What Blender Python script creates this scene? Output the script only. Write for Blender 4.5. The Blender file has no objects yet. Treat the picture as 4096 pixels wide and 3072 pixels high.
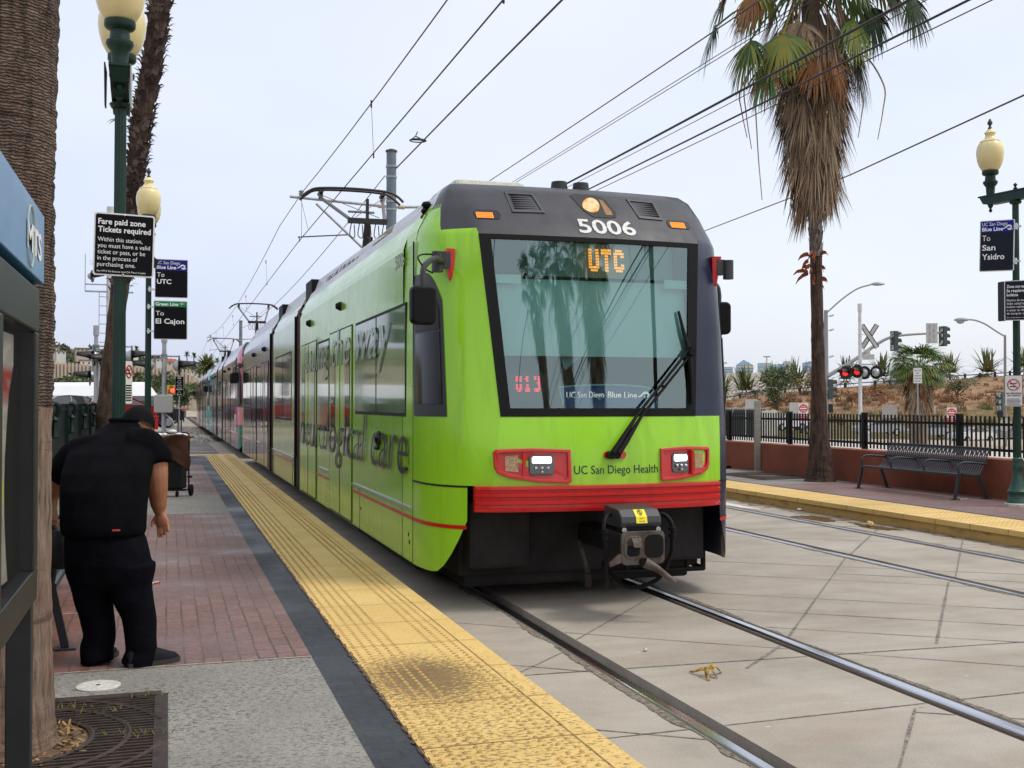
import bpy, bmesh, math, random
from math import sin, cos, pi, radians, sqrt, atan2
from mathutils import Vector, Matrix, Euler
random.seed(7)
SC = bpy.context.scene
COL = SC.collection
# ------------------------------------------------------------------ camera
FPX = 4400.0                       # focal length in pixels of a 4096 px wide frame
YAW, PITCH = math.atan(0.3132), math.atan(79 / 4400)
CAMP = Vector((0, 0, 1.60))
cd = bpy.data.cameras.new("camera"); cam = bpy.data.objects.new("camera", cd); COL.objects.link(cam)
cd.sensor_width = 36; cd.lens = FPX / 4096 * 36; cd.clip_start = 0.05; cd.clip_end = 9000
cam.location = CAMP; cam.rotation_euler = (pi / 2 + PITCH, 0, -YAW)
SC.camera = cam
# ------------------------------------------------------------------ sky and sun (overcast)
SUN_EL, SUN_AZ = radians(58), radians(118)      # azimuth clockwise from +Y
w = bpy.data.worlds.new("World"); SC.world = w; w.use_nodes = True
nt = w.node_tree; nt.nodes.clear(); N = nt.nodes.new; L = nt.links.new
out = N('ShaderNodeOutputWorld'); add = N('ShaderNodeAddShader')
sky = N('ShaderNodeTexSky'); sky.sky_type = 'NISHITA'; sky.sun_disc = False
sky.sun_elevation = SUN_EL; sky.sun_rotation = SUN_AZ; sky.air_density = 1.0; sky.dust_density = 3.0
b1 = N('ShaderNodeBackground'); b1.inputs[1].default_value = 0.05; L(sky.outputs[0], b1.inputs[0])
tc = N('ShaderNodeTexCoord'); mp = N('ShaderNodeMapping'); mp.inputs['Scale'].default_value = (1.0, 1.0, 2.6)
L(tc.outputs['Generated'], mp.inputs[0])
ns = N('ShaderNodeTexNoise'); ns.inputs['Scale'].default_value = 2.2; ns.inputs['Detail'].default_value = 4; ns.inputs['Roughness'].default_value = 0.45
L(mp.outputs[0], ns.inputs['Vector'])
# the veil of cloud is thinner, so brighter, towards the hidden sun
dt = N('ShaderNodeVectorMath'); dt.operation = 'DOT_PRODUCT'
L(tc.outputs['Generated'], dt.inputs[0])
dt.inputs[1].default_value = (sin(SUN_AZ) * cos(SUN_EL), cos(SUN_AZ) * cos(SUN_EL), sin(SUN_EL))
m1 = N('ShaderNodeMath'); m1.operation = 'MULTIPLY_ADD'; m1.inputs[1].default_value = 0.62; m1.inputs[2].default_value = 0.0
L(dt.outputs['Value'], m1.inputs[0])
m2 = N('ShaderNodeMath'); m2.operation = 'MULTIPLY_ADD'; m2.inputs[1].default_value = 0.85
L(ns.outputs['Fac'], m2.inputs[0]); L(m1.outputs[0], m2.inputs[2])
rp = N('ShaderNodeValToRGB'); L(m2.outputs[0], rp.inputs[0])
e = rp.color_ramp.elements
e[0].position = 0.20; e[0].color = (0.70, 0.75, 0.95, 1)
e[1].position = 0.74; e[1].color = (0.97, 0.985, 1.0, 1)
x = rp.color_ramp.elements.new(0.46); x.color = (0.85, 0.89, 0.99, 1)
b2 = N('ShaderNodeBackground'); b2.inputs[1].default_value = 0.84; L(rp.outputs[0], b2.inputs[0])
L(b1.outputs[0], add.inputs[0]); L(b2.outputs[0], add.inputs[1]); L(add.outputs[0], out.inputs[0])
sd = bpy.data.lights.new("sun", 'SUN'); sd.energy = 1.7; sd.angle = radians(14); sd.color = (1.0, 0.95, 0.87)
so = bpy.data.objects.new("sun", sd); COL.objects.link(so)
sdir = Vector((sin(SUN_AZ) * cos(SUN_EL), cos(SUN_AZ) * cos(SUN_EL), sin(SUN_EL)))
so.rotation_euler = sdir.to_track_quat('Z', 'Y').to_euler(); so.location = (30, -20, 60)
SC.view_settings.view_transform = 'Standard'; SC.view_settings.look = 'None'
SC.view_settings.exposure = 0.0; SC.view_settings.gamma = 1.0
SC.cycles.max_bounces = 8; SC.cycles.transparent_max_bounces = 12; SC.cycles.use_denoising = True
# ------------------------------------------------------------------ helpers
_r = Vector((cos(YAW), -sin(YAW), 0)); _f = Vector((sin(YAW) * cos(PITCH), cos(YAW) * cos(PITCH), sin(PITCH))); _u = _r.cross(_f)
def at(u, v, d):
    """point seen at pixel (u, v) of the 4096 px photograph, d metres deep"""
    return CAMP + _r * ((u - 2048) / FPX * d) + _u * ((1536 - v) / FPX * d) + _f * d
def on_z(u, v, z):
    d = _r * ((u - 2048) / FPX) + _u * ((1536 - v) / FPX) + _f
    return CAMP + d * ((z - CAMP.z) / d.z)
def on_x(u, v, x):
    d = _r * ((u - 2048) / FPX) + _u * ((1536 - v) / FPX) + _f
    return CAMP + d * ((x - CAMP.x) / d.x)
def V(*a): return Vector(a)
def lin(h):
    h = h.lstrip('#'); o = []
    for i in (0, 2, 4):
        c = int(h[i:i + 2], 16) / 255
        o.append(c / 12.92 if c <= 0.04045 else ((c + 0.055) / 1.055) ** 2.4)
    return tuple(o) + (1,)
MATS = {}
def mat(name, c, rough=0.6, metal=0.0, var=0.0, scale=4.0, bump=0.0, bscale=30.0, coat=0.0, spec=0.5, c2=None, stretch=None, emit=0.0, lo=0.35, hi=0.65, detail=5, alpha=1.0, trans=0.0, croug=0.05):
    """principled material; c2 mixes in by object-space noise, var varies the brightness, bump roughens"""
    if name in MATS: return MATS[name]
    if isinstance(c, str): c = lin(c)
    if isinstance(c2, str): c2 = lin(c2)
    c = tuple(c[:3]) + (1,)
    m = bpy.data.materials.new(name); m.use_nodes = True; t = m.node_tree; p = t.nodes['Principled BSDF']
    p.inputs['Base Color'].default_value = c; p.inputs['Roughness'].default_value = rough; p.inputs['Metallic'].default_value = metal
    p.inputs['Specular IOR Level'].default_value = spec; p.inputs['Coat Weight'].default_value = coat; p.inputs['Coat Roughness'].default_value = croug
    p.inputs['Transmission Weight'].default_value = trans
    if emit: p.inputs['Emission Color'].default_value = c; p.inputs['Emission Strength'].default_value = emit
    if var or c2 or bump:
        tc = t.nodes.new('ShaderNodeTexCoord'); mp = t.nodes.new('ShaderNodeMapping'); t.links.new(tc.outputs['Object'], mp.inputs[0])
        if stretch: mp.inputs['Scale'].default_value = stretch
    if var or c2:
        n = t.nodes.new('ShaderNodeTexNoise'); n.inputs['Scale'].default_value = scale; n.inputs['Detail'].default_value = detail
        n.inputs['Roughness'].default_value = 0.6
        t.links.new(mp.outputs[0], n.inputs['Vector'])
        r = t.nodes.new('ShaderNodeValToRGB'); t.links.new(n.outputs['Fac'], r.inputs[0])
        r.color_ramp.elements[0].position = lo; r.color_ramp.elements[1].position = hi
        if c2:
            r.color_ramp.elements[0].color = c; r.color_ramp.elements[1].color = tuple(c2[:3]) + (1,)
        else:
            r.color_ramp.elements[0].color = tuple(v * (1 - var) for v in c[:3]) + (1,)
            r.color_ramp.elements[1].color = tuple(min(1, v * (1 + var)) for v in c[:3]) + (1,)
        t.links.new(r.outputs[0], p.inputs['Base Color'])
    if bump:
        n2 = t.nodes.new('ShaderNodeTexNoise'); n2.inputs['Scale'].default_value = bscale; n2.inputs['Detail'].default_value = 6
        t.links.new(mp.outputs[0], n2.inputs['Vector'])
        b = t.nodes.new('ShaderNodeBump'); b.inputs['Strength'].default_value = min(1, bump); b.inputs['Distance'].default_value = 0.02
        t.links.new(n2.outputs['Fac'], b.inputs['Height']); t.links.new(b.outputs[0], p.inputs['Normal'])
    MATS[name] = m
    return m
class MB:
    """collects faces and links them as one mesh object"""
    def __init__(s): s.v = []; s.f = []; s.mi = []; s.cur = 0
    def add(s, vs, fs):
        o = len(s.v); s.v += [tuple(p) for p in vs]
        for f in fs: s.f.append(tuple(i + o for i in f)); s.mi.append(s.cur)
        return s
    def box(s, x0, x1, y0, y1, z0, z1, M=None):
        vs = [Vector((x, y, z)) for x in (x0, x1) for y in (y0, y1) for z in (z0, z1)]
        if M: vs = [M @ p for p in vs]
        return s.add(vs, [(0, 1, 3, 2), (4, 6, 7, 5), (0, 4, 5, 1), (2, 3, 7, 6), (0, 2, 6, 4), (1, 5, 7, 3)])
    def cbox(s, c, sx, sy, sz, M=None):
        return s.box(c[0] - sx / 2, c[0] + sx / 2, c[1] - sy / 2, c[1] + sy / 2, c[2] - sz / 2, c[2] + sz / 2, M)
    def bar(s, p0, p1, wd, hg, up=(0, 0, 1)):
        p0, p1 = Vector(p0), Vector(p1); d = (p1 - p0); l = d.length; d = d.normalized(); up = Vector(up)
        if abs(d.dot(up)) > 0.98: up = Vector((1, 0, 0))
        a = d.cross(up).normalized(); b = a.cross(d)
        vs = []
        for p in (p0, p1):
            for sa, sb in ((-1, -1), (1, -1), (1, 1), (-1, 1)): vs.append(p + a * sa * wd / 2 + b * sb * hg / 2)
        return s.add(vs, [(3, 2, 1, 0), (4, 5, 6, 7), (0, 1, 5, 4), (1, 2, 6, 5), (2, 3, 7, 6), (3, 0, 4, 7)])
    def tube(s, pts, r, n=8, cap=True, flat=1.0):
        pts = [Vector(p) for p in pts]; k = len(pts)
        rs = r if isinstance(r, (list, tuple)) else [r] * k
        vs = []; a = None
        for i, p in enumerate(pts):
            d = (pts[min(i + 1, k - 1)] - pts[max(i - 1, 0)])
            d = d.normalized() if d.length > 1e-9 else Vector((0, 0, 1))
            if a is None:
                h = Vector((0, 0, 1)) if abs(d.z) < 0.9 else Vector((1, 0, 0))
                a = d.cross(h).normalized()
            else:
                a = (a - d * a.dot(d)); a = a.normalized() if a.length > 1e-6 else d.orthogonal().normalized()
            b = d.cross(a)
            for j in range(n):
                t = 2 * pi * j / n; vs.append(p + a * cos(t) * rs[i] + b * sin(t) * rs[i] * flat)
        fs = [(i * n + j, i * n + (j + 1) % n, (i + 1) * n + (j + 1) % n, (i + 1) * n + j) for i in range(k - 1) for j in range(n)]
        if cap: fs += [tuple(range(n))[::-1], tuple((k - 1) * n + j for j in range(n))]
        return s.add(vs, fs)
    def cyl(s, p0, p1, r0, r1=None, n=14): return s.tube([p0, p1], [r0, r0 if r1 is None else r1], n)
    def lathe(s, prof, n=24, c=(0, 0, 0), M=None, sc=1.0):
        vs = []; c = Vector(c)
        for r, z in prof:
            for j in range(n):
                t = 2 * pi * j / n; p = Vector((r * cos(t) * sc, r * sin(t) * sc, z * sc))
                vs.append((M @ p if M else p) + c)
        k = len(prof)
        fs = [(i * n + j, i * n + (j + 1) % n, (i + 1) * n + (j + 1) % n, (i + 1) * n + j) for i in range(k - 1) for j in range(n)]
        fs += [tuple(range(n))[::-1], tuple((k - 1) * n + j for j in range(n))]
        return s.add(vs, fs)
    def ball(s, c, r, n=12, sq=(1, 1, 1)):
        vs = []; m = max(4, n // 2)
        for i in range(m + 1):
            ph = -pi / 2 + pi * i / m
            for j in range(n):
                t = 2 * pi * j / n
                vs.append((c[0] + r * sq[0] * cos(ph) * cos(t), c[1] + r * sq[1] * cos(ph) * sin(t), c[2] + r * sq[2] * sin(ph)))
        return s.add(vs, [(i * n + j, i * n + (j + 1) % n, (i + 1) * n + (j + 1) % n, (i + 1) * n + j) for i in range(m) for j in range(n)])
    def prism(s, poly, d0, d1, M):
        """2-D outline (x, y) extruded from z = d0 to d1 and moved by M"""
        n = len(poly); vs = [M @ Vector((x, y, d0)) for x, y in poly] + [M @ Vector((x, y, d1)) for x, y in poly]
        fs = [tuple(range(n))[::-1], tuple(range(n, 2 * n))] + [(i, (i + 1) % n, n + (i + 1) % n, n + i) for i in range(n)]
        return s.add(vs, fs)
    def grid(s, rows, close=False):
        m = len(rows[0]); vs = [p for r in rows for p in r]
        fs = [(i * m + j, i * m + (j + 1) % m, (i + 1) * m + (j + 1) % m, (i + 1) * m + j) for i in range(len(rows) - 1) for j in range(m if close else m - 1)]
        return s.add(vs, fs)
    def quad(s, a, b, c, d): return s.add([a, b, c, d], [(0, 1, 2, 3)])
    def build(s, name, m, parent=None, smooth=False, bevel=0.0, loc=None, angle=40, seg=2):
        me = bpy.data.meshes.new(name); me.from_pydata(s.v, [], s.f)
        ms = m if isinstance(m, (list, tuple)) else [m]
        for q in ms: me.materials.append(q)
        if len(ms) > 1: me.polygons.foreach_set('material_index', s.mi)
        bm = bmesh.new(); bm.from_mesh(me); bmesh.ops.recalc_face_normals(bm, faces=bm.faces); bm.to_mesh(me); bm.free()
        if smooth:
            me.polygons.foreach_set('use_smooth', [True] * len(me.polygons))
            if smooth != 'all': me.set_sharp_from_angle(angle=radians(angle))
        me.update()
        o = bpy.data.objects.new(name, me); COL.objects.link(o)
        if parent: o.parent = parent
        if loc is not None: o.location = loc
        if bevel:
            b = o.modifiers.new('bevel', 'BEVEL'); b.width = bevel; b.segments = seg; b.limit_method = 'ANGLE'; b.angle_limit = radians(35)
        return o
def tag(o, label=None, cat=None, group=None, kind=None):
    if label: o['label'] = label
    if cat: o['category'] = cat
    if group: o['group'] = group
    if kind: o['kind'] = kind
    return o
def thing(name, label, cat, loc=(0, 0, 0), rz=0.0, group=None):
    o = bpy.data.objects.new(name, None); COL.objects.link(o); o.location = loc; o.rotation_euler = (0, 0, rz); o.empty_display_size = 0.1
    return tag(o, label, cat, group)
def copy_tree(o, parent=None):
    c = o.copy(); COL.objects.link(c); c.parent = parent
    for ch in list(o.children): copy_tree(ch, c)
    return c
_txt = {}
def text_mesh(body, bold=0.0, shear=0.0):
    """flat outline mesh of a line of text in Blender's built-in font: (verts, faces, width, height)"""
    k = (body, bold, shear)
    if k in _txt: return _txt[k]
    cu = bpy.data.curves.new('t', 'FONT'); cu.body = body; cu.size = 1; cu.offset = bold; cu.shear = shear; cu.resolution_u = 3
    o = bpy.data.objects.new('t', cu); COL.objects.link(o)
    dg = bpy.context.evaluated_depsgraph_get(); dg.update()
    me = bpy.data.meshes.new_from_object(o.evaluated_get(dg))
    vs = [v.co.copy() for v in me.vertices]; fs = [tuple(p.vertices) for p in me.polygons]
    bpy.data.objects.remove(o); bpy.data.curves.remove(cu); bpy.data.meshes.remove(me)
    x0 = min(v.x for v in vs); x1 = max(v.x for v in vs)
    y0 = min(v.y for v in vs); y1 = max(v.y for v in vs)
    _txt[k] = ([(v.x - x0, v.y) for v in vs], fs, x1 - x0, y0, y1)
    return _txt[k]
def put_text(mb, body, x, y, wd, cap, fn, bold=0.0, shear=0.0):
    """text with its baseline at (x, y), wd wide, capital height cap; fn maps flat (x, y) to space"""
    vs, fs, tw, y0, y1 = text_mesh(body, bold, shear)
    kx = wd / tw; ky = cap / 0.69
    mb.add([fn(x + a * kx, y + b * ky) for a, b in vs], fs)
def rlist(keys, n):
    """radii at the control points, blended for a path with n steps between them"""
    o = []
    for a, c in zip(keys, keys[1:]): o += [a + (c - a) * (3 * (i / n) ** 2 - 2 * (i / n) ** 3) for i in range(n)]
    return o + [keys[-1]]
def bez(p0, p1, p2, n): return [Vector(p0) * (1 - t) ** 2 + Vector(p1) * 2 * t * (1 - t) + Vector(p2) * t * t for t in [i / n for i in range(n + 1)]]
def smooth_path(pts, n=6):
    """Catmull-Rom through pts"""
    P = [Vector(p) for p in pts]; P = [P[0] * 2 - P[1]] + P + [P[-1] * 2 - P[-2]]; o = []
    for i in range(1, len(P) - 2):
        for k in range(n):
            t = k / n; a, b, c, d = P[i - 1:i + 3]
            o.append(0.5 * ((2 * b) + (c - a) * t + (2 * a - 5 * b + 4 * c - d) * t * t + (3 * b - a - 3 * c + d) * t ** 3))
    o.append(P[-2]); return o
def rrect(x0, x1, y0, y1, r, n=4):
    o = []
    for cx, cy, a0 in ((x1 - r, y1 - r, 0), (x0 + r, y1 - r, 90), (x0 + r, y0 + r, 180), (x1 - r, y0 + r, 270)):
        for i in range(n + 1):
            a = radians(a0 + 90 * i / n); o.append((cx + r * cos(a), cy + r * sin(a)))
    return o
def evaluated(o):
    """bake an object's modifiers into its mesh"""
    dg = bpy.context.evaluated_depsgraph_get(); dg.update()
    me = bpy.data.meshes.new_from_object(o.evaluated_get(dg)); o.modifiers.clear(); old = o.data; o.data = me; bpy.data.meshes.remove(old)
    return o
MX = Matrix
def face_cam(p, extra=0.0):
    """turn about Z so that local -Y looks at the camera"""
    return atan2(p[0] - CAMP.x, p[1] - CAMP.y) * -1 + extra
# ------------------------------------------------------------------ setting: terrain, trackway, platforms
T1, T2 = 3.28, 7.56                # centre lines of the two tracks
ZP = 0.17                          # platform height over the rails
R1 = (2.525, 4.005); R2 = (6.82, 8.30)
def node_mat(name, fn, rough=0.8, spec=0.3):
    m = bpy.data.materials.new(name); m.use_nodes = True; t = m.node_tree; p = t.nodes['Principled BSDF']
    p.inputs['Roughness'].default_value = rough; p.inputs['Specular IOR Level'].default_value = spec
    fn(t, p); MATS[name] = m; return m
def nnoise(t, scale, detail=5, rough=0.6, stretch=None, coord='Object'):
    tc = t.nodes.new('ShaderNodeTexCoord'); mp = t.nodes.new('ShaderNodeMapping'); t.links.new(tc.outputs[coord], mp.inputs[0])
    if stretch: mp.inputs['Scale'].default_value = stretch
    n = t.nodes.new('ShaderNodeTexNoise'); n.inputs['Scale'].default_value = scale; n.inputs['Detail'].default_value = detail; n.inputs['Roughness'].default_value = rough
    t.links.new(mp.outputs[0], n.inputs['Vector']); return n.outputs['Fac']
def nramp(t, src, stops):
    r = t.nodes.new('ShaderNodeValToRGB'); t.links.new(src, r.inputs[0]); el = r.color_ramp.elements
    while len(el) < len(stops): el.new(0.5)
    for e, (p, c) in zip(el, stops):
        e.position = p; e.color = (c, c, c, 1) if isinstance(c, (int, float)) else tuple(c[:3]) + (1,)
    return r.outputs[0]
def nmix(t, fac, a, b, mode='MIX'):
    m = t.nodes.new('ShaderNodeMix'); m.data_type = 'RGBA'; m.blend_type = mode
    for s, v in ((m.inputs[0], fac), (m.inputs[6], a), (m.inputs[7], b)):
        if hasattr(v, 'is_output'): t.links.new(v, s)
        else: s.default_value = v if isinstance(v, (int, float)) else tuple(v[:3]) + (1,)
    return m.outputs[2]
def nbump(t, p, src, strength=0.3, dist=0.01):
    b = t.nodes.new('ShaderNodeBump'); b.inputs['Strength'].default_value = strength; b.inputs['Distance'].default_value = dist
    t.links.new(src, b.inputs['Height']); t.links.new(b.outputs[0], p.inputs['Normal'])
def nvor(t, scale, stretch=None, feature='F1'):
    tc = t.nodes.new('ShaderNodeTexCoord'); mp = t.nodes.new('ShaderNodeMapping'); t.links.new(tc.outputs['Object'], mp.inputs[0])
    if stretch: mp.inputs['Scale'].default_value = stretch
    n = t.nodes.new('ShaderNodeTexVoronoi'); n.inputs['Scale'].default_value = scale; n.feature = feature
    t.links.new(mp.outputs[0], n.inputs['Vector']); return n
# trackway concrete: warm grey, blotched, with rust-brown drift and small dark gum spots
def f_track(t, p):
    a = nramp(t, nnoise(t, 0.9, 6, 0.65), [(0.3, (0.285, 0.252, 0.212)), (0.5, (0.385, 0.345, 0.29)), (0.72, (0.45, 0.408, 0.348))])
    b = nramp(t, nnoise(t, 2.2, 4, 0.6, (0.35, 1.4, 1)), [(0.46, 0.0), (0.72, 0.5)])
    c = nmix(t, b, a, (0.30, 0.23, 0.165))
    g = nramp(t, nnoise(t, 90, 3), [(0.3, 0.84), (0.7, 1.08)])
    c = nmix(t, 1.0, c, g, 'MULTIPLY')
    v = nvor(t, 3.4, (1, 1, 0)); s = nramp(t, v.outputs['Distance'], [(0.035, 0.55), (0.05, 0.0)])
    k = nramp(t, nnoise(t, 1.7, 2), [(0.5, 0.0), (0.56, 1.0)])
    c = nmix(t, nmix(t, 1.0, s, k, 'MULTIPLY'), c, (0.09, 0.08, 0.075))
    v2 = nvor(t, 2.3, (1.0, 1.5, 0)); s2 = nramp(t, v2.outputs['Distance'], [(0.03, 0.5), (0.045, 0.0)])
    c = nmix(t, s2, c, (0.62, 0.60, 0.56))
    t.links.new(c, p.inputs['Base Color']); nbump(t, p, nnoise(t, 60, 6), 0.25, 0.006)
M_track = node_mat('trackway_concrete', f_track, 0.75)
M_joint = mat('joint_dirt', (0.20, 0.175, 0.15), 0.95, var=0.5, scale=25)
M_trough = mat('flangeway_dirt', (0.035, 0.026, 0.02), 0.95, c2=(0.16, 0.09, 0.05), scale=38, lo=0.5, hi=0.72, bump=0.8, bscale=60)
M_steel = mat('polished_rail_steel', (0.62, 0.62, 0.66), 0.22, 1.0, var=0.12, scale=3, stretch=(30, 0.4, 1))
M_rust = mat('rail_side_rust', (0.05, 0.035, 0.028), 0.85)
Y0, YE = -14.0, 32.0
tw = MB()
g = 0.055
def edges(): return [1.60, R1[0] - 0.05, R1[0] + 0.125, R1[1] - 0.125, R1[1] + 0.05, R2[0] - 0.05, R2[0] + 0.125, R2[1] - 0.125, R2[1] + 0.05, 9.20]
E = edges()
for a, b in zip(E[::2], E[1::2]):
    tw.box(a, b, Y0, 48, -0.07, 0.0)
trackway = tag(tw.build('trackway', M_track), kind='structure')
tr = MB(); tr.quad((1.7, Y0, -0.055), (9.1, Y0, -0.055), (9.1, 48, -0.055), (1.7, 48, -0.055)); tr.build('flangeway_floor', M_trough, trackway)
jt = MB()
def joint(p, q, wd=0.011):
    p, q = Vector((*p, 0)), Vector((*q, 0)); d = (q - p).normalized(); s = Vector((-d.y, d.x, 0)) * wd / 2; z = Vector((0, 0, 0.003))
    # clip to the slabs so no joint bridges a flangeway
    for a, b in zip(E[::2], E[1::2]):
        if abs(q.x - p.x) < 1e-4: continue
        t0, t1 = sorted(((a + .006 - p.x) / (q.x - p.x), (b - .006 - p.x) / (q.x - p.x))); t0, t1 = max(0, t0), min(1, t1)
        if t1 - t0 < 0.01: continue
        n = max(2, int((q - p).length * (t1 - t0) / 0.25)); pts = []
        for i in range(n + 1):
            c = p.lerp(q, t0 + (t1 - t0) * i / n); k = random.uniform(0.6, 1.35); pts.append((c + s * k + z, c - s * k + z))
        jt.grid(pts)
for yy in (-8, -3.5, 1.5, 4.72, 6.02, 12.5, 18.5, 24, 30, 38): joint((1.75, yy + .18), (9.1, yy - .12 + (.55 if yy == 4.72 else 0)), 0.014)
joint((2.6, 6.95), (3.9, 8.45)); joint((2.5, 6.75), (1.8, 6.05)); joint((3.35, 5.95), (4.0, 6.55), .018); joint((3.9, 6.45), (6.75, 9.92), .018); joint((6.75, 9.9), (8.9, 12.3), .02)
joint((2.6, 7.3), (5.6, 5.02)); joint((1.8, 8.0), (2.6, 7.35)); joint((4.1, 7.75), (6.0, 6.42)); joint((4.1, 7.0), (5.9, 5.75)); joint((4.9, 6.18), (6.7, 8.28), .02); joint((6.8, 8.32), (8.9, 10.75), .02)
joint((3.05, 4.1), (3.75, 4.9), .018); joint((1.8, 2.6), (3.05, 4.1)); joint((3.7, 4.85), (4.6, 4.3)); joint((4.1, 8.6), (9.0, 5.1)); joint((4.1, 9.9), (9.0, 6.35)); joint((4.1, 10.9), (9.0, 7.5))
joint((1.8, 6.62), (2.55, 6.05)); joint((5.0, 11.5), (9, 15.2)); joint((4.1, 13.6), (9.0, 10.2)); joint((6, 9), (9, 6.9)); joint((1.8, 5.2), (2.5, 4.72)); joint((4.1, 2.2), (9, 6.6))
jt.build('slab_joints', M_joint, trackway)
# ragged dirt along the outer side of each rail
dm = MB()
for x0, sgn in ((R1[0] - 0.05, -1), (R1[1] + 0.05, 1), (R2[0] - 0.05, -1), (R2[1] + 0.05, 1)):
    rows = []; y = Y0
    k = .025
    while y < 40:
        k = min(.05, max(0.004, k + random.gauss(0, 0.007))); rows.append(((x0 + sgn * .002, y, 0.0035), (x0 + sgn * (0.01 + k), y, 0.0035))); y += random.uniform(0.012, 0.035) if y < 14 else 0.4
    dm.grid(rows)
dm.build('rail_edge_grime', mat('rail_edge_grime', (0.07, 0.055, 0.042), 0.95, c2=(0.27, 0.23, 0.18), scale=30, bump=0.6), trackway)
names = ['left rail of the near track, bright steel beside the yellow platform edge', 'right rail of the near track, widest bright steel strip across the foreground',
         'left rail of the far track with a dark groove beside it', 'right rail of the far track next to the far yellow kerb']
for xc, lb, s in zip(R1 + R2, names, (1, -1, 1, -1)):
    b = MB(); b.box(xc - 0.036, xc + 0.036, Y0, 130, -0.06, 0.004)
    o = b.build('rail', [M_steel], smooth=False, bevel=0.012); tag(o, lb, 'rail', 'steel rails of the two tracks')
# ---------------- platforms
def f_brick(base, dark, mort, rot=pi / 2):
    def f(t, p):
        tc = t.nodes.new('ShaderNodeTexCoord'); mp = t.nodes.new('ShaderNodeMapping'); t.links.new(tc.outputs['Object'], mp.inputs[0]); mp.inputs['Rotation'].default_value = (0, 0, rot)
        ns = t.nodes.new('ShaderNodeTexNoise'); ns.inputs['Scale'].default_value = 6; t.links.new(mp.outputs[0], ns.inputs['Vector'])
        ad = t.nodes.new('ShaderNodeMixRGB'); ad.blend_type = 'LINEAR_LIGHT'; ad.inputs[0].default_value = 0.012; t.links.new(mp.outputs[0], ad.inputs[1]); t.links.new(ns.outputs['Color'], ad.inputs[2])
        b = t.nodes.new('ShaderNodeTexBrick'); t.links.new(ad.outputs[0], b.inputs['Vector'])
        b.inputs['Scale'].default_value = 1; b.inputs['Brick Width'].default_value = 0.205; b.inputs['Row Height'].default_value = 0.1; b.inputs['Mortar Size'].default_value = 0.008
        b.inputs['Mortar Smooth'].default_value = 0.5; b.inputs['Bias'].default_value = 0.0
        b.inputs['Color1'].default_value = base + (1,); b.inputs['Color2'].default_value = dark + (1,); b.inputs['Mortar'].default_value = mort + (1,)
        c = nmix(t, nramp(t, nnoise(t, 0.7, 6, .7), [(0.38, 0.0), (0.62, 0.9)]), b.outputs['Color'], tuple(v * 0.62 for v in base))
        c = nmix(t, 1.0, c, nramp(t, nnoise(t, 34, 4), [(0.3, 0.72), (0.7, 1.2)]), 'MULTIPLY')
        v = nvor(t, 22, (1.0, 1.0, 0)); s = nramp(t, v.outputs['Distance'], [(0.08, 0.85), (0.13, 0.0)]); k = nramp(t, nnoise(t, 1.1, 3), [(0.48, 0.0), (0.62, 1.0)])
        c = nmix(t, nmix(t, 1.0, s, k, 'MULTIPLY'), c, (0.05, 0.038, 0.035))
        t.links.new(c, p.inputs['Base Color'])
        r = nramp(t, nnoise(t, 0.8, 3), [(0.35, 0.38), (0.65, 0.75)]); t.links.new(r, p.inputs['Roughness'])
        nbump(t, p, nmix(t, 0.25, b.outputs['Fac'], nnoise(t, 50, 5)), -0.7, 0.015)
    return f
M_brick = node_mat('red_brick_paver', f_brick((0.26, 0.152, 0.132), (0.18, 0.115, 0.107), (0.075, 0.058, 0.055)), 0.6)
M_brickR = node_mat('red_brick_paver_lane', f_brick((0.26, 0.115, 0.082), (0.19, 0.09, 0.07), (0.08, 0.05, 0.045)), 0.5)
M_brickF = node_mat('plum_brick_paver', f_brick((0.27, 0.165, 0.15), (0.21, 0.14, 0.135), (0.10, 0.085, 0.085)), 0.6)
M_band = node_mat('blue_black_paver', f_brick((0.050, 0.054, 0.066), (0.036, 0.040, 0.052), (0.03, 0.03, 0.034), 0), 0.6)
def f_conc(t, p):
    a = nramp(t, nnoise(t, 1.2, 6), [(0.3, (0.22, 0.208, 0.188)), (0.7, (0.315, 0.30, 0.272))])
    g = nramp(t, nnoise(t, 120, 3, 0.8), [(0.32, 0.6), (0.68, 1.3)]); c = nmix(t, 1.0, a, g, 'MULTIPLY')
    s = nramp(t, nnoise(t, 46, 4, 0.6, (0.8, 1.3, 1)), [(0.535, 0.0), (0.585, 0.9)])
    k = nramp(t, nnoise(t, 0.9, 4), [(0.28, 0.25), (0.6, 1.0)])
    c = nmix(t, nmix(t, 1.0, s, k, 'MULTIPLY'), c, (0.075, 0.066, 0.062)); t.links.new(c, p.inputs['Base Color']); nbump(t, p, nnoise(t, 70, 6), 0.12, 0.006)
M_conc = node_mat('speckled_platform_concrete', f_conc, 0.8)
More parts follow.
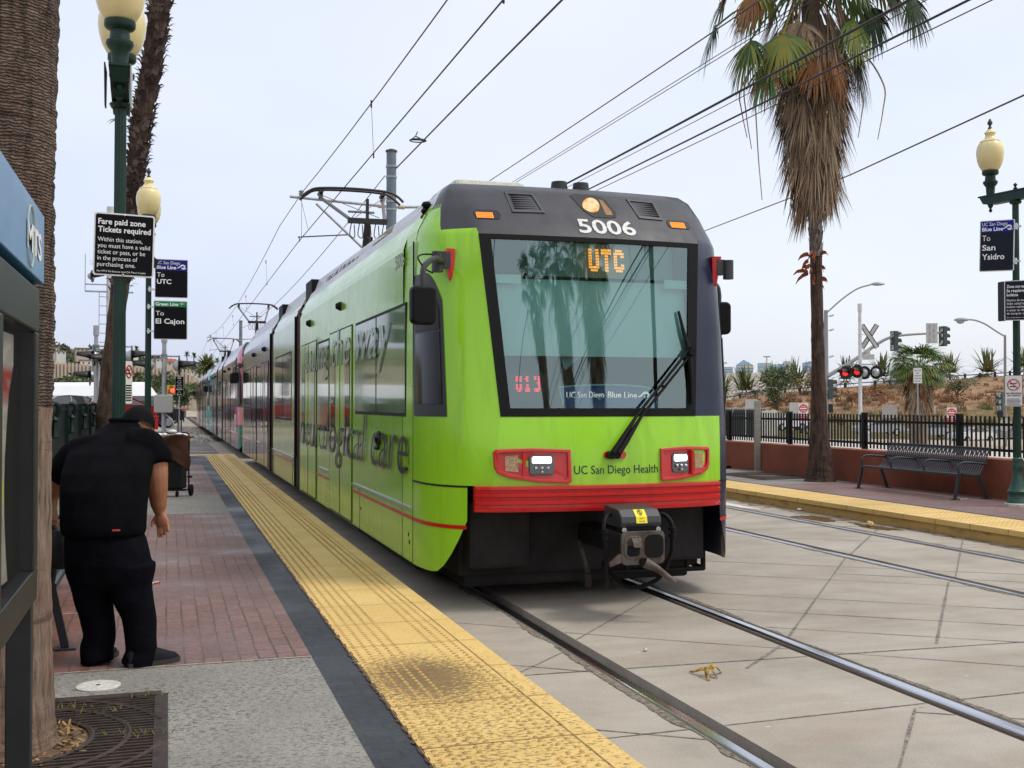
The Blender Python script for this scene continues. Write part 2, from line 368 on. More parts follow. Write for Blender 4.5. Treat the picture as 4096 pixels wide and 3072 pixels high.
def f_yel(t, p):
    a = nramp(t, nnoise(t, 1.4, 5), [(0.3, (0.64, 0.43, 0.14)), (0.7, (0.78, 0.55, 0.21))])
    g = nramp(t, nnoise(t, 45, 4), [(0.3, 0.88), (0.7, 1.06)]); c = nmix(t, 1.0, a, g, 'MULTIPLY')
    # spatter of grime, thickest round one old spill
    tc = t.nodes.new('ShaderNodeTexCoord'); mp = t.nodes.new('ShaderNodeMapping'); t.links.new(tc.outputs['Object'], mp.inputs[0])
    mp.inputs['Location'].default_value = (-1.27 / 0.40, -5.62 / 0.62, 0); mp.inputs['Scale'].default_value = (1 / 0.40, 1 / 0.62, 0)
    ln = t.nodes.new('ShaderNodeVectorMath'); ln.operation = 'LENGTH'; t.links.new(mp.outputs[0], ln.inputs[0])
    core = nramp(t, ln.outputs['Value'], [(0.0, 0.34), (0.35, 0.24), (0.7, 0.13), (1.0, 0.05)])
    mp2 = t.nodes.new('ShaderNodeMapping'); t.links.new(tc.outputs['Object'], mp2.inputs[0])
    mp2.inputs['Location'].default_value = (-1.3 / 0.8, -4.6 / 2.2, 0); mp2.inputs['Scale'].default_value = (1 / 0.8, 1 / 2.2, 0)
    ln2 = t.nodes.new('ShaderNodeVectorMath'); ln2.operation = 'LENGTH'; t.links.new(mp2.outputs[0], ln2.inputs[0])
    core2 = nramp(t, ln2.outputs['Value'], [(0.0, 0.115), (0.6, 0.07), (1.0, 0.0)])
    n = nnoise(t, 38, 5, 0.65, (0.8, 1.5, 1))
    s = t.nodes.new('ShaderNodeMath'); s.operation = 'ADD'; t.links.new(n, s.inputs[0]); t.links.new(core, s.inputs[1])
    s2 = t.nodes.new('ShaderNodeMath'); s2.operation = 'ADD'; t.links.new(s.outputs[0], s2.inputs[0]); t.links.new(core2, s2.inputs[1])
    k = nramp(t, s2.outputs[0], [(0.66, 0.0), (0.72, 0.72), (0.9, 0.86)])
    c = nmix(t, k, c, (0.12, 0.075, 0.04)); t.links.new(c, p.inputs['Base Color'])
M_yel = node_mat('yellow_tactile_tile', f_yel, 0.6)
M_yside = mat('yellow_kerb_paint', (0.58, 0.37, 0.12), 0.75, c2=(0.32, 0.21, 0.09), scale=5, lo=0.5, hi=0.7, stretch=(1, 1, 2.5))
M_seam = mat('tile_seam', (0.30, 0.19, 0.07), 0.9, var=0.4, scale=20)
PX0, PX1, XE = -1.75, 0.785, 1.787      # platform: back, start of dark band, edge over the track
def sheet(mb, x0, x1, y0, y1, z): mb.quad((x0, y0, z), (x1, y0, z), (x1, y1, z), (x0, y1, z))
b = MB(); b.box(-1.85, XE - 0.02, Y0, YE, -0.5, ZP - 0.012)
platform = tag(b.build('platform', M_conc), kind='structure')
def part(m, name, *sheets):
    q = MB()
    for s in sheets: sheet(q, *s)
    return q.build(name, m, platform)
part(M_conc, 'concrete_paving', (PX0 - .1, PX1, Y0, 6.30, ZP), (PX0 - .1, PX1, 14.95, 17.9, ZP))
part(M_brick, 'brick_paving', (-0.40, PX1, 6.30, 14.95, ZP), (-0.40, PX1, 17.9, 27.0, ZP), (-1.85, PX1 - .35, 27.4, YE, ZP))
part(M_brickR, 'brick_border', (PX0 - .1, -0.40, 6.30, 14.95, ZP), (PX0 - .1, -0.40, 17.9, 27.0, ZP))
part(M_band, 'dark_paver_band', (PX1, 1.0, Y0, YE, ZP), (PX0 - .1, PX1, 27.0, 27.4, ZP), (PX1 - .35, PX1, 27.4, YE, ZP))
part(mat('pale_mortar_line', (0.42, 0.36, 0.28), 0.9, var=0.3, scale=30), 'edging_strip', (PX0, PX1, 6.292, 6.306, ZP + .004), (PX0, -.42, 8.05, 8.07, ZP + .004))
tt = MB(); tt.box(1.0, 1.667, Y0, YE, ZP - 0.01, ZP + 0.012); tt.box(1.667, XE, Y0, YE, ZP - 0.09, ZP + 0.011); tt.box(-0.3, 1.0, YE - .55, YE, ZP - .01, ZP + .010)
tactile = tt.build('tactile_strip', M_yel, platform)
sm = MB(); zs = ZP + 0.0145
sheet(sm, 1.664, 1.671, Y0, YE, zs)
y = -13.9
while y < YE: sheet(sm, 1.0, 1.664, y, y + .006, zs); sheet(sm, 1.671, XE - .003, y, y + .006, zs); y += 0.655
sm.build('tile_seams', M_seam, tactile)
dom = MB()
def dome(mb, x, y, z, r=0.0135, h=0.006, n=6):
    vs = [(x + r * cos(2 * pi * i / n), y + r * sin(2 * pi * i / n), z) for i in range(n)] + [(x + .55 * r * cos(2 * pi * i / n), y + .55 * r * sin(2 * pi * i / n), z + h) for i in range(n)]
    mb.add(vs, [(i, (i + 1) % n, n + (i + 1) % n, n + i) for i in range(n)] + [tuple(range(n, 2 * n))])
y = 3.2
while y < YE - 0.1:
    for xx in (1.04, 1.10, 1.16, 1.22, 1.28, 1.50, 1.56, 1.62):
        if y > 20 and (int(y / .06) % 2): continue
        dome(dom, xx, y, ZP + 0.012, n=6 if y < 14 else 4)
    y += 0.06
M_dome = mat('worn_shaded_dome_yellow', (0.50, 0.315, 0.095), .7, c2=(.30, .19, .07), scale=3, lo=.4, hi=.75)  # browner for wear and to stand in for shading on the domes
tag(dom.build('domes', M_dome, tactile), kind='stuff')
gr = MB(); rows = []
y = 2.5
while y < 20: k = abs(random.gauss(0.0, 0.012)); rows.append(((0.998 - k * .6, y, ZP + .005), (1.003 + .3 * k, y, ZP + .0155 if k > .004 else ZP + .005))); y += 0.03
gr.grid(rows); gr.build('edge_litter', mat('edge_litter', (0.055, 0.04, 0.03), 0.95, c2=(0.22, 0.14, 0.09), scale=60), platform)
# far platform
F0, F1 = 9.05, 11.95
b = MB(); b.box(F0 + .10, F1 + .3, Y0 - 12, YE, -0.5, ZP - 0.012)
platform2 = tag(b.build('far_platform', M_conc), kind='structure')
def part2(m, name, *sheets):
    q = MB()
    for s in sheets: sheet(q, *s)
    return q.build(name, m, platform2)
part2(M_brickF, 'brick_paving', (10.1, F1, Y0 - 12, 17.3, ZP), (10.1, F1, 21.6, YE, ZP))
part2(M_conc, 'concrete_paving', (10.1, F1, 17.3, 21.6, ZP))
part2(M_band, 'dark_paver_band', (9.92, 10.1, Y0 - 12, YE, ZP))
q = MB(); q.box(F0, 9.92, Y0 - 12, YE, ZP - 0.05, ZP + 0.012); q.box(9.92, 11.9, 24.2, 25.4, ZP - .02, ZP + .01); tac2 = q.build('tactile_strip', M_yel, platform2)
q = MB(); q.box(F0 + .03, F0 + .098, Y0 - 12, YE, -0.3, ZP - 0.05); q.build('kerb_face', M_yside, platform2)
q = MB(); y = Y0
while y < YE: q.box(F0 - .002, F0 + .01, y, y + .01, ZP - .049, ZP + .0135); sheet(q, F0 + .01, 9.92, y, y + .01, ZP + .0145); y += 0.62
q.build('tile_seams', M_seam, tac2)
q = MB(); y = 8.0
while y < 26:
    for xx in [9.2 + .075 * i for i in range(9)]: dome(q, xx, y, ZP + .012, .014, .006, 4)
    y += 0.075
tag(q.build('domes', M_yel, tac2), kind='stuff')
# damp stain and drift of dirt at the foot of the far kerb
q = MB(); rows = []; y = 6
while y < 22: k = random.uniform(.05, .16) + (.22 if 12 < y < 16.5 else 0) * random.random(); rows.append(((F0 + .03, y, 0.004), (F0 - k, y, 0.004))); y += .12
q.grid(rows); q.build('kerb_dirt', mat('kerb_dirt', (0.13, 0.095, 0.06), 0.9, c2=(0.30, 0.24, 0.18), scale=6, lo=0.4, hi=0.6), trackway)
def blot(mb, c, rx, ry, z, n=26, j=0.35):
    ph = [random.uniform(0, 6.28) for _ in range(4)]
    pts = []
    for i in range(n):
        t = 2 * pi * i / n; k = 1 + j * (sin(2 * t + ph[0]) * .5 + sin(3 * t + ph[1]) * .4 + sin(5 * t + ph[2]) * .3 + sin(9 * t + ph[3]) * .2)
        pts.append((c[0] + rx * k * cos(t), c[1] + ry * k * sin(t), z))
    mb.add(pts, [tuple(range(n))])
q = MB(); blot(q, (8.62, 13.4), .16, .5, .0045); blot(q, (8.75, 12.2), .12, .45, .0045)
q.build('damp_patch', mat('damp_patch', (0.11, 0.07, 0.035), 0.15), trackway)
q = MB(); blot(q, (8.52, 15.6), .12, .75, .0045); q.build('spilt_paint', mat('spilt_paint', (0.62, 0.58, 0.52), 0.7, var=0.2, scale=9), trackway)
# ---------------- terrain: one sheet to the horizon
def ground_h(x, y):
    d = x * sin(YAW) + y * cos(YAW)
    if x > 12.2 and True:
        k = min(1, max(0, (d - 30) / 75)); k2 = min(1, (x - 12.2) / 6)
        return 0.30 - 0.35 * k2 - 2.0 * k * k2
    return -0.10
def f_gnd(t, p):
    a = nramp(t, nnoise(t, 0.12, 6), [(0.35, (0.36, 0.30, 0.23)), (0.55, (0.43, 0.37, 0.29)), (0.7, (0.34, 0.31, 0.22))])
    c = nmix(t, 1.0, a, nramp(t, nnoise(t, 6, 5), [(0.3, 0.75), (0.7, 1.2)]), 'MULTIPLY'); t.links.new(c, p.inputs['Base Color'])
M_gnd = node_mat('dry_ground', f_gnd, 0.9)
xs = [-3000, -1200, -500, -200, -90, -40, -15, -5, 0, 5, 12.1, 12.3, 13, 15, 18.2, 24, 32, 42, 55, 75, 100, 140, 200, 300, 500, 900, 1800, 4000]
ys = [-600, -150, -40, -10, 0, 10, 20, 30, 40, 50, 60, 70, 80, 90, 100, 115, 140, 180, 260, 400, 700, 1300, 2500, 6000]
q = MB(); q.grid([[(x, y, ground_h(x, y)) for x in xs] for y in ys]); ground = tag(q.build('ground', M_gnd, smooth='all'), kind='structure')
# street behind the far fence, crossing road behind the platforms, ballast beyond
M_asph = mat('asphalt', (0.105, 0.095, 0.095), 0.85, var=0.3, scale=1.5, bump=0.3, bscale=80)
M_asph2 = mat('worn_asphalt', (0.21, 0.185, 0.175), 0.85, var=0.25, scale=0.8, bump=0.3, bscale=60)
M_mark = mat('road_marking', (0.66, 0.64, 0.60), 0.7, c2=(0.30, 0.28, 0.27), scale=7, lo=0.42, hi=0.62)
q = MB(); q.box(-40, 9.2, YE + .02, 47.8, -.10, -0.012); q.box(9.2, 12.2, YE + .3, 47.8, -.1, -.012)
cross_road = tag(q.build('crossing_road', M_asph2), kind='structure')
q = MB()
for yy, x0, x1 in ((34.4, .2, 1.55), (38.2, .2, 1.5), (41.5, .5, 1.5), (46, -3, 1.4)): sheet(q, x0, x1, yy, yy + .25, -.006)
q.build('stop_lines', M_mark, cross_road)
def f_bal(t, p):
    v = nvor(t, 9); c = nramp(t, v.outputs['Distance'], [(0.0, (0.46, 0.42, 0.37)), (0.5, (0.34, 0.30, 0.26)), (0.9, (0.08, 0.07, 0.06))])
    c = nmix(t, 1.0, c, nramp(t, nnoise(t, 2.2, 4), [(0.3, 0.6), (0.7, 1.2)]), 'MULTIPLY'); t.links.new(c, p.inputs['Base Color'])
    nbump(t, p, v.outputs['Distance'], -0.9, 0.05)
M_bal = node_mat('track_ballast', f_bal, 0.9)
q = MB(); q.box(-1.2, 9.3, 48.0, 150, -.09, -0.03)
ballast = tag(q.build('ballast', M_bal), kind='structure')
q = MB()
yy = 48.4
while yy < 140: q.box(T1 - 1.25, T1 + 1.25, yy, yy + .22, -.03, -.012); yy += .62
q.build('sleepers', mat('sleeper', (0.10, 0.075, 0.06), 0.9), ballast)
q = MB(); 
for _ in range(520):
    x_, y_ = random.uniform(-1.1, 1.9), random.uniform(48.2, 78); r = random.uniform(.05, .13)
    q.add([(x_ - r, y_, -.03), (x_, y_ - r, -.03), (x_ + r, y_ + .3 * r, -.03), (x_ + .2 * r, y_ + r, -.03), (x_, y_, -.03 + r * random.uniform(.5, 1.1))], [(0, 1, 4), (1, 2, 4), (2, 3, 4), (3, 0, 4)])
tag(q.build('loose_stones', mat('loose_stone', (0.42, 0.38, 0.33), 0.9, var=0.3, scale=1.0), ballast), kind='stuff')
b = MB(); b.box(.35, 1.1, 47.2, 47.5, -.012, .15)
tag(b.build('wheel_stop', mat('cream_concrete', (0.55, 0.50, 0.36), 0.8, var=.2), bevel=.03), 'cream concrete block lying at the far end of the crossing road', 'wheel stop')
# ------------------------------------------------------------------ the tram
M_black = mat('black_rubber', (0.005, 0.005, 0.006), 0.6, spec=.2)
M_blackgl = mat('gloss_black', (0.008, 0.008, 0.010), 0.18)
M_dkgrey = mat('dark_grey_plastic', (0.03, 0.03, 0.033), 0.45)
M_alu = mat('bare_aluminium', (0.55, 0.56, 0.56), 0.35, 0.8)
M_galv = mat('galvanised_steel', (0.36, 0.38, 0.40), 0.5, 0.5, var=0.15, scale=6)
M_under = mat('sooty_underframe_shade', (0.012, 0.010, 0.010), 0.85, var=.5, scale=4)  # also colours the blocks that stand for shade under the nose
def f_paint(col, dirt, rough=0.22, coat=.42):
    def f(t, p):
        n = nramp(t, nnoise(t, 1.1, 5, 0.6, (1, 1, 0.5)), [(0.35, 0.0), (0.8, 0.22)])
        s = nramp(t, nnoise(t, 9, 5, 0.6, (1.0, 1.0, 0.06)), [(0.52, 0.0), (0.75, 0.30)])
        c = nmix(t, n, col, tuple(v * .80 for v in col)); c = nmix(t, s, c, dirt); 
        v = nvor(t, 13); k = nramp(t, v.outputs['Distance'], [(0.02, 0.7), (0.035, 0.0)]); c = nmix(t, k, c, dirt)
        t.links.new(c, p.inputs['Base Color']); p.inputs['Coat Weight'].default_value = coat; p.inputs['Coat Roughness'].default_value = 0.10
        r = nramp(t, nnoise(t, 3, 4), [(0.3, rough * .8), (0.7, rough * 1.5)]); t.links.new(r, p.inputs['Roughness'])
        nbump(t, p, nnoise(t, 1.6, 2, .5, (1, 1, .5)), 0.05, 0.02)
    return f
def paint(name, col, dirt=(0.10, 0.10, 0.06), rough=0.22, coat=.42):
    return MATS.get(name) or node_mat(name, f_paint(col, dirt, rough, coat), rough, 0.30)
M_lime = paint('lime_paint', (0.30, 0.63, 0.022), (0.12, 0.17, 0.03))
M_navy = paint('navy_paint', (0.005, 0.011, 0.038), (0.015, 0.02, 0.035), .3, .22)
M_visor = paint('weathered_charcoal_paint', (0.036, 0.038, 0.048), (0.006, 0.010, 0.022), 0.42, 0.25)
M_roof = paint('pale_roof_paint', (0.52, 0.53, 0.56), (0.30, 0.30, 0.30), 0.45, 0.2)
M_red = paint('red_paint', (0.52, 0.008, 0.008), (0.20, 0.005, 0.004), 0.32, 0.5)
M_gap = mat('maroon_bellows', (0.13, 0.008, 0.013), 0.6)
def f_sideglass(tint):
    def f(t, p):
        n = nramp(t, nnoise(t, 1.2, 3), [(0.3, 0.6), (0.7, 1.25)]); c = nmix(t, 1.0, tint, n, 'MULTIPLY'); t.links.new(c, p.inputs['Base Color'])
        p.inputs['Coat Weight'].default_value = .35; p.inputs['Coat Roughness'].default_value = 0.03
    return f
def sideglass(name, tint): return MATS.get(name) or node_mat(name, f_sideglass(tint), 0.08, 0.45)
def f_wind(t, p):
    # laminated teal glass: part mirror, part clear
    o = t.nodes['Material Output']; t.nodes.remove(p)
    fr = t.nodes.new('ShaderNodeFresnel'); fr.inputs[0].default_value = 1.75
    mr = t.nodes.new('ShaderNodeMapRange'); mr.inputs[1].default_value = 0; mr.inputs[2].default_value = 1; mr.inputs[3].default_value = 0.13; mr.inputs[4].default_value = 1.0
    t.links.new(fr.outputs[0], mr.inputs[0])
    tr = t.nodes.new('ShaderNodeBsdfTransparent'); tr.inputs[0].default_value = (0.60, 0.93, 0.89, 1)
    gl = t.nodes.new('ShaderNodeBsdfGlossy'); gl.inputs['Roughness'].default_value = 0.008; gl.inputs[0].default_value = (0.82, 1.0, 0.99, 1)
    mx = t.nodes.new('ShaderNodeMixShader'); t.links.new(mr.outputs[0], mx.inputs[0]); t.links.new(tr.outputs[0], mx.inputs[1]); t.links.new(gl.outputs[0], mx.inputs[2]); t.links.new(mx.outputs[0], o.inputs[0])
M_wind = bpy.data.materials.new('teal_windscreen_glass'); M_wind.use_nodes = True; f_wind(M_wind.node_tree, M_wind.node_tree.nodes['Principled BSDF'])
def emi(name, c, s): return mat(name, c, 0.4, emit=s)
HW, CL, Y_F = 1.335, 23.6, 7.97
# front shape as height -> (half width, where the corner starts, crease x, crease y, window-edge x, window-edge y, centre y)
KEY = [(0.28, 1.335, 0.98, 1.08, 0.22, 0.90, 0.12, 0.03), (0.97, 1.335, 0.98, 1.08, 0.20, 0.90, 0.11, 0.015), (1.25, 1.335, 0.98, 1.08, 0.20, 0.87, 0.11, 0.035),
       (1.50, 1.335, 0.98, 1.09, 0.23, 0.83, 0.15, 0.10), (2.20, 1.332, 1.0, 1.11, 0.32, 0.89, 0.24, 0.19), (2.94, 1.315, 1.06, 1.13, 0.46, 0.955, 0.34, 0.29),
       (3.04, 1.30, 1.1, 1.13, 0.54, 0.965, 0.42, 0.37), (3.20, 1.22, 1.2, 1.13, 0.66, 0.97, 0.56, 0.51), (3.36, 1.115, 1.3, 1.095, 0.80, 0.95, 0.74, 0.66), (3.43, 1.06, 1.4, 1.045, 0.90, 0.90, 0.86, 0.80)]
def keyz(z):
    if z <= KEY[0][0]: return KEY[0][1:]
    for a, b in zip(KEY, KEY[1:]):
        if z <= b[0]:
            t = (z - a[0]) / (b[0] - a[0]); return tuple(p + (q - p) * t for p, q in zip(a[1:], b[1:]))
    return KEY[-1][1:]
NC, NP, NF = 9, 3, 10       # columns: corner, pillar, centre
def section(z):
    """left half of the plan outline at height z, from the side round to the centre"""
    W, ys, xc, yc, xw, yw, y0 = keyz(z)
    pts = []
    ctrl = Vector((-W, max(yc + .05, 0.36 + (yc - .2) * .9)))
    A, B = Vector((-W, ys)), Vector((-xc, yc))
    for i in range(NC + 1):
        t = i / NC; pts.append(A * (1 - t) ** 2 + ctrl * 2 * t * (1 - t) + B * t * t)
    for i in range(1, NP + 1):
        t = i / NP; pts.append(B.lerp(Vector((-xw, yw)), t))
    for i in range(1, NF + 1):
        t = i / NF; x = -xw * (1 - t); pts.append(Vector((x, y0 + (yw - y0) * (abs(x) / xw) ** 2)))
    return pts
def yfront(x, z):
    W, ys, xc, yc, xw, yw, y0 = keyz(z); x = abs(x)
    if x <= xw: return y0 + (yw - y0) * (x / xw) ** 2
    s = section(z); 
    for a, b in zip(s, s[1:]):
        if b.x >= -x >= a.x: 
            t = (-x - a.x) / (b.x - a.x) if b.x != a.x else 0; return a.y + (b.y - a.y) * t
    return ys
def full(z):
    s = section(z); return [(p.x, p.y) for p in s] + [(-p.x, p.y) for p in s[-2::-1]]
NT = 2 * (NC + NP + NF) + 1
cW0, cW1 = NC + NP, NT - 1 - NC - NP
def shell(mb, zs, c0, c1, push=0.0, sel=None):
    rows = []
    for z in zs:
        f = full(z); rows.append([(f[c][0], f[c][1] - push, z) for c in range(c0, c1 + 1)])
    if sel is None: return mb.grid(rows)
    m = c1 - c0 + 1; vs = [p for r in rows for p in r]
    fs = [(i * m + j, i * m + j + 1, (i + 1) * m + j + 1, (i + 1) * m + j) for i in range(len(zs) - 1) for j in range(m - 1) if sel((zs[i] + zs[i + 1]) / 2, c0 + j)]
    return mb.add(vs, fs)
def zr(a, b, n): return [a + (b - a) * i / n for i in range(n + 1)]
SIDE = [(HW, 0.28), (HW, 2.92), (1.32, 2.98), (1.28, 3.08), (1.21, 3.20)]
def side_wall(mb, y0, y1, sgn, prof=SIDE, n=1):
    for i in range(n):
        a, b = y0 + (y1 - y0) * i / n, y0 + (y1 - y0) * (i + 1) / n
        mb.grid([[(sgn * x, a, z) for x, z in prof], [(sgn * x, b, z) for x, z in prof]])
def fpoly(mb, pts, d=0.012, thick=0.03):
    """an outline in (x, z) laid d proud of the front surface"""
    n = len(pts); a = [(x, yfront(x, z) - d, z) for x, z in pts]; b = [(x, yfront(x, z) - d + thick, z) for x, z in pts]
    mb.add(a + b, [tuple(range(n))] + [(i, (i + 1) % n, n + (i + 1) % n, n + i) for i in range(n)])
def fring(mb, outer, inner, d0, d1):
    n = len(outer)
    P = lambda pts, d: [(x, yfront(x, z) - d, z) for x, z in pts]
    o0, o1, i1, i0 = P(outer, -.01), P(outer, d0), P(inner, d0), P(inner, d1)
    mb.grid([o0 + o0[:1], o1 + o1[:1], i1 + i1[:1], i0 + i0[:1]]); mb.add(i0, [tuple(range(n))])
def make_pantograph(t, y, with_roof=3.45):
    # single-arm collector: base frame, lower arm, upper frame, two bowed contact strips
    m = mat('pantograph_black', (0.012, 0.011, 0.011), 0.5); pale = mat('pantograph_grey', (0.16, 0.15, 0.15), 0.5, .3)
    b = MB(); z0 = with_roof
    b.bar((-.55, y - .5, z0), (-.55, y + .9, z0), .07, .07); b.bar((.55, y - .5, z0), (.55, y + .9, z0), .07, .07); b.bar((-.55, y - .4, z0), (.55, y - .4, z0), .07, .07); b.bar((-.55, y + .8, z0), (.55, y + .8, z0), .07, .07)
    pan = b.build('pantograph', m, t)
    b = MB(); kn = Vector((0, y - .15, 4.72)); b.tube([(0, y + .3, z0), tuple(kn)], [.10, .055], 10); b.tube([(.12, y + .5, z0), (.1, y + .0, 4.5)], .022); b.build('lower_arm', m, pan, smooth=True)
    b = MB(); b.bar(kn + V(-.34, 0, .03), kn + V(.34, 0, .03), .09, .09)
    for k in range(5): x = -.28 + .14 * k; b.tube(smooth_path([kn + V(x, -.02, 0), kn + V(x - .03, -.03, -.22), kn + V(x + .05, -.03, -.26), kn + V(x + .05, 0, -.04)], 4), .009, 5)
    b.bar(kn + V(0, .02, 0), kn + V(0, .02, .42), .05, .05); b.build('knuckle', m, pan)
    b = MB()
    tl, tr_ = Vector((-.62, y + 1.55, 5.5)), Vector((.62, y + 1.55, 5.5))
    b.tube([kn + V(-.30, 0, .05), tl + V(.05, -.08, -.1), tl], .032, 8); b.tube([kn + V(.30, 0, .05), tr_ + V(-.05, -.08, -.1), tr_], .032, 8)
    q = kn.lerp(tl, .38), kn.lerp(tr_, .38); b.tube(q, .022, 6); b.tube((kn + V(-.2, 0, .1), tr_), .007, 5); b.tube((kn + V(.2, 0, .1), tl), .007, 5); b.build('upper_frame', pale, pan, smooth=True)
    b = MB()
    for dy, dz in ((-.16, 0), (.16, .02)):
        b.tube(smooth_path([(-.95, y + 1.55 + dy, 5.40), (-.82, y + 1.55 + dy, 5.51), (-.62, y + 1.55 + dy, 5.58 + dz), (0, y + 1.55 + dy, 5.605 + dz), (.62, y + 1.55 + dy, 5.58 + dz), (.82, y + 1.55 + dy, 5.51), (.95, y + 1.55 + dy, 5.40)], 5), .024, 7)
    for x in (-.58, .58): b.bar((x, y + 1.36, 5.53), (x, y + 1.74, 5.53), .06, .05); b.bar((x, y + 1.55, 5.4), (x, y + 1.55, 5.55), .05, .08)
    b.build('contact_bow', m, pan, smooth=True)
def side_unit(t, part_parent, sgn, ys, z0, z1, m, name, d=.006, frame=None, fw=.03):
    y0, y1 = ys; x = sgn * (HW + d)
    if frame:
        b = MB(); xf = sgn * (HW + d * .5)
        b.box(min(xf, sgn * HW * .99), max(xf, sgn * HW * .99), y0 - fw, y1 + fw, z0 - fw, z1 + fw); fr = b.build(name, frame, part_parent)
        b = MB(); b.box(min(x, sgn * HW), max(x, sgn * HW), y0, y1, z0, z1); b.build('pane', m, fr); return fr
    b = MB(); b.box(min(x, sgn * HW), max(x, sgn * HW), y0, y1, z0, z1); return b.build(name, m, part_parent)
def make_car(name, label, yf, livery, detail=True):
    """livery: front paint, right paint, wall paints per section, lower corner paint"""
    t = thing(name, label, 'tram', (T1, yf, 0), 0, 'three coupled trams in one train')
    front, right, walls, low, gl = livery
    S1, G1, S2, G2 = 9.2, 9.9, 13.7, 14.4
    ends = (0, 1)
    # ---- side walls, one shell per section
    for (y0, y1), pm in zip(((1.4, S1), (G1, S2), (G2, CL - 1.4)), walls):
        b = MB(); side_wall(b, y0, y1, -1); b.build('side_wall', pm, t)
        b = MB(); side_wall(b, y0, y1, 1); b.build('side_wall', right, t)
        b = MB(); P = [(1.212, 3.195), (1.16, 3.30), (1.06, 3.40), (-1.06, 3.40), (-1.16, 3.30), (-1.212, 3.195)]
        b.grid([[(x, a, z) for x, z in P] for a in (y0, y1)]); b.add([(x, y1, z) for x, z in P] + [(x, y0, z) for x, z in P], [(0, 1, 2, 3, 4, 5), (6, 7, 8, 9, 10, 11)]); b.build('roof', M_roof, t)
        # raised fairing along the roof edge hides the equipment
        for sgn in (-1, 1):
            b = MB(); a0, a1 = y0 + (.5 if y0 < 2 else .12), y1 - (.5 if y1 > 22 else .12)
            b.add([(sgn * x, a, z) for a in (a0, a1) for x, z in ((1.12, 3.335), (1.06, 3.43 if a < 2 and y0 < 2 else 3.51), (1.0, 3.43 if a < 2 and y0 < 2 else 3.51), (1.0, 3.38))], [(0, 1, 5, 4), (1, 2, 6, 5), (2, 3, 7, 6), (0, 1, 2, 3), (4, 5, 6, 7), (3, 0, 4, 7)])
            if not (y0 < 2 and False): fa = b.build('roof_fairing', M_roof, t)
            if sgn < 0 and y0 < 2 and detail:
                g = MB(); g.quad((-1.121, a0 + 3.2, 3.345), (-1.121, a0 + 6.0, 3.345), (-1.064, a0 + 6.0, 3.485), (-1.064, a0 + 3.2, 3.455)); 
                g.build('soot_streaks', mat('roof_soot', (0.5, 0.5, 0.52), .6, c2=(0.03, .03, .03), scale=3.5, lo=.46, hi=.54, stretch=(1, 1.5, .9)), fa)
                g = MB(); g.quad((-1.121, a0 + 1.1, 3.345), (-1.121, a0 + 2.2, 3.345), (-1.07, a0 + 2.1, 3.44), (-1.07, a0 + 1.2, 3.43)); g.build('primer_patch', mat('roof_primer', (0.30, 0.24, 0.09), .7, c2=(0.09, .075, .04), scale=4), fa)
        b = MB()
        for k in range(3 if y1 - y0 > 5 else 1): a = y0 + (y1 - y0) * (k + .5) / (3 if y1 - y0 > 5 else 1); b.box(-.8, .8, a - .8, a + .8, 3.4, 3.50)
        b.build('roof_equipment', M_dkgrey, t, bevel=.03)
    for a, c in ((S1, G1), (S2, G2)):
        b = MB(); n = 7
        for i in range(n):
            y_ = a + (c - a) * i / n; s = .0 if i % 2 else .03
            b.grid([[(sg * (HW - .035 - s), yy, z) for sg, z in ((-1, .35), (-1, 3.1), (-.8, 3.3), (.8, 3.3), (1, 3.1), (1, .35))] for yy in (y_, y_ + (c - a) / n)])
        b.build('bellows', M_gap, t)
        b = MB(); b.box(-HW + .02, -HW + .10, a, c, .3, .75); b.box(-1.16, -1.0, a - .02, c + .02, 3.25, 3.53); b.box(-HW - .004, -HW + .1, a - .025, a, .28, 3.0); b.box(-HW - .004, -HW + .1, c, c + .025, .28, 3.0); b.build('bellows_frame', M_black, t)
    # ---- cab ends
    for e in ends:
        if e: K = Matrix.Translation((0, CL, 0)) @ Matrix.Rotation(pi, 4, 'Z')
        else: K = Matrix.Identity(4)
        def fin(mb, nm, m, smooth=False, par=None, **kw):
            mb.v = [tuple(K @ Vector(p)) for p in mb.v]; return mb.build(nm, m, par or t, smooth, **kw)
        lf, rt = (front, right) if not e else (right, front)
        ze = [0.97, 1.1, 1.25, 1.38, 1.5, 1.75, 2.0, 2.2, 2.45, 2.7, 2.94, 2.99]
        for sgn, pm in ((-1, lf), (1, rt)):
            b = MB(); rng = (0, cW0) if sgn < 0 else (cW1, NT - 1)
            if sgn < 0: shell(b, ze, *rng); shell(b, [2.99, 3.05, 3.1, 3.15, 3.2, 3.24], 0, 7)
            else: shell(b, ze, rng[0], rng[1], sel=lambda z, c: not (z < 1.5 and c < cW1 + NP))
            fin(b, 'corner_panel', pm, True)
            b = MB()      # cab shell from the corner to the first side wall
            b.grid([[(sgn * keyz(z)[0], a, z) for z in (0.28, .97, 1.5, 2.2, 2.94, 2.99, 3.05, 3.1, 3.15, 3.2)] for a in (1.42, 1.2, .98)]); 
            side_y = [keyz(z)[1] for z in (.28, .97, 1.5, 2.2, 2.94, 2.99)]
            fin(b, 'cab_side', pm)
            # skirt corner under the bumper line, its lower edge swept up to the front
            b = MB(); rows = []
            for k in range(NC + 1):
                tt_ = k / NC; zl = .28 if tt_ < .50 else .28 + .42 * ((tt_ - .50) / .50) ** 1.7
                col = []
                for j in range(7):
                    z = zl + (.955 - zl) * j / 6; s = section(max(z, .28))[k]; col.append((sgn * -s.x * -1 if sgn > 0 else s.x, s.y, z)) if False else col.append(((s.x if sgn < 0 else -s.x), s.y, z))
                rows.append(col)
            b.grid(rows); fin(b, 'skirt_corner', (low if sgn < 0 else M_navy) if not e else M_navy, True)
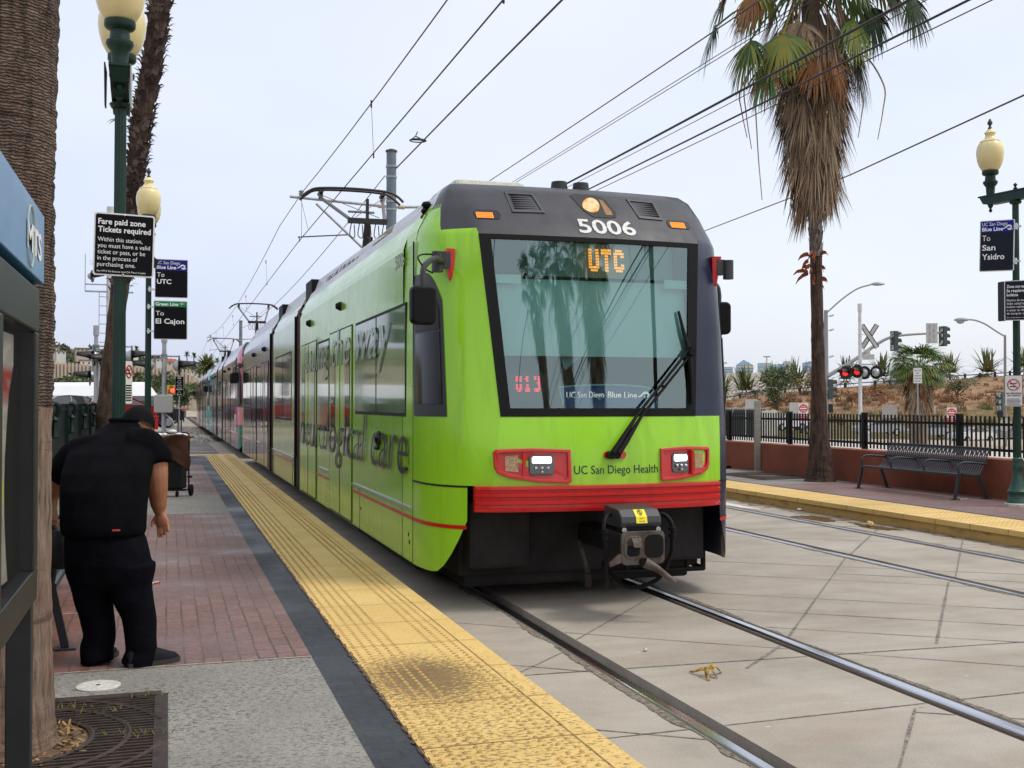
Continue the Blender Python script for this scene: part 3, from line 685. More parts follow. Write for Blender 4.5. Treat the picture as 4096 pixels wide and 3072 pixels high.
            if not e or True:
                b = MB(); rows = []
                for k in range(NC + 1):
                    rows.append([((s_ := section(z)[k]).x * (1 if sgn < 0 else -1) * 1.003, s_.y - .003, z) for z in (.635, .665)])
                b.grid(rows); fin(b, 'red_line', M_red)
                b = MB(); rows = []
                for k in range(NC + 1): rows.append([((s_ := section(.96)[k]).x * (1 if sgn < 0 else -1) * (1.004 if dz < .005 else 1.002), s_.y - .004, .957 + dz) for dz in (0, .012)])
                b.grid(rows); fin(b, 'panel_gap', M_black)
        # lower front panel
        b = MB(); shell(b, ze[:5], cW0, cW1)
        shell(b, ze[:5], cW1, cW1 + NP); fin(b, 'front_panel', lf, True)
        # windscreen: black border, glass, things behind it
        zw = zr(1.5, 2.94, 12)
        b = MB()
        def inside(z, c): return 1.565 < z < 2.90 and cW0 + 1 <= c < cW1 - 1
        shell(b, [1.5, 1.565] + zr(1.565, 2.90, 8)[1:] + [2.94], cW0, cW1, push=.004, sel=lambda z, c: not inside(z, c)); bord = fin(b, 'windscreen', M_black)
        b = MB(); shell(b, zr(1.55, 2.92, 10), cW0, cW1, push=-.004); fin(b, 'glass', M_wind, 'all', bord)
        b = MB(); shell(b, zr(1.5, 2.99, 4), 1, NT - 2, push=-1.25); 
        b.quad((-1.2, .5, 1.42), (1.2, .5, 1.42), (1.2, 1.9, 1.42), (-1.2, 1.9, 1.42)); fin(b, 'cab_interior', mat('dark_cab_interior', (0.035, 0.036, 0.038), .8, var=.3, scale=3), par=t)
        # visor above
        b = MB(); zv = [2.94, 2.99, 3.04, 3.1, 3.16, 3.2, 3.26, 3.31, 3.36, 3.40, 3.43]
        shell(b, zv, 4, NT - 5, push=0.0, sel=lambda z, c: (z > 2.99 and (c >= 7 or z > 3.2)) or (cW0 <= c < cW1)); 
        f = full(3.43); b.add([(x, y, 3.43) for x, y in f[4:NT - 4]] + [(1.0, 2.1, 3.46), (-1.0, 2.1, 3.46)], [tuple(range(NT - 8 + 2))]); fin(b, 'visor', M_visor, True, angle=55)
        for sgn in (-1, 1):
            b = MB(); zz = [z for z in zv if z >= 3.2]
            b.grid([[(sgn * keyz(z)[0], yy, z) for z in zz] for yy in (1.45, 1.3)] + [[((section(z)[k].x if sgn < 0 else -section(z)[k].x), section(z)[k].y + .002, z) for z in zz] for k in range(5)])
            fin(b, 'roof_shoulder', M_roof, True)
        if e: 
            b = MB(); b.box(-1.0, 1.0, .15, 1.2, .35, .95); fin(b, 'nose_shade_block', M_under); 
        else:
            b = MB(); b.box(-1.06, 1.06, .55, 1.5, .22, .96); b.box(-1.2, 1.2, 1.5, 4.6, .14, .5); b.box(-1.0, 1.0, .62, 1.5, .12, .3); b.box(-1.02, -.52, .36, .6, .30, .84); b.box(.60, 1.02, .36, .6, .30, .86); fin(b, 'nose_shade_block', M_under, bevel=.03)  # near-black blocks hung low to deepen the shade under the nose
        # bumper
        b = MB(); W_ = 1.04; rows = []
        prof = [(.0, .768), (.055, .775), (.06, .80), (.048, .806), (.046, .826), (.06, .832), (.06, .858), (.046, .864), (.046, .884), (.06, .89), (.06, .916), (.05, .922), (.05, .94), (.062, .945), (.06, .967), (0, .972)]
        for i in range(17):
            x = -W_ + 2 * W_ * i / 16; y_ = yfront(x, .97)
            k = 1 if .04 < i / 16 < .96 else .35
            rows.append([(x, y_ - d * 1.0 if j in (0, 15) or True else 0, z) for j, (d, z) in enumerate(prof)])
        b.grid(rows); b.add([p for p in rows[0]], [tuple(range(len(prof)))]); b.add([p for p in rows[-1]], [tuple(range(len(prof)))])
        fin(b, 'bumper', M_red, True, angle=25)
    # ---- windows, doors, ledges on the left (seen) side, mirrored on the right
    for sgn in (-1, 1):
        fr = M_black
        for flip in (0, 1):
            Yv = (lambda a: a) if not flip else (lambda a: CL - a)
            def rng(a, c): a, c = Yv(a), Yv(c); return (min(a, c), max(a, c))
            g = gl[0] if not flip else gl[2]
            side_unit(t, t, sgn, rng(1.30, 2.63), 1.52, 2.44, g, 'window', frame=fr); side_unit(t, t, sgn, rng(2.69, 3.88), 1.52, 2.44, g, 'window', frame=fr)
            for a in (4.12, 7.18):
                b = MB(); y0, y1 = rng(a, a + 1.72); x = sgn * HW
                d = side_unit(t, t, sgn, (y0 + .02, y1 - .02), .31, 2.46, (walls[0] if not flip else walls[2]) if sgn < 0 else right, 'door', frame=fr, d=.012, fw=.018)
                ym = (y0 + y1) / 2
                for w0, w1 in ((y0 + .12, y0 + .46), (ym + .40 - .02, ym + .74)):
                    b = MB(); b.box(min(sgn * (HW + .005), sgn * (HW + .017)), max(sgn * (HW + .005), sgn * (HW + .017)), w0, w1, 1.02, 2.2); b.build('door_window', sideglass('dark_door_glass', (0.008, 0.012, 0.010)), d)
                b = MB(); b.box(min(sgn * HW, sgn * (HW + .015)), max(sgn * HW, sgn * (HW + .015)), ym - .012, ym + .012, .31, 2.46); b.build('door_seal', M_black, d)
            side_unit(t, t, sgn, rng(5.98, 7.05), 1.28, 2.40, g, 'window', frame=fr)
            b = MB(); y0, y1 = rng(1.05, 4.05); b.box(min(sgn * HW, sgn * (HW + .02)), max(sgn * HW, sgn * (HW + .02)), y0, y1, .715, .738); b.build('sill_ledge', M_alu, t)
            b = MB(); y0, y1 = rng(5.98, 6.9); b.box(min(sgn * HW, sgn * (HW + .02)), max(sgn * HW, sgn * (HW + .02)), y0, y1, .74, .76); b.build('sill_ledge', M_alu, t)
            for a in (5.0, 7.9):
                b = MB(); c = Yv(a); b.lathe([(0, -.03), (.05, -.03), (.055, .0), (.03, .05), (0, .05)], 10, (sgn * (HW + .01), c, 2.75), MX.Rotation(pi / 2 * sgn, 4, 'Y')); b.build('door_lamp', M_black, t)
        side_unit(t, t, sgn, (10.4, 11.75), 1.35, 2.44, gl[1], 'window', frame=fr); side_unit(t, t, sgn, (11.82, 13.2), 1.35, 2.44, gl[1], 'window', frame=fr)
        b = MB(); b.box(min(sgn * HW, sgn * (HW + .02)), max(sgn * HW, sgn * (HW + .02)), 10.0, 13.6, .72, .745); b.build('sill_ledge', M_alu, t)
        for y0, y1 in ((1.0, S1), (G1, S2), (G2, CL - 1.0)):
            b = MB(); b.box(min(sgn * HW, sgn * (HW + .003)), max(sgn * HW, sgn * (HW + .003)), y0, y1, .635, .665); b.build('red_line', M_red, t)
    # panel gaps on the side
    b = MB()
    for y_, z0, z1 in ((.99, .28, 2.95), (3.62, .28, .7), (10.2, .28, .7), (13.5, .28, .7), (5.9, .3, 2.5), (7.1, .3, 2.5)):
        b.box(-HW - .002, -HW + .01, y_ - .005, y_ + .005, z0, z1); b.box(-HW - .002, -HW + .01, CL - y_ - .005, CL - y_ + .005, z0, z1)
    b.build('panel_gaps', M_black, t)
    b = MB(); b.box(-1.25, 1.25, 1.6, CL - 1.6, .40, .55)
    for y_ in (3.2, 5.2, 10.8, 12.8, CL - 5.2, CL - 3.2):
        for sg in (-1, 1): b.lathe([(0, -.06), (.30, -.06), (.31, .0), (.28, .06), (0, .06)], 20, (sg * .745, y_, .305), MX.Rotation(pi / 2, 4, 'Y'))
        b.cyl((-.74, y_, .3), (.74, y_, .3), .07); b.box(-1.0, 1.0, y_ - .5, y_ + .5, .18, .42)
    b.build('underframe', M_under, t)
    make_pantograph(t, 11.0)
    # ---- mirrors at both ends
    for e in ends:
        for sgn in (-1, 1):
            x, y_, z = ((-1.475, .0, 2.33) if sgn < 0 else (1.40, .80, 2.36))
            K = Matrix.Identity(4) if not e else Matrix.Translation((0, CL, 0)) @ Matrix.Diagonal((1, -1, 1, 1))
            def fin(mb, nm, m, par=None, **kw): mb.v = [tuple(K @ Vector(p)) for p in mb.v]; return mb.build(nm, m, par or t, **kw)
            b = MB(); b.prism(rrect(-.10, .10, -.145, .145, .045), -.045, .035, MX.Translation((x, y_, z)) @ MX.Rotation(radians(-12 * sgn), 4, 'Z') @ MX.Rotation(pi / 2, 4, 'X')); mr = fin(b, 'mirror', mat('mirror_housing', (0.003, 0.003, 0.004), .45, spec=.18), bevel=.022, seg=3)
            b = MB(); px_ = sgn * 1.17; py_ = yfront(1.17, 2.66) - .03
            b.tube(smooth_path([(x, y_ + .01, z + .14), (x, y_ + .01, z + .22), (x - sgn * .02, y_ + .03, z + .30), (x - sgn * .12, y_ + .12, z + .37), (px_ + sgn * .05, py_, z + .38)], 5), [.022] * 21, 8); b.cyl((px_ + sgn * .10, py_ - .02, z + .30), (px_ + sgn * .10, py_ - .02, z + .46), .045); b.cbox((px_ + sgn * .03, py_ + .01, z + .40), .07, .07, .13)
            fin(b, 'mirror_arm', M_dkgrey, mr, smooth=True)
            b = MB(); b.add([(px_ + sgn * .03, py_ - .03, z + .49), (px_ - sgn * .045, py_ - .012, z + .49), (px_ - sgn * .035, py_, z + .24), (px_ + sgn * .0, py_ + .0, z + .24), (px_ + sgn * .03, py_ + .05, z + .49), (px_ - sgn * .045, py_ + .06, z + .49), (px_ - sgn * .035, py_ + .05, z + .24), (px_, py_ + .05, z + .24)], [(0, 1, 2, 3), (4, 5, 6, 7), (0, 1, 5, 4), (1, 2, 6, 5), (2, 3, 7, 6), (3, 0, 4, 7)]); fin(b, 'mirror_plate', M_red, mr)
            if sgn < 0 and not e:
                b = MB(); b.tube(smooth_path([(px_ - .10, py_, z + .44), (px_ - .22, py_ - .05, z + .43), (px_ - .33, y_ + .06, z + .36), (px_ - .28, y_ + .05, z + .28), (px_ - .14, py_ - .03, z + .29)], 5), .007, 5); fin(b, 'mirror_cable', M_black, mr)
    # cab side window wraps the corner (left front, right rear seen from outside)
    for e in ends:
        K = Matrix.Identity(4) if not e else Matrix.Translation((0, CL, 0)) @ Matrix.Diagonal((1, -1, 1, 1))
        for sgn in (-1, 1):
            def corner_strip(b, k0, k1, z0, z1, d, n=10, top=0.0):
                rows = []
                for i in range(n + 1):
                    k = k0 + (k1 - k0) * i / n; i0 = min(NC - 1, int(k)); fr_ = k - i0; col = []
                    zt = z1 - top * (max(0, (i / n - .5)) * 2) ** 2
                    for j in range(9):
                        z = z0 + (zt - z0) * j / 8; s = section(z); p = s[i0].lerp(s[i0 + 1], fr_); nn = (s[min(i0 + 1, NC)] - s[max(i0, 0)]).normalized(); nn = Vector((nn.y, -nn.x)) if nn.y < 0 else Vector((-nn.y, nn.x))
                        if nn.x > 0: nn = -nn
                        col.append(((p.x + nn.x * d) * (1 if sgn < 0 else -1), p.y + nn.y * d, z))
                    rows.append(col)
                b.grid(rows); b.v = [tuple(K @ Vector(p)) for p in b.v]
            b = MB(); corner_strip(b, .35, 6.6, 1.50, 2.66, .006, top=.24); cw = b.build('cab_window', mat('window_frame_grey', (0.022, 0.021, 0.022), .5), t, smooth=True)
            b = MB(); corner_strip(b, 1.0, 6.0, 1.60, 2.17, .012); b.build('pane', mat('cab_side_glass', (0.004, 0.004, 0.005), .12, spec=.25), cw, smooth=True)
            b = MB(); corner_strip(b, 1.0, 6.0, 2.19, 2.56, .012, top=.2); b.build('upper_pane', mat('dull_cab_panel', (0.03, 0.03, 0.031), .5, var=.2, scale=6, spec=.2), cw, smooth=True)
    return t
# ------------------------------------------------------------------ liveries and the three cars
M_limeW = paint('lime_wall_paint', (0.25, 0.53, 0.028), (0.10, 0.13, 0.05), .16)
M_mid = paint('pale_green_wall_paint', (0.24, 0.40, 0.09), (0.10, 0.12, 0.05), .14)
M_purple = paint('dusk_purple_wall_paint', (0.055, 0.045, 0.075), (0.06, 0.05, 0.06), .14)
M_pink = paint('pink_paint', (0.62, 0.16, 0.24), (0.3, 0.1, 0.12)); M_tealp = paint('deep_teal_paint', (0.01, 0.14, 0.13), (0.02, .08, .08))
M_mosaic = paint('plum_mosaic_wall_paint', (0.16, 0.07, 0.09), (0.02, 0.10, 0.10), .14)
M_aqua = paint('aqua_paint', (0.08, 0.55, 0.45), (0.04, .2, .2)); M_sky = paint('blue_wall_paint', (0.05, 0.16, 0.22), (0.12, .08, .03), .14); M_rose = paint('rose_wall_paint', (0.26, 0.10, 0.09), (0.05, .1, .1), .14)
g1 = sideglass('green_film_glass', (0.15, 0.25, 0.12)); g2 = sideglass('grey_green_glass', (0.06, 0.085, 0.06)); g3 = sideglass('grey_glass', (0.022, 0.022, 0.028))
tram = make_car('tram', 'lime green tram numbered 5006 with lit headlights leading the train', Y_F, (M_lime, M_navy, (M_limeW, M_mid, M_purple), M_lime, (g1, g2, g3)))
PITCHC = 24.6
tram2 = make_car('tram', 'pink cornered tram with teal base coupled second in the train', Y_F + PITCHC, (M_pink, M_navy, (M_mosaic, M_mosaic, M_sky), M_tealp, (g3, g3, g3)), False)
tram3 = make_car('tram', 'aqua cornered tram at the far end of the train', Y_F + 2 * PITCHC, (M_aqua, M_navy, (M_sky, M_rose, M_rose), M_aqua, (g3, g3, g3)), False)
# white emblem on the second tram's teal corner
b = MB()
def side2(yc, z): return lambda x, y: (-HW - .006, yc - x, z + y)
fz = side2(1.75, .0)
b.tube(smooth_path([(-HW - .008, 1.2, 1.0), (-HW - .008, 1.3, 1.22), (-HW - .008, 1.5, 1.26), (-HW - .008, 1.7, .95)], 5), .012, 4); b.box(-HW - .01, -HW, 1.25, 1.6, .84, .875); b.box(-HW - .01, -HW, 1.39, 1.46, .74, .97); b.build('white_emblem', mat('white_vinyl', (0.75, 0.75, 0.75), .5), tram2)
# couplings between the cars
for k, lb in ((1, 'black coupling between the green and the pink tram'), (2, 'black coupling between the pink and the aqua tram')):
    b = MB(); y_ = Y_F + k * PITCHC - .5; b.cyl((T1, y_ - .75, .55), (T1, y_ + .75, .55), .09); b.cbox((T1, y_, .55), .32, .4, .34)
    tag(b.build('coupling', M_under), lb, 'coupling')
# ---- front details of the leading car
D = tram
silver = mat('silver_numeral', (0.62, 0.62, 0.60), .45, var=.12, scale=40)
def ftext(body, x0, x1, z, cap, m, name, d=.004, bold=0.0, par=D, rise=0.0):
    b = MB(); fn = lambda x, y: (x, yfront(x, z + y) - d, z + y + rise * (x - x0)); put_text(b, body, x0, 0, x1 - x0, cap, fn, bold); return b.build(name, m, par)
ftext('5006', -.105, .40, 2.985, .125, silver, 'fleet_number', .006, .018)
ftext('UC San Diego Health', -.27, .445, 1.055, .064, mat('navy_lettering', (0.006, 0.012, 0.03), .5), 'lettering', .003)
b = MB(); fn = lambda x, y: (-HW - .004, 1.75 - x, 2.80 + y); put_text(b, '5006', 0, 0, .42, .12, fn, .01); b.build('side_number', mat('faded_white', (0.42, .48, .38), .6), D)
# script lettering along the wrapped side
dkgreen = mat('wrap_lettering', (0.008, 0.013, 0.015), .4, coat=.3)
def stext(body, y0, y1, z, cap, m, name, sh=.22, bold=-.006):
    b = MB(); put_text(b, body, 0, 0, y0 - y1, cap, lambda x, y: (-HW - .0225, y0 - x, z + y), bold, sh); return b.build(name, m, D)
stext('neurological', 8.95, 3.15, 1.0, .50, dkgreen, 'side_lettering'); stext('care', 2.85, 1.12, 1.0, .50, dkgreen, 'side_lettering')
stext('leading', 8.6, 5.95, 2.05, .46, mat('wrap_lettering_pale', (0.17, 0.25, 0.15), .35, coat=.3), 'side_lettering'); stext('the', 5.6, 4.2, 2.05, .46, MATS['wrap_lettering_pale'], 'side_lettering'); stext('way', 3.85, 1.9, 2.05, .46, MATS['wrap_lettering_pale'], 'side_lettering')
# headlights
M_lampglow = emi('headlight_glow', (1.0, 0.98, 1.0), 7.0); M_lampglass = mat('headlight_glass', (0.05, 0.055, 0.065), .08, coat=1)
M_redplastic = mat('red_lamp_bezel', (0.52, 0.006, 0.008), .28, coat=.6)
for sg in (-1, 1):
    X = (lambda a: -a) if sg < 0 else (lambda a: .47 + (a - .30) * .79)
    out_ = [(X(.30), 1.245), (X(.60), 1.258), (X(.88), 1.25), (X(.90), 1.235), (X(.895), 1.11), (X(.87), 1.065), (X(.78), 1.03), (X(.55), .995), (X(.32), .985), (X(.295), 1.0)]
    inn = [(X(.33), 1.220), (X(.60), 1.232), (X(.85), 1.224), (X(.868), 1.212), (X(.862), 1.12), (X(.84), 1.085), (X(.76), 1.055), (X(.55), 1.022), (X(.345), 1.012), (X(.328), 1.03)]
    b = MB(); fring(b, out_, inn, .022, .004); h = b.build('headlight', M_redplastic, D, bevel=.006)
    b = MB(); fpoly(b, [(X(c[0]), c[1]) for c in rrect(.43, .63, 1.05, 1.205, .03)], .016, .05); b.build('lamp_glass', M_lampglass, h, bevel=.006)
    b = MB(); fpoly(b, [(X(c[0]), c[1]) for c in rrect(.455, .605, 1.142, 1.192, .012)], .019, .01); b.build('lamp_bulb', M_lampglow, h)
    b = MB()
    for i in range(3):
        for j in range(1): b.ball((X(.48 + .05 * i), yfront(.53, 1.1) - .018, 1.105), .013, 8)
    b.ball((X(.53), yfront(.53, 1.07) - .018, 1.075), .011, 8); b.build('lamp_reflectors', M_alu, h)
    b = MB(); fpoly(b, [(X(.71), 1.205), (X(.81), 1.20), (X(.81), 1.085), (X(.71), 1.075)], .008, .03); b.build('indicator_lens', mat('amber_lens', (0.52, 0.36, 0.20), .25, c2=(0.30, 0.18, 0.10), scale=90, lo=.45, hi=.55), h)
    b = MB(); b.box(*sorted((X(.655), X(.68))), yfront(.67, 1.1) - .018, yfront(.67, 1.1) + .02, 1.03, 1.225); b.build('bezel_rib', M_redplastic, h)
# visor: centre lamp, vents, markers
b = MB(); fpoly(b, [(-.075, 3.345), (-.03, 3.365), (.17, 3.36), (.24, 3.32), (.28, 3.20), (.27, 3.15), (.22, 3.138), (.06, 3.14), (-.01, 3.20)], .006, .08); vl = b.build('roof_headlight', M_blackgl, D)
b = MB(); b.lathe([(0, 0), (.070, 0), (.074, -.02), (0, -.025)], 24, (.07, yfront(.09, 3.245) - .035, 3.25), MX.Rotation(radians(68), 4, 'X')); b.build('lamp_bulb', node_mat('warm_headlight_glow', lambda t, p: (t.links.new(nramp(t, nnoise(t, 14, 2), [(.35, (1.0, .40, .08)), (.58, (1.0, .80, .45))]), p.inputs['Emission Color']), p.inputs['Emission Strength'].__setattr__('default_value', 1.0), p.inputs['Base Color'].__setattr__('default_value', (.02, .01, 0, 1)))), vl)
b = MB(); fpoly(b, [(.175, 3.32), (.205, 3.305), (.245, 3.20), (.24, 3.165), (.18, 3.165)], .009, .02); b.build('lamp_side', mat('amber_shell', (0.26, 0.11, 0.015), .4), vl)
for sg in (-1, 1):
    q = [(sg * .64, 3.35), (sg * .40, 3.345), (sg * .355, 3.155), (sg * .63, 3.15)] if sg < 0 else [(.44, 3.345), (.70, 3.34), (.70, 3.15), (.48, 3.155)]
    cx = sum(p[0] for p in q) / 4; cz = sum(p[1] for p in q) / 4
    inn = [(cx + (x - cx) * .84, cz + (z - cz) * .80) for x, z in q]
    b = MB(); fring(b, q, inn, .012, -.006); vt = b.build('vent', mat('vent_frame', (0.04, 0.043, 0.05), .4), D)
    b = MB()
    for i in range(7): z = cz - .065 + .022 * i; b.bar((cx - .095, yfront(cx, z) + .002, z), (cx + .095, yfront(cx, z) + .002, z), .004, .012)
    b.build('vent_slats', M_black, vt)
    b = MB(); fpoly(b, [(sg * c[0], c[1]) for c in rrect(.73, .955, 3.075, 3.165, .042)], .008, .04); mk = b.build('marker_light', M_blackgl, D, bevel=.006)
    b = MB()
    for i in range(9):
        for j in range(4):
            x = sg * (.765 + .0155 * i) if sg > 0 else sg * (.93 - .0155 * i); z = 3.088 + .0135 * j; b.cbox((x, yfront(x, z) - .010, z), .0115, .006, .0095)
    b.build('marker_lens', emi('amber_led', (1.0, 0.27, 0.03), 1.15), mk)
    b = MB(); b.lathe([(0, 0), (.078, 0), (.066, .085), (0, .085)], 20, (.04 + .10 * sg, .95, 3.43)); b.build('antenna_dome', mat('antenna_black', (.012, .012, .013), .5), D, smooth=True)
b = MB(); b.box(-.75, -.05, 1.9, 3.2, 3.44, 3.70); b.build('roof_box', mat('cream_roof_box', (0.55, 0.55, 0.48), .7, var=.15, scale=30), D, bevel=.05)
# black ribbed grab and scuffed shoulder on the left roof corner
b = MB()
for i in range(4): b.ball((-1.20 - .0 * i, 1.15 - .02 * i, 3.13 + .05 * i), .045, 8, (1, 1.4, .7))
b.build('shoulder_grip', M_black, D, smooth=True)
# panels behind the windscreen
def wpoly(pts, back, m, name, par=D):
    b = MB(); n = len(pts); b.add([(x, yfront(x, z) + back, z) for x, z in pts], [tuple(range(n))]); return b.build(name, m, par)
wpoly([(-.93, 2.93), (-.56, 2.93), (-.56, 2.64), (-.93, 2.64)], .025, M_dkgrey, 'blackout_panel'); wpoly([(.86, 2.93), (.72, 2.93), (.72, 2.62), (.88, 2.62)], .025, M_dkgrey, 'blackout_panel')
wpoly([(-.56, 2.90), (.72, 2.90), (.72, 2.62), (-.56, 2.62)], .05, mat('sign_backing', (0.22, 0.28, 0.27), .7), 'sign_box')
wpoly([(-.80, 2.60), (.84, 2.60), (.84, 1.98), (-.80, 1.98)], .10, mat('pale_sun_blind', (0.80, 0.82, 0.80), .8), 'sun_blind')
for sg in (-1, 1): wpoly([(sg * .83, 2.62), (sg * .62, 2.62), (sg * .62, 2.55), (sg * .83, 2.55)], .02, mat('white_card', (0.75, 0.78, 0.75), .6), 'visor_clip')
FONT5 = {'U': '110011 110011 110011 110011 110011 110011 111111 011110', 'T': '111111 111111 001100 001100 001100 001100 001100 001100', 'C': '011110 111111 110011 110000 110000 110011 111111 011110',
         'u': '110110 110110 110110 000000 110110 110110 111110 011100', '1': '011000 111000 011000 000000 011000 011000 111100 111100', '3': '110110 110110 000110 001110 000110 000110 111110 111100'}
def leds(word, x0, z0, w, h, m, name, back, slant=0.0):
    b = MB(); n = len(word); cw = w / n
    for i, ch in enumerate(word):
        for r, row in enumerate(FONT5[ch].split()):
            for c, bit in enumerate(row):
                if bit == '1':
                    x = x0 + i * cw + c * cw / 7.2; z = z0 + h * (7 - r) / 8; s = cw / 7.2 * .40; k = h / 8 * .36
                    for dx in (-.5, .5): b.box(x + dx * s - s * .42, x + dx * s + s * .42, yfront(x, z) + back, yfront(x, z) + back + .004, z - k, z + k)
    return b.build(name, m, D)
leds('UTC', -.045, 2.675, .33, .19, emi('orange_led', (1.0, 0.36, 0.045), 1.35), 'destination_sign', .008)
wpoly([(-.74, 1.84), (-.43, 1.84), (-.43, 1.62), (-.74, 1.62)], .05, mat('run_sign_case', (0.02, .012, .012), .6), 'run_sign_case')
leds('u13', -.69, 1.70, .22, .125, emi('red_led', (1.0, 0.03, 0.06), 1.3), 'run_number', .02)
blueM = mat('blue_placard', (0.012, 0.10, 0.34), .4); whiteM = mat('white_print', (0.72, 0.80, 0.80), .5)
pz = [(-.315, 1.565), (-.345, 1.725)] + [(-.345 + .80 * i / 8, 1.725 + .02 * sin(pi * i / 8)) for i in range(1, 8)] + [(.455, 1.715), (.49, 1.565)]
pl = wpoly([(x * 1.02 - .001, 1.565 + (z - 1.565) * 1.07) for x, z in pz], .012, whiteM, 'line_placard'); 
b = MB(); b.add([(x, yfront(x, z) + .009, z) for x, z in pz], [tuple(range(len(pz)))]); b.build('placard_face', blueM, pl)
def wave_mark(mb, fn, s=1.0, w=.16):
    """the little curling wave beside the line name"""
    a = smooth_path([(-1.5, 0, 0), (-.9, .25, 0), (-.3, .75, 0), (.3, .95, 0), (.8, .65, 0), (.75, .25, 0), (.4, .15, 0)], 5)
    c = smooth_path([(-.1, .2, 0), (.05, -.1, 0), (.6, -.25, 0), (1.2, -.05, 0)], 5)
    for P in (a, c):
        r = []
        for i, p in enumerate(P):
            d = (P[min(i + 1, len(P) - 1)] - P[max(i - 1, 0)]).normalized(); n = Vector((-d.y, d.x, 0)) * w * (.6 + .8 * sin(pi * i / (len(P) - 1)))
            r.append((fn(s * (p.x + n.x), s * (p.y + n.y)), fn(s * (p.x - n.x), s * (p.y - n.y))))
        mb.grid(r)
b = MB(); fn = lambda x, y: (x, yfront(x, 1.645) + .005, 1.635 + y + .012 * cos(3 * x)); put_text(b, 'UC San Diego', -.295, 0, .315, .05, fn); put_text(b, 'Blue Line', .05, 0, .255, .05, fn, .02); wave_mark(b, lambda x, y: fn(.375 + x, .012 + y), .04); b.build('placard_lettering', whiteM, pl)
wpoly([(-.26, 2.01), (-.05, 2.0), (-.22, 1.87)], .22, mat('grey_card', (.32, .40, .40), .7), 'note_card')
b = MB(); b.box(-.50, -.02, 1.0, 1.12, 1.45, 2.02); b.box(-.38, -.14, .98, 1.10, 2.0, 2.24); st_ = b.build('driver_seat', mat('seat_cloth', (.03, .035, .05), .8), D, bevel=.05)
b = MB(); b.box(-.80, .85, .42, .75, 1.44, 1.56); b.box(.15, .50, .40, .6, 1.56, 1.66); b.build('console', mat('console_grey', (.06, .06, .06), .7), D, bevel=.03)
for x in (-.74, -.52): b = MB(); b.box(x - .04, x + .04, 1.1, 1.2, 1.5, 2.6); b.build('cab_pillar', mat('cab_pillar_brown', (.12, .045, .03), .6), D)
b = MB(); b.ball((.78, .62, 1.60), .13, 10, (1, .6, .9)); b.build('driver_desk_hood', M_black, D, smooth=True)
# wipers
b = MB(); fpoly(b, [(.055 + c[0], c[1]) for c in rrect(-.08, .11, 1.20 - .028, 1.20 + .028, .027)], .012, .02); wp = b.build('wiper', M_redplastic, D)
def wp_(x, z, d=.06): return (x, yfront(x, z) - d, z)
b = MB()
for o, tip in ((0.0, (.775, 2.04)), (.045, (.81, 2.02))):
    b.tube([wp_(.03 + o, 1.215), wp_(.10 + o, 1.30), wp_(.26 + o, 1.50), tuple(Vector(wp_(*tip, .05)))], [.026, .024, .012, .010], 7); b.cyl(wp_(.02 + o, 1.20, .0), wp_(.02 + o, 1.20, .07), .03)
b.bar(wp_(.775, 2.035, .06), wp_(.82, 2.015, .06), .05, .06); b.bar(wp_(.50, 1.74, .058), wp_(.54, 1.74, .058), .02, .02); b.build('wiper_arm', M_black, wp, smooth=True)
b = MB(); bl = [(.715, 2.36), (.745, 2.20), (.79, 2.03), (.80, 1.80), (.79, 1.60)]; b.tube([wp_(x, z, .03) for x, z in bl], [.008, .016, .02, .016, .008], 6); b.tube([wp_(x, z, .012) for x, z in bl], .007, 5); b.build('wiper_blade', M_black, wp)
# small things on the left corner: access flap, lock, screws
b = MB(); b.box(-HW - .004, -HW + .004, 1.10, 1.28, 1.02, 1.19); fl = b.build('access_flap', M_limeW, D); 
b = MB(); b.box(-HW - .007, -HW, 1.12, 1.135, 1.09, 1.14); b.ball((-HW - .006, 1.19, 1.05), .012, 8); b.build('flap_latch', M_black, fl)
b = MB(); b.ball((-HW - .02, 2.45, 1.27), .05, 10, (.8, .8, 1.5)); b.ball((-HW - .02, 2.52, 1.18), .03, 8); b.build('door_call_button', M_blackgl, D, smooth=True)
for y_, z in ((1.15, .50), (1.12, .44), (3.55, .5)): b = MB(); b.box(-HW - .004, -HW, y_ - .012, y_ + .012, z - .015, z + .015); b.build('jacking_point', M_black, D)
# coupler
M_cast = mat('worn_cast_iron', (0.13, 0.11, 0.09), .5, .35, c2=(0.05, 0.026, 0.018), scale=5, bump=.3); M_iron = mat('dark_iron', (0.006, .006, .006), .6)
cy = -.50; cx = .02
b = MB(); b.box(cx - .215, cx + .215, cy - .02, cy + .34, .40, .66); b.box(cx - .12, cx + .12, cy + .3, .8, .42, .62); cp = b.build('coupler', M_iron, D, bevel=.02)
b = MB(); hx = .215
o_ = rrect(cx - hx, cx + hx, .375, .675, .05); b.prism(o_, 0, .03, MX(((1, 0, 0, 0), (0, 0, 1, cy - .05), (0, 1, 0, 0), (0, 0, 0, 1))))
b.prism(rrect(cx - .195, cx - .005, .43, .635, .06), -.012, 0.0, MX(((1, 0, 0, 0), (0, 0, 1, cy - .05), (0, 1, 0, 0), (0, 0, 0, 1))))
b.add([(cx - .22, cy - .06, .40), (cx - .22, cy - .06, .48), (cx - .35, cy - .09, .41), (cx - .35, cy - .09, .37), (cx - .22, cy, .40), (cx - .22, cy, .48), (cx - .35, cy - .06, .41), (cx - .35, cy - .06, .37)], [(0, 1, 2, 3), (4, 5, 6, 7), (0, 1, 5, 4), (1, 2, 6, 5), (2, 3, 7, 6), (3, 0, 4, 7)])
b.tube([(cx + .0, cy - .07, .40), (cx + .10, cy - .10, .35), (cx + .27, cy - .14, .22)], [.05, .035, .022], 10); cf = b.build('coupler_face', M_cast, cp, bevel=.008)
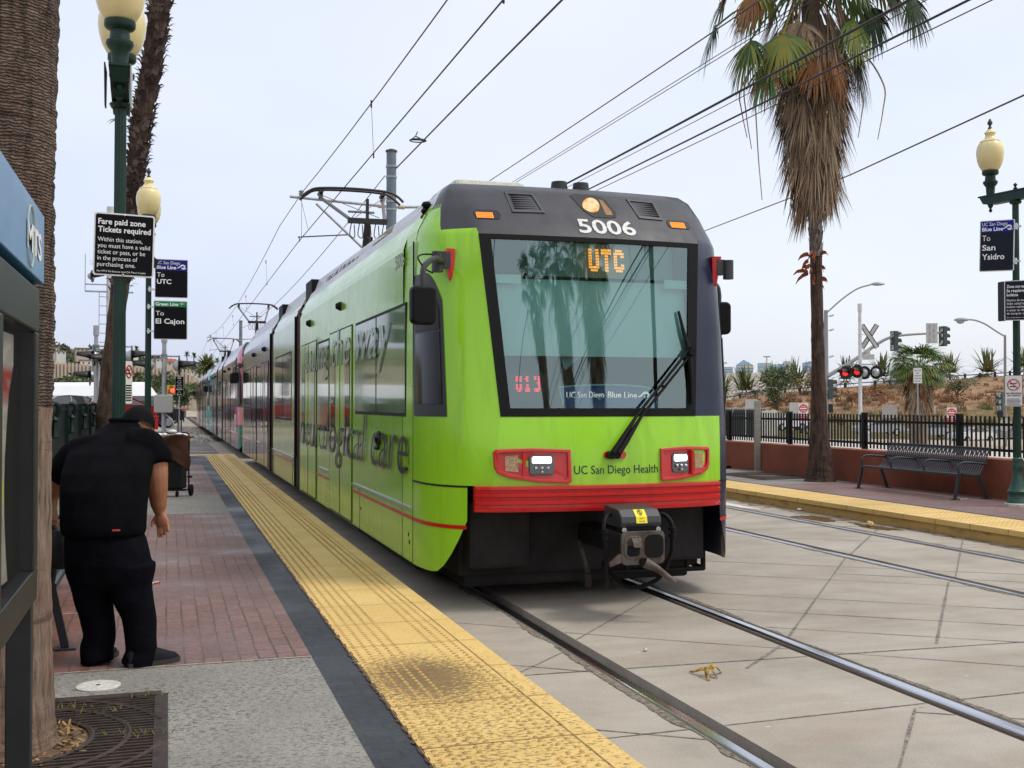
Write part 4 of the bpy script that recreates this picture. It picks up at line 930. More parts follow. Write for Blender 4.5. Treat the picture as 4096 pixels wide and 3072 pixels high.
b = MB(); b.prism(rrect(cx + .015, cx + .20, .435, .64, .055), -.004, .002, MX(((1, 0, 0, 0), (0, 0, 1, cy - .05), (0, 1, 0, 0), (0, 0, 0, 1)))); b.cyl((cx - .005, cy - .085, .40), (cx - .005, cy - .03, .40), .038); b.prism(rrect(cx - .165, cx - .045, .455, .56, .03), -.02, -.011, MX(((1, 0, 0, 0), (0, 0, 1, cy - .05), (0, 1, 0, 0), (0, 0, 0, 1)))); b.build('coupler_socket', M_black, cf)
b = MB(); K_ = MX(((1, 0, 0, 0), (0, 0, 1, cy - .05), (0, 1, 0, 0), (0, 0, 0, 1))); b.add([K_ @ Vector(p) for p in ((cx - .175, .575, -.014), (cx - .14, .625, -.05), (cx - .05, .625, -.06), (cx - .02, .575, -.02), (cx - .06, .545, -.09), (cx - .13, .545, -.085))], [(0, 1, 2, 3, 4, 5), (0, 1, 5), (2, 3, 4), (1, 2, 4, 5)]); b.build('coupler_cone', M_cast, cf)
b = MB(); b.add([(x, y, z) for x in (cx - .20, cx + .20) for y, z in ((cy - .02, .745), (cy - .005, .80), (cy + .06, .86), (cy + .36, .88), (cy + .36, .70), (cy - .0, .70))], [(0, 1, 2, 3, 4, 5), (6, 7, 8, 9, 10, 11)] + [(i, (i + 1) % 6, 6 + (i + 1) % 6, 6 + i) for i in range(6)]); cb = b.build('coupler_cover', mat('coupler_cover_grey', (0.035, 0.037, 0.042), .4), cp, bevel=.008)
b = MB(); b.box(cx - .20, cx + .20, cy - .01, cy + .1, .665, .705); b.box(cx - .10, cx + .07, cy - .016, cy, .68, .70); b.build('contact_strip', M_black, cp)
b = MB()
for x in (-.175, .165): b.lathe([(0, 0), (.022, 0), (.022, .012), (.01, .012), (.01, .004), (0, .004)], 12, (cx + x, cy - .012, .685), MX.Rotation(pi / 2, 4, 'X'))
b.build('coupler_bolts', M_alu, cp)
b = MB(); fq = lambda z: cy - .024 if z < .748 else cy - .022 + (z - .745) * .27 if z < .80 else cy - .009 + (z - .80) * 1.08
b.grid([[(cx + .0 - .055, fq(z) - .002, z), (cx + .055, fq(z) - .002, z)] for z in (.742, .76, .80, .83, .858)]); st = b.build('warning_sticker', mat('yellow_sticker', (0.85, 0.72, 0.03), .5), cb)
b = MB(); fn = lambda x, y: (cx + x, fq(.74 + y) - .005, .74 + y); put_text(b, 'DO', -.016, .066, .03, .011, fn); put_text(b, 'NOT', -.02, .04, .04, .011, fn); put_text(b, 'STAND', -.03, .012, .06, .011, fn)
b.tube([fn(.024 * cos(a * .4), .097 + .018 * sin(a * .4)) for a in range(17)], .0025, 4); b.tube([fn(-.016, .11), fn(.016, .084)], .0025, 4); b.tube([fn(.002, .11), fn(-.002, .086)], .003, 4); b.build('sticker_print', M_black, st)
for sg in (-1, 1):
    b = MB(); b.tube(smooth_path([(cx + sg * .22, cy + .2, .80), (cx + sg * .30, cy + .1, .79), (cx + sg * .345, cy + .05, .70), (cx + sg * .335, cy + .03, .55), (cx + sg * .32, cy + .05, .42), (cx + sg * (.30 if sg < 0 else .22), cy + .12, .20 if sg > 0 else .18), (cx + sg * (.2 if sg < 0 else .0), cy + .3, .12 if sg > 0 else .2), (cx - .1, cy + .6, .3)], 6), [.020] * 43, 10)
    for z in (.60, .66): b.cyl((cx + sg * .337, cy + .035, z), (cx + sg * .337, cy + .035, z + .03), .036)
    b.build('coupler_hose', M_black, cp, smooth=True)
b = MB(); b.cyl((cx - .30, cy + .5, .10), (cx - .30, cy + .5, .22), .032); b.tube([(cx - .32, cy + .7, .5), (cx - .30, cy + .5, .22)], .026); b.build('sand_pipe', mat('rusty_brown', (.02, .012, .009), .9, var=.4, scale=8), cp, smooth=True)
for o in [cp] + list(cp.children_recursive):      # the whole coupler is a little smaller than drawn
    for v in o.data.vertices: v.co = Vector((.055 + (v.co.x - cx) * .80, cy + (v.co.y - cy) * .9, .63 + (v.co.z - .63) * .82))
# steel guard under the right front
b = MB()
for p, q in (((.2, .45, .21), (1.05, .45, .21)), ((1.05, .45, .21), (1.1, .8, .21)), ((1.05, .45, .2), (1.05, .45, .36)), ((.9, .45, .2), (.9, .45, .4)), ((.55, .45, .2), (.66, .5, .4)), ((.35, .45, .2), (.35, .45, .4))): b.tube([p, q], .022, 7)
b.build('track_guard', M_black, D, smooth=True)
# ------------------------------------------------------------------ lamp posts
M_green = mat('dark_green_enamel', (0.006, 0.030, 0.021), .45, var=.25, scale=5, spec=.35)
M_greenw = mat('weathered_green_enamel', (0.014, 0.062, 0.045), .5, c2=(0.04, 0.11, 0.085), scale=7, lo=.45, hi=.75)
def f_globe(t, p):
    p.inputs['Base Color'].default_value = (0.80, 0.68, 0.36, 1); p.inputs['Roughness'].default_value = .28; p.inputs['Subsurface Weight'].default_value = 0.6; p.inputs['Subsurface Radius'].default_value = (.2, .16, .08); p.inputs['Coat Weight'].default_value = .4
    g = nramp(t, nnoise(t, 5, 4), [(.35, 0.86), (.7, 1.0)]); t.links.new(nmix(t, 1.0, (0.80, 0.68, 0.36), g, 'MULTIPLY'), p.inputs['Base Color'])
M_globe = node_mat('cream_acrylic_globe', f_globe, .3)
def fluted(mb, z0, z1, r0, r1, n=16, c=(0, 0)):
    rows = []
    for k in range(9):
        t = k / 8; r = r0 + (r1 - r0) * t; z = z0 + (z1 - z0) * t; row = []
        for i in range(n * 4): a = 2 * pi * i / (n * 4); q = r * (1 - .10 * (1 if i % 4 == 2 else .55 if i % 2 else 0)); row.append((c[0] + q * cos(a), c[1] + q * sin(a), z))
        rows.append(row)
    mb.grid(rows, True)
GL = [(.085, 0), (.12, .03), (.155, .09), (.178, .17), (.188, .25), (.186, .31), (.172, .37), (.150, .41), (.135, .425)]
CAP = [(.142, .42), (.142, .435), (.118, .45), (.082, .475), (.066, .50), (.062, .53), (.075, .545), (.078, .56), (.05, .59), (.036, .61), (.0, .61)]
FIN = [(.026, .60), (.03, .63), (.016, .65), (.016, .665), (.034, .69), (.036, .71), (.022, .735), (.012, .76), (0, .765)]
CUP = [(.055, -.34), (.06, -.28), (.062, -.22), (.085, -.19), (.10, -.165), (.098, -.14), (.075, -.125), (.068, -.06), (.10, -.045), (.112, -.03), (.112, .01), (.098, .015), (0, .015)]
def lamp_post(loc, rz, label, H, base=True, span=.42, r=.047, kb=.62):
    """two-globe lamp standard; H is the height of the cross-arm above the platform"""
    t = thing('street_lamp', label, 'lamp post', loc, rz, 'twin globe lamp posts on the platforms')
    b = MB(); fluted(b, .60, H - .06, r * 1.12, r * .92); b.build('pole', M_green, t, smooth=True, angle=60)
    b = MB(); b.lathe([(a * kb, z * .74) for a, z in [(.24, .0), (.24, .10), (.215, .13), (.20, .22), (.225, .25), (.225, .29), (.19, .32), (.165, .40), (.125, .50), (.105, .60), (.10, .68), (.118, .70), (.118, .78), (.10, .83), (.11, .86), (.11, .90), (.07, .93), (0, .93)]], 24); b.build('base', M_greenw, t, smooth=True)
    if base: b = MB(); b.lathe([(.30 * kb, -.02), (.30 * kb, .04), (.27 * kb, .05), (0, .05)], 8); b.build('plinth', mat('plinth_concrete', (.50, .46, .40), .85, var=.2), t)
    b = MB(); b.add([(x, y, z) for y in (-.065, .065) for x, z in ((-span - .14, H + .07), (span + .14, H + .07), (span + .08, H - .03), (span - .06, H - .05), (-span + .06, H - .05), (-span - .08, H - .03))], [(0, 1, 2, 3, 4, 5), (6, 7, 8, 9, 10, 11)] + [(i, (i + 1) % 6, 6 + (i + 1) % 6, 6 + i) for i in range(6)])
    b.box(-span - .16, span + .16, -.075, .075, H + .07, H + .09); b.lathe([(.07, H - .10), (.085, H - .07), (.06, H - .05), (0, H - .05)], 16); b.lathe([(.02, H + .09), (.03, H + .12), (.012, H + .14), (.03, H + .17), (0, H + .2)], 12)
    for s in (-1, 1): b.lathe([(0, H - .16), (.02, H - .145), (.026, H - .125), (.012, H - .105), (.035, H - .07), (.04, H - .04), (0, H - .04)], 12, (s * span, 0, 0))
    b.build('crossarm', M_green, t, smooth=True, angle=35)
    for s in (-1, 1):
        z = H + .43; b = MB(); b.lathe(GL, 28, (s * span, 0, z)); b.lathe([(.142, z + .42)] + [(a, z + c) for a, c in CAP], 24, (s * span, 0, 0)); g = b.build('globe', M_globe, t, smooth=True, angle=50)
        b = MB(); b.lathe([(a, z + c) for a, c in CUP], 24, (s * span, 0, 0)); b.build('globe_holder', M_green, g, smooth=True, angle=50)
        b = MB(); b.lathe([(a, z + c) for a, c in FIN], 12, (s * span, 0, 0)); b.build('finial', mat('finial_bronze', (.03, .035, .03), .5), g, smooth=True)
        b = MB(); b.cyl((s * span, 0, z + .06), (s * span, 0, z + .30), .05); b.build('lamp_tube', mat('lamp_tube_white', (.7, .68, .6), .5), g)
    return t
LA, LB, LR = V(-.36, 9.05, ZP), V(-.30, 18.6, ZP), V(11.32, 12.55, ZP)
lamp_a = lamp_post(LA, pi / 2 + .02, 'dark green twin globe lamp post carrying the fare paid zone sign, beside the bending man', 3.83)
lamp_b = lamp_post(LB, pi / 2, 'dark green twin globe lamp post carrying the UTC and El Cajon signs', 3.95)
lamp_c = lamp_post(LR, -YAW - radians(64), 'green twin globe lamp post at the end of the metal bench by the red wall', 4.33, span=.42)
# loudspeaker horns under the near lamp's arm
b = MB()
for q, d in (((.0, -.07, 3.62), (-.15, -1, -.35)), ((.08, .1, 3.52), (1, .1, -.2))):
    b.tube([V(*q), V(*q) + V(*d).normalized() * .2], [.05, .11], 14)
tag(b.build('loudspeaker', M_green, None, loc=LB + V(.06, 0, .12)), 'round brown loudspeaker horns on the farther left lamp post', 'loudspeaker')
for sg, lb in ((1, 'pale tapered plate on the right of the near lamp arm'), (-1, 'thin dark tapered plate on the left of the near lamp arm')):
    b = MB(); b.add([(sg * x, y, z) for x in (.085, .095) for y, z in ((-.56, .09), (-.30, .09), (-.36, -.20), (-.46, -.20))], [(0, 1, 2, 3), (4, 5, 6, 7), (0, 1, 5, 4), (1, 2, 6, 5), (2, 3, 7, 6), (3, 0, 4, 7)]); tag(b.build('banner_plate', mat('grey_enamel', (.5, .52, .55), .4) if sg > 0 else M_green, None, loc=LA + V(0, 0, 3.83)), lb, 'bracket plate')
# ------------------------------------------------------------------ signs
M_signb = mat('sign_black', (0.004, 0.004, 0.007), .5, spec=.12); M_signw = mat('sign_white_print', (0.78, 0.78, 0.78), .5); M_signblue = mat('sign_blue', (0.008, 0.014, 0.22), .5, spec=.2); M_signgreen = mat('sign_green', (0.003, 0.21, 0.07), .5, spec=.2)
M_white = mat('white_sheet_metal', (0.74, 0.74, 0.74), .45); M_signback = mat('bare_sign_back', (0.50, 0.49, 0.47), .55, .2, var=.1, scale=6); M_signred = mat('sign_red', (0.55, 0.012, 0.018), .45)
def sign(name, label, pos, rz, wd, ht, face=None, border=M_white, cat='sign', group=None, r=.02, back=.012, rim=.012):
    """upright plate, local x to the right and -y towards its reader; origin at the lower left corner"""
    t = thing(name, label, cat, pos, rz, group)
    K = MX(((1, 0, 0, 0), (0, 0, 1, 0), (0, 1, 0, 0), (0, 0, 0, 1)))
    b = MB(); b.prism(rrect(0, wd, 0, ht, r), 0, back, K); b.build('panel', border, t)
    if face: b = MB(); b.prism(rrect(rim, wd - rim, rim, ht - rim, max(.004, r - rim * .5)), -.003, .0, K); b.build('face', face, t)
    return t
def sline(b, body, x, z, wd, cap, bold=0.0, d=-.006, shear=0.0): put_text(b, body, x, z, wd, cap, lambda u, v: (u, d, v), bold, shear)
def splate(t, x0, x1, z0, z1, m, name, d0=-.0045, d1=-.001):
    b = MB(); b.box(x0, x1, d0, d1, z0, z1); return b.build(name, m, t)
def swave(b, x, z, s): wave_mark(b, lambda u, v: (x + u, -.007, z + v), s)
CLAMP = []
def clamp(t, x0, x1, zs, m=M_alu):
    for z in zs:
        b = MB(); b.box(x0, x1, -.02, .035, z - .012, z + .012); b.box(min(x0, x1) + .01, min(x0, x1) + .04, -.03, .05, z - .04, z + .04)
        b.build('clamp', m, t)
def px_place(u, v, d): return at(u, v, d)
# fare paid zone
P0 = at(370, 1098, 8.42); t = sign('fare_sign', 'black Fare paid zone Tickets required sign on the near left lamp post', P0, -YAW - (-.30) + .10, .445, .485, M_signb)
t.rotation_euler = (0, radians(1.2), face_cam(P0) + .02)
b = MB()
for tx, z, w_, c, bo in (('Fare paid zone', .395, .345, .042, .022), ('Tickets required', .335, .385, .042, .022), ('Within this station,', .262, .325, .033, .0), ('you must have a valid', .214, .382, .033, 0), ('ticket or pass, or be', .166, .348, .033, 0), ('in the process of', .118, .292, .033, 0), ('purchasing one.', .070, .278, .033, 0), ('Per MTS Ordinance and CA Penal Codes', .026, .355, .014, 0)): sline(b, tx, .03, z, w_, c, bo)
b.build('lettering', M_signw, t)
b = MB()
for z in (.012, .472): b.ball((.22, -.006, z), .008, 8)
b.build('bolts', M_alu, t)
b = MB()
for z in (1.24, 1.02, .78, .36): b.lathe([(.072, z), (.072, z + .018), (.06, z + .018), (.06, z)], 20)
tag(b.build('pole_bands', M_alu, None, loc=LA), 'bright steel bands clamped round the near lamp post', 'bands')
# line signs on the second lamp
d2 = 17.6
P0 = at(618, 1190, d2); t = sign('line_sign', 'blue topped UC San Diego Blue Line To UTC sign on the farther left lamp post', P0, 0, .515, .625, M_signb); t.rotation_euler[2] = face_cam(P0)
splate(t, .014, .501, .44, .611, M_signblue, 'blue_band'); b = MB(); sline(b, 'UC San Diego', .03, .54, .36, .05); sline(b, 'Blue Line', .03, .465, .30, .052, .03); swave(b, .42, .485, .05); sline(b, 'To', .035, .335, .115, .072); sline(b, 'UTC', .035, .225, .22, .072, .02); b.build('lettering', M_signw, t); clamp(t, -.10, .01, (.52, .13))
P0 = at(613, 1357, d2); t = sign('line_sign', 'green topped Green Line To El Cajon sign below the UTC sign', P0, 0, .525, .625, M_signb); t.rotation_euler[2] = face_cam(P0)
splate(t, .014, .511, .525, .611, M_signgreen, 'green_band'); b = MB(); sline(b, 'Green Line', .03, .545, .35, .05, .03)
b.bar((.43, -.007, .535), (.435, -.007, .575), .012, .004)
for a in (20, 70, 110, 160, -15, 195): b.bar((.435, -.007, .575), (.435 + .04 * cos(radians(a)), -.007, .575 + .028 * sin(radians(a))), .012, .004)
sline(b, 'To', .035, .385, .125, .072); sline(b, 'El Cajon', .035, .255, .44, .078, .02); b.build('lettering', M_signw, t); clamp(t, -.10, .01, (.52, .13))
# right lamp signs
d3 = 15.1
P0 = at(3916, 1088, d3); t = sign('line_sign', 'blue topped UC San Diego Blue Line To San Ysidro sign on the right lamp post', P0, 0, .44, .70, mat('sign_slate', (0.012, 0.015, 0.026), .5, spec=.15)); t.rotation_euler = (0, radians(1.5), face_cam(P0) - .18)
splate(t, .012, .428, .535, .688, M_signblue, 'blue_band'); b = MB(); sline(b, 'UC San Diego', .03, .625, .32, .047); sline(b, 'Blue Line', .03, .555, .265, .048, .03); swave(b, .36, .575, .045); sline(b, 'To', .035, .42, .10, .075); sline(b, 'San', .035, .29, .17, .075, .02); sline(b, 'Ysidro', .035, .165, .285, .075, .02); b.build('lettering', M_signw, t); clamp(t, .43, .52, (.60, .13))
P0 = at(4018, 1283, d3 - .1); t = sign('fare_sign', 'black Spanish fare zone sign below the San Ysidro sign, cut by the frame', P0, 0, .47, .545, mat('sign_slate', (.018, .022, .034)), rim=.010); t.rotation_euler[2] = face_cam(P0) + .02
b = MB()
for tx, z, w_, c, bo in (('Zona con tarifa pagada', .445, .40, .038, .022), ('Se requieren', .388, .235, .038, .022), ('boletos', .331, .14, .038, .022), ('Dentro de esta estacion', .262, .37, .030, 0), ('debe usted tener un', .217, .33, .030, 0), ('boleto valido, un pase', .172, .36, .030, 0), ('o estar en disposicion', .127, .36, .030, 0), ('de comprar uno.', .082, .26, .030, 0), ('Por ordenanza y codigos penales', .034, .36, .014, 0)): sline(b, tx, .03, z, w_, c, bo)
b.build('lettering', M_signw, t)
P0 = at(3992, 1286, d3 + .25); t = sign('fare_sign', 'back of a fare sign seen edge on behind the Spanish sign', P0, 0, .30, .55, None, mat('sign_back_black', (.012, .012, .015), .4)); t.rotation_euler[2] = face_cam(P0) - .75
P0 = at(4019, 1627, d3 - .05); t = sign('no_smoking_sign', 'white NO SMOKING OR VAPING sign on the right lamp post', P0, 0, .225, .43, M_white, mat('sign_edge_black', (.012, .012, .015), .4), rim=.006); t.rotation_euler[2] = face_cam(P0) - .05
def nosmoke(t, cx, cz, r):
    b = MB(); b.tube([(cx + r * cos(a * pi / 14), -.006, cz + r * sin(a * pi / 14)) for a in range(29)], r * .09, 5); b.bar((cx - r * .7, -.008, cz + r * .7), (cx + r * .7, -.008, cz - r * .7), .004, r * .16); b.build('red_ring', M_signred, t)
    b = MB(); b.box(cx - r * .6, cx + r * .45, -.006, -.003, cz + r * .12, cz + r * .30); b.box(cx - r * .6, cx + r * .45, -.006, -.003, cz - r * .42, cz - r * .24); b.tube([(cx + r * .5, -.005, cz + r * .25), (cx + r * .62, -.005, cz + r * .45), (cx + r * .5, -.005, cz + r * .6)], r * .04, 4); b.build('pictogram', M_signb, t)
nosmoke(t, .112, .30, .074)
b = MB(); sline(b, 'NO SMOKING', .018, .172, .19, .022, .02); sline(b, 'OR VAPING', .030, .142, .165, .022, .02)
for i in range(6): b.box(.02 + .012 * (i % 2), .205 - .01 * (i % 3), -.005, -.003, .018 + .017 * i, .024 + .017 * i)
b.build('lettering', M_signb, t)
P0 = at(497, 1618, 8.9); t = sign('no_smoking_sign', 'narrow white no smoking sign turned edge on, low on the near left lamp post', P0, 0, .14, .36, M_white, mat('sign_edge_green', (.03, .06, .05), .4), rim=.006); t.rotation_euler[2] = face_cam(P0) + 1.12
nosmoke(t, .07, .27, .05); b = MB()
for i in range(7): b.box(.02, .12, -.005, -.003, .03 + .02 * i, .04 + .02 * i)
b.build('lettering', M_signb, t)
# ------------------------------------------------------------------ kiosk at the left edge
KX, KY = -.395, 3.90
kt = thing('map_case', 'dark framed information case with a blue MTS header at the left edge', 'information case', (KX, KY, ZP))
M_frame = mat('dark_bronze_frame', (0.014, 0.014, 0.016), .45, .2, var=.25, scale=7)
b = MB()
for y in (-.06, -1.62): b = MB(); b.box(-.09, -.015, y - .03, y + .03, 0, 1.9); b.build('post', M_frame, kt, bevel=.004)
b = MB(); b.box(-.10, -.004, -1.7, -.03, .80, .90); b.box(-.10, -.004, -1.7, -.03, 1.66, 1.80); b.box(-.10, -.004, -.12, -.03, .90, 1.66)
for y in (-.88, -1.28): b.box(-.10, -.004, y - .035, y + .035, .90, 1.66)
b.build('frame', M_frame, kt, bevel=.006)
b = MB(); b.box(-.055, -.05, -1.65, -.1, .9, 1.66); b.build('backing', mat('matt_black_backing', (.006, .006, .006), .9, spec=.05), kt)
b = MB()
rows = []
for i in range(9):
    z = .93 + .70 * i / 8; bow = .05 * sin(pi * min(1, i / 6)) ; rows.append([(-.044, -.84, z), (-.040 + bow * .2, -.62 - bow, z), (-.034, -.50 - bow * 1.6 + (.09 if i > 6 else 0), z)])
b.grid(rows)
pm = node_mat('curling_poster', lambda t, p: t.links.new(nmix(t, nramp(t, nnoise(t, 9, 4, .6, (1, 1, 3)), [(.45, 0.0), (.55, .5)]), nramp(t, (lambda s: (t.links.new(tcx.outputs['Generated'], s.inputs[0]), s.outputs['Z'])[1])(t.nodes.new('ShaderNodeSeparateXYZ')) if (tcx := t.nodes.new('ShaderNodeTexCoord')) else None, [(0.0, (.35, .33, .29)), (.30, (.40, .37, .30)), (.38, (.5, .5, .06)), (.44, (.40, .36, .30)), (.70, (.42, .38, .33)), (.74, (.32, .02, .015)), (.84, (.30, .02, .015)), (.88, (.40, .38, .36))]), (.25, .22, .20)), p.inputs['Base Color']), .5)
b.build('poster', pm, kt, smooth=True)
b = MB(); b.box(-.012, -.009, -.84, -.12, .9, 1.66); gz = mat('case_glazing', (.06, .06, .065), .6, spec=.02); gz.node_tree.nodes['Principled BSDF'].inputs['Alpha'].default_value = .10; b.build('glazing', gz, kt)
b = MB(); b.box(-.13, .006, -1.7, .0, 1.82, 2.045); hd = b.build('header', node_mat('blue_header_print', lambda t, p: (t.links.new(nramp(t, nnoise(t, 2.2, 4, .6, (1, .7, 1.4)), [(.3, (.012, .085, .22)), (.5, (.03, .15, .33)), (.7, (.09, .24, .42))]), p.inputs['Base Color'])), .3, .5), kt, bevel=.004)
b = MB(); fn = lambda x, y: (.0085, -.27 + x, 1.885 + y); put_text(b, 'MTS', -.20, 0, .37, .078, fn, .03); b.build('lettering', M_signw, hd)
b = MB(); b.tube([(.009, -.375 + .085 * cos(a * pi / 12), 1.925 + .09 * sin(a * pi / 12)) for a in range(25)], .006, 4); b.v = [(x - .0045, y, z) for x, y, z in b.v]; b.build('round_emblem', mat('pale_gold_print', (.30, .34, .30), .5), hd)
# ------------------------------------------------------------------ benches
M_bench = mat('charcoal_bench_paint', (0.026, 0.030, 0.038), .34, spec=.5); 
def bench(label, loc, rz, ln=2.43, zs=1.0):
    """strap bench, sits facing local -y, runs along x"""
    t = thing('metal_bench', label, 'bench', loc, rz, 'black strap metal benches')
    prof = [(-.24, .375), (-.20, .395), (-.10, .375), (.06, .362), (.13, .38), (.19, .44), (.27, .60), (.33, .735), (.35, .755)]
    pts = smooth_path([(0, y, z * zs) for y, z in prof], 4)
    b = MB(); n = int(ln / .052)
    for i in range(n + 1):
        x = -ln / 2 + .03 + (ln - .06) * i / n
        rows = [[(x - .014, p.y, p.z), (x + .014, p.y, p.z), (x + .014, p.y + .006, p.z - .006), (x - .014, p.y + .006, p.z - .006)] for p in pts]
        b.grid(rows, True)
    tag(b.build('slats', M_bench, t), kind='stuff')
    b = MB(); b.bar((-ln / 2, .345, .752 * zs), (ln / 2, .345, .752 * zs), .03, .035); b.bar((-ln / 2, -.235, .37 * zs), (ln / 2, -.235, .37 * zs), .03, .035); b.bar((-ln / 2, .10, .35 * zs), (ln / 2, .10, .35 * zs), .04, .03); b.bar((-ln / 2, .245, .55 * zs), (ln / 2, .245, .55 * zs), .012, .04)
    b.build('seat_frame', M_bench, t, bevel=.004)
    for s in (-1, 1):
        x = s * (ln / 2 - .02)
        for k, (yb, yt) in enumerate(((-.30, -.22), (.27, .13))):
            b = MB(); b.bar((x, yb, .012), (x, yt, .38 * zs), .035, .045); b.box(x - .045, x + .045, yb - .06, yb + .06, 0, .012); b.build('leg', M_bench, t, bevel=.004)
    for x in (-ln / 2 + .02, -ln / 6, ln / 6, ln / 2 - .02):
        b = MB(); P = smooth_path([(x, -.22, .37 * zs), (x, -.235, .47 * zs), (x, -.20, .535 * zs), (x, -.10, .555 * zs), (x, .12, .54 * zs), (x, .27, .525 * zs)], 5); b.tube(P, .017, 8); b.build('armrest', M_bench, t, smooth=True)
    return t
bench('black metal strap bench with four armrests in front of the red wall', (11.47, 14.85, ZP), -pi / 2)
bench('black metal strap bench half hidden behind the bending man', (-.86, 8.05, ZP), pi / 2, 2.3, 1.0)
# ------------------------------------------------------------------ walls and fences beside the platforms
M_wall = mat('rust_red_stucco', (0.245, 0.072, 0.036), .9, c2=(0.185, 0.052, 0.026), scale=2.2, bump=.35, bscale=70)
M_ledge = mat('pale_ledge_concrete', (0.50, 0.47, 0.42), .85, var=.15, scale=3)
b = MB(); b.box(F1, F1 + .35, Y0 - 12, 30.5, ZP - .3, .765); wl = tag(b.build('retaining_wall', M_wall, bevel=.015), 'low rust red wall behind the metal bench and the palm', 'wall')
b = MB(); b.box(F1 + .352, 14.6, Y0 - 12, 31, .1, .72); tag(b.build('pavement', M_ledge), kind='structure')
b = MB(); b.box(-2.15, -1.86, Y0, 31.0, ZP - .3, .86); tag(b.build('retaining_wall', M_wall, bevel=.015), 'rust red wall below the green fence at the left of the platform', 'wall')
M_fence = mat('black_fence_paint', (0.004, 0.004, 0.005), .5, spec=.25)
def picket_fence(name, label, x, ys, z0, z1, m, step=.125, post_step=2.43, pk=.025, pw=.085):
    t = thing(name, label, 'fence', (x, 0, 0))
    y0, y1 = ys; n = int((y1 - y0) / step); b = MB(); k = 0
    for i in range(n + 1): y = y0 + step * i; b.box(-pk / 2, pk / 2, y - pk / 2, y + pk / 2, z0 + .02, z1)
    tag(b.build('pickets', m, t), kind='stuff')
    for z in (z0 + .12, z1 - .13): b = MB(); b.box(-.022, .022, y0, y1, z - .022, z + .022); b.build('rail_bar', m, t)
    y = y0
    while y <= y1 + .1:
        b = MB(); b.box(-pw / 2, pw / 2, y - pw / 2, y + pw / 2, z0 - .05, z1 + .02); b.box(-pw / 2 - .008, pw / 2 + .008, y - pw / 2 - .008, y + pw / 2 + .008, z1 + .02, z1 + .035); b.box(-.1, .1, y - .1, y + .1, z0 - .05, z0 - .035); b.build('fence_post', m, t); y += post_step
    return t
picket_fence('picket_fence', 'black metal picket fence standing on the ledge behind the red wall', 12.62, (2.2, 31.5), .74, 1.40, M_fence, .105, 2.62)
M_gfence = mat('bottle_green_fence', (0.004, 0.017, 0.016), .45, spec=.3)
t = thing('panel_fence', 'bottle green steel fence with curved brackets behind the left bench', 'fence', (-1.42, 0, 0))
b = MB(); 
y = 3.0
while y < 31: b.box(-.012, .012, y, y + .085, .82, 1.60); y += .10
tag(b.build('pickets', M_gfence, t), kind='stuff')
b = MB(); b.box(-.03, .03, 3, 31, 1.50, 1.535); b.box(-.03, .03, 3, 31, .80, .86); b.box(-.3, .02, 3, 31, .72, .80); b.build('rail_bar', M_gfence, t)
y = 4.5
while y < 31:
    b = MB(); b.box(-.05, .05, y - .05, y + .05, .6, 1.6); b.tube(smooth_path([(.05, y, 1.60), (.12, y, 1.59), (.135, y, 1.53), (.11, y, 1.44)], 4), .028, 8); b.lathe([(.02, 1.38), (.05, 1.40), (.03, 1.44), (.03, 1.24), (.06, 1.20), (.06, 1.17), (0, 1.16)], 12, (.09, y, 0)); b.build('fence_post', M_gfence, t, smooth=True, angle=40); y += 2.55
# stainless post and litter on the far platform
q = on_z(3030, 1886, ZP); t = thing('validator_post', 'bare stainless square post beside the far palm', 'post', q, -YAW)
b = MB(); b.box(-.062, .062, -.045, .045, 0, 1.50); b.build('shaft', mat('brushed_stainless', (0.42, 0.41, 0.36), .3, .9, var=.15, scale=2, stretch=(1, 1, 12)), t, bevel=.008)
b = MB(); b.box(-.16, .16, -.12, .12, 0, .012); b.build('base_plate', M_galv, t)
# ------------------------------------------------------------------ tree grates, lid
M_grate = mat('rusted_grate_iron', (0.022, 0.015, 0.013), .75, c2=(0.055, 0.035, 0.028), scale=12, bump=.3)
def tree_grate(label, cx, cy, hx, hy, hole):
    t = thing('tree_grate', label, 'tree grate', (cx, cy, ZP)); z0, z1 = .003, .012
    b = MB(); b.box(-hx, hx, -hy, hy, .001, .003); b.build('pit_bed', mat('pit_soil', (0.07, 0.045, 0.03), .95, c2=(0.20, .12, .06), scale=9, bump=.6), t)  # mottled soil sheet under the grate bars
    b = MB()
    for s in (-1, 1): b.box(-hx, hx, s * hy - .03, s * hy + .03, z0, z1); b.box(s * hx - .03, s * hx + .03, -hy + .03, hy - .03, z0, z1)
    b.build('frame', M_grate, t)
    b = MB()
    for r in (hole, hole + .15, hole + .30, hole + .45, hole + .6):
        P = []
        for i in range(49):
            a = 2 * pi * i / 48; x, y = r * cos(a), r * sin(a); 
            if abs(x) < hx and abs(y) < hy: P.append((x, y, z1))
            else:
                if len(P) > 1: b.tube(P, .013, 4, flat=.6)
                P = []
        if len(P) > 1: b.tube(P, .013, 4, flat=.6)
    for s in (-1, 1): b.box(hole, hx, s * .02 - .012, s * .02 + .012, z0, z1 + .002); b.box(-.012 + s * .02, .012 + s * .02, hole, hy, z0, z1 + .002); b.box(-hx, -hole, s * .02 - .012, s * .02 + .012, z0, z1)
    b.build('rings', M_grate, t)
    b = MB(); n = int(2 * hy / .042)
    for i in range(n):
        y = -hy + .02 + .042 * i
        for s in (-1, 1):
            x0 = sqrt(max(0, hole * hole - y * y)); b.bar((s * (x0 + .01), y, .007), (s * hx, y + .10 * (1 if y > 0 else -1) * 0, .007), .013, .008)
    tag(b.build('bars', M_grate, t), kind='stuff'); return t
tree_grate('rusty iron tree grate round the near palm', -.66, 5.05, .64, .66, .36)
tree_grate('dark iron grate round the far palm by the red wall', 11.28, 19.3, .62, .95, .34)
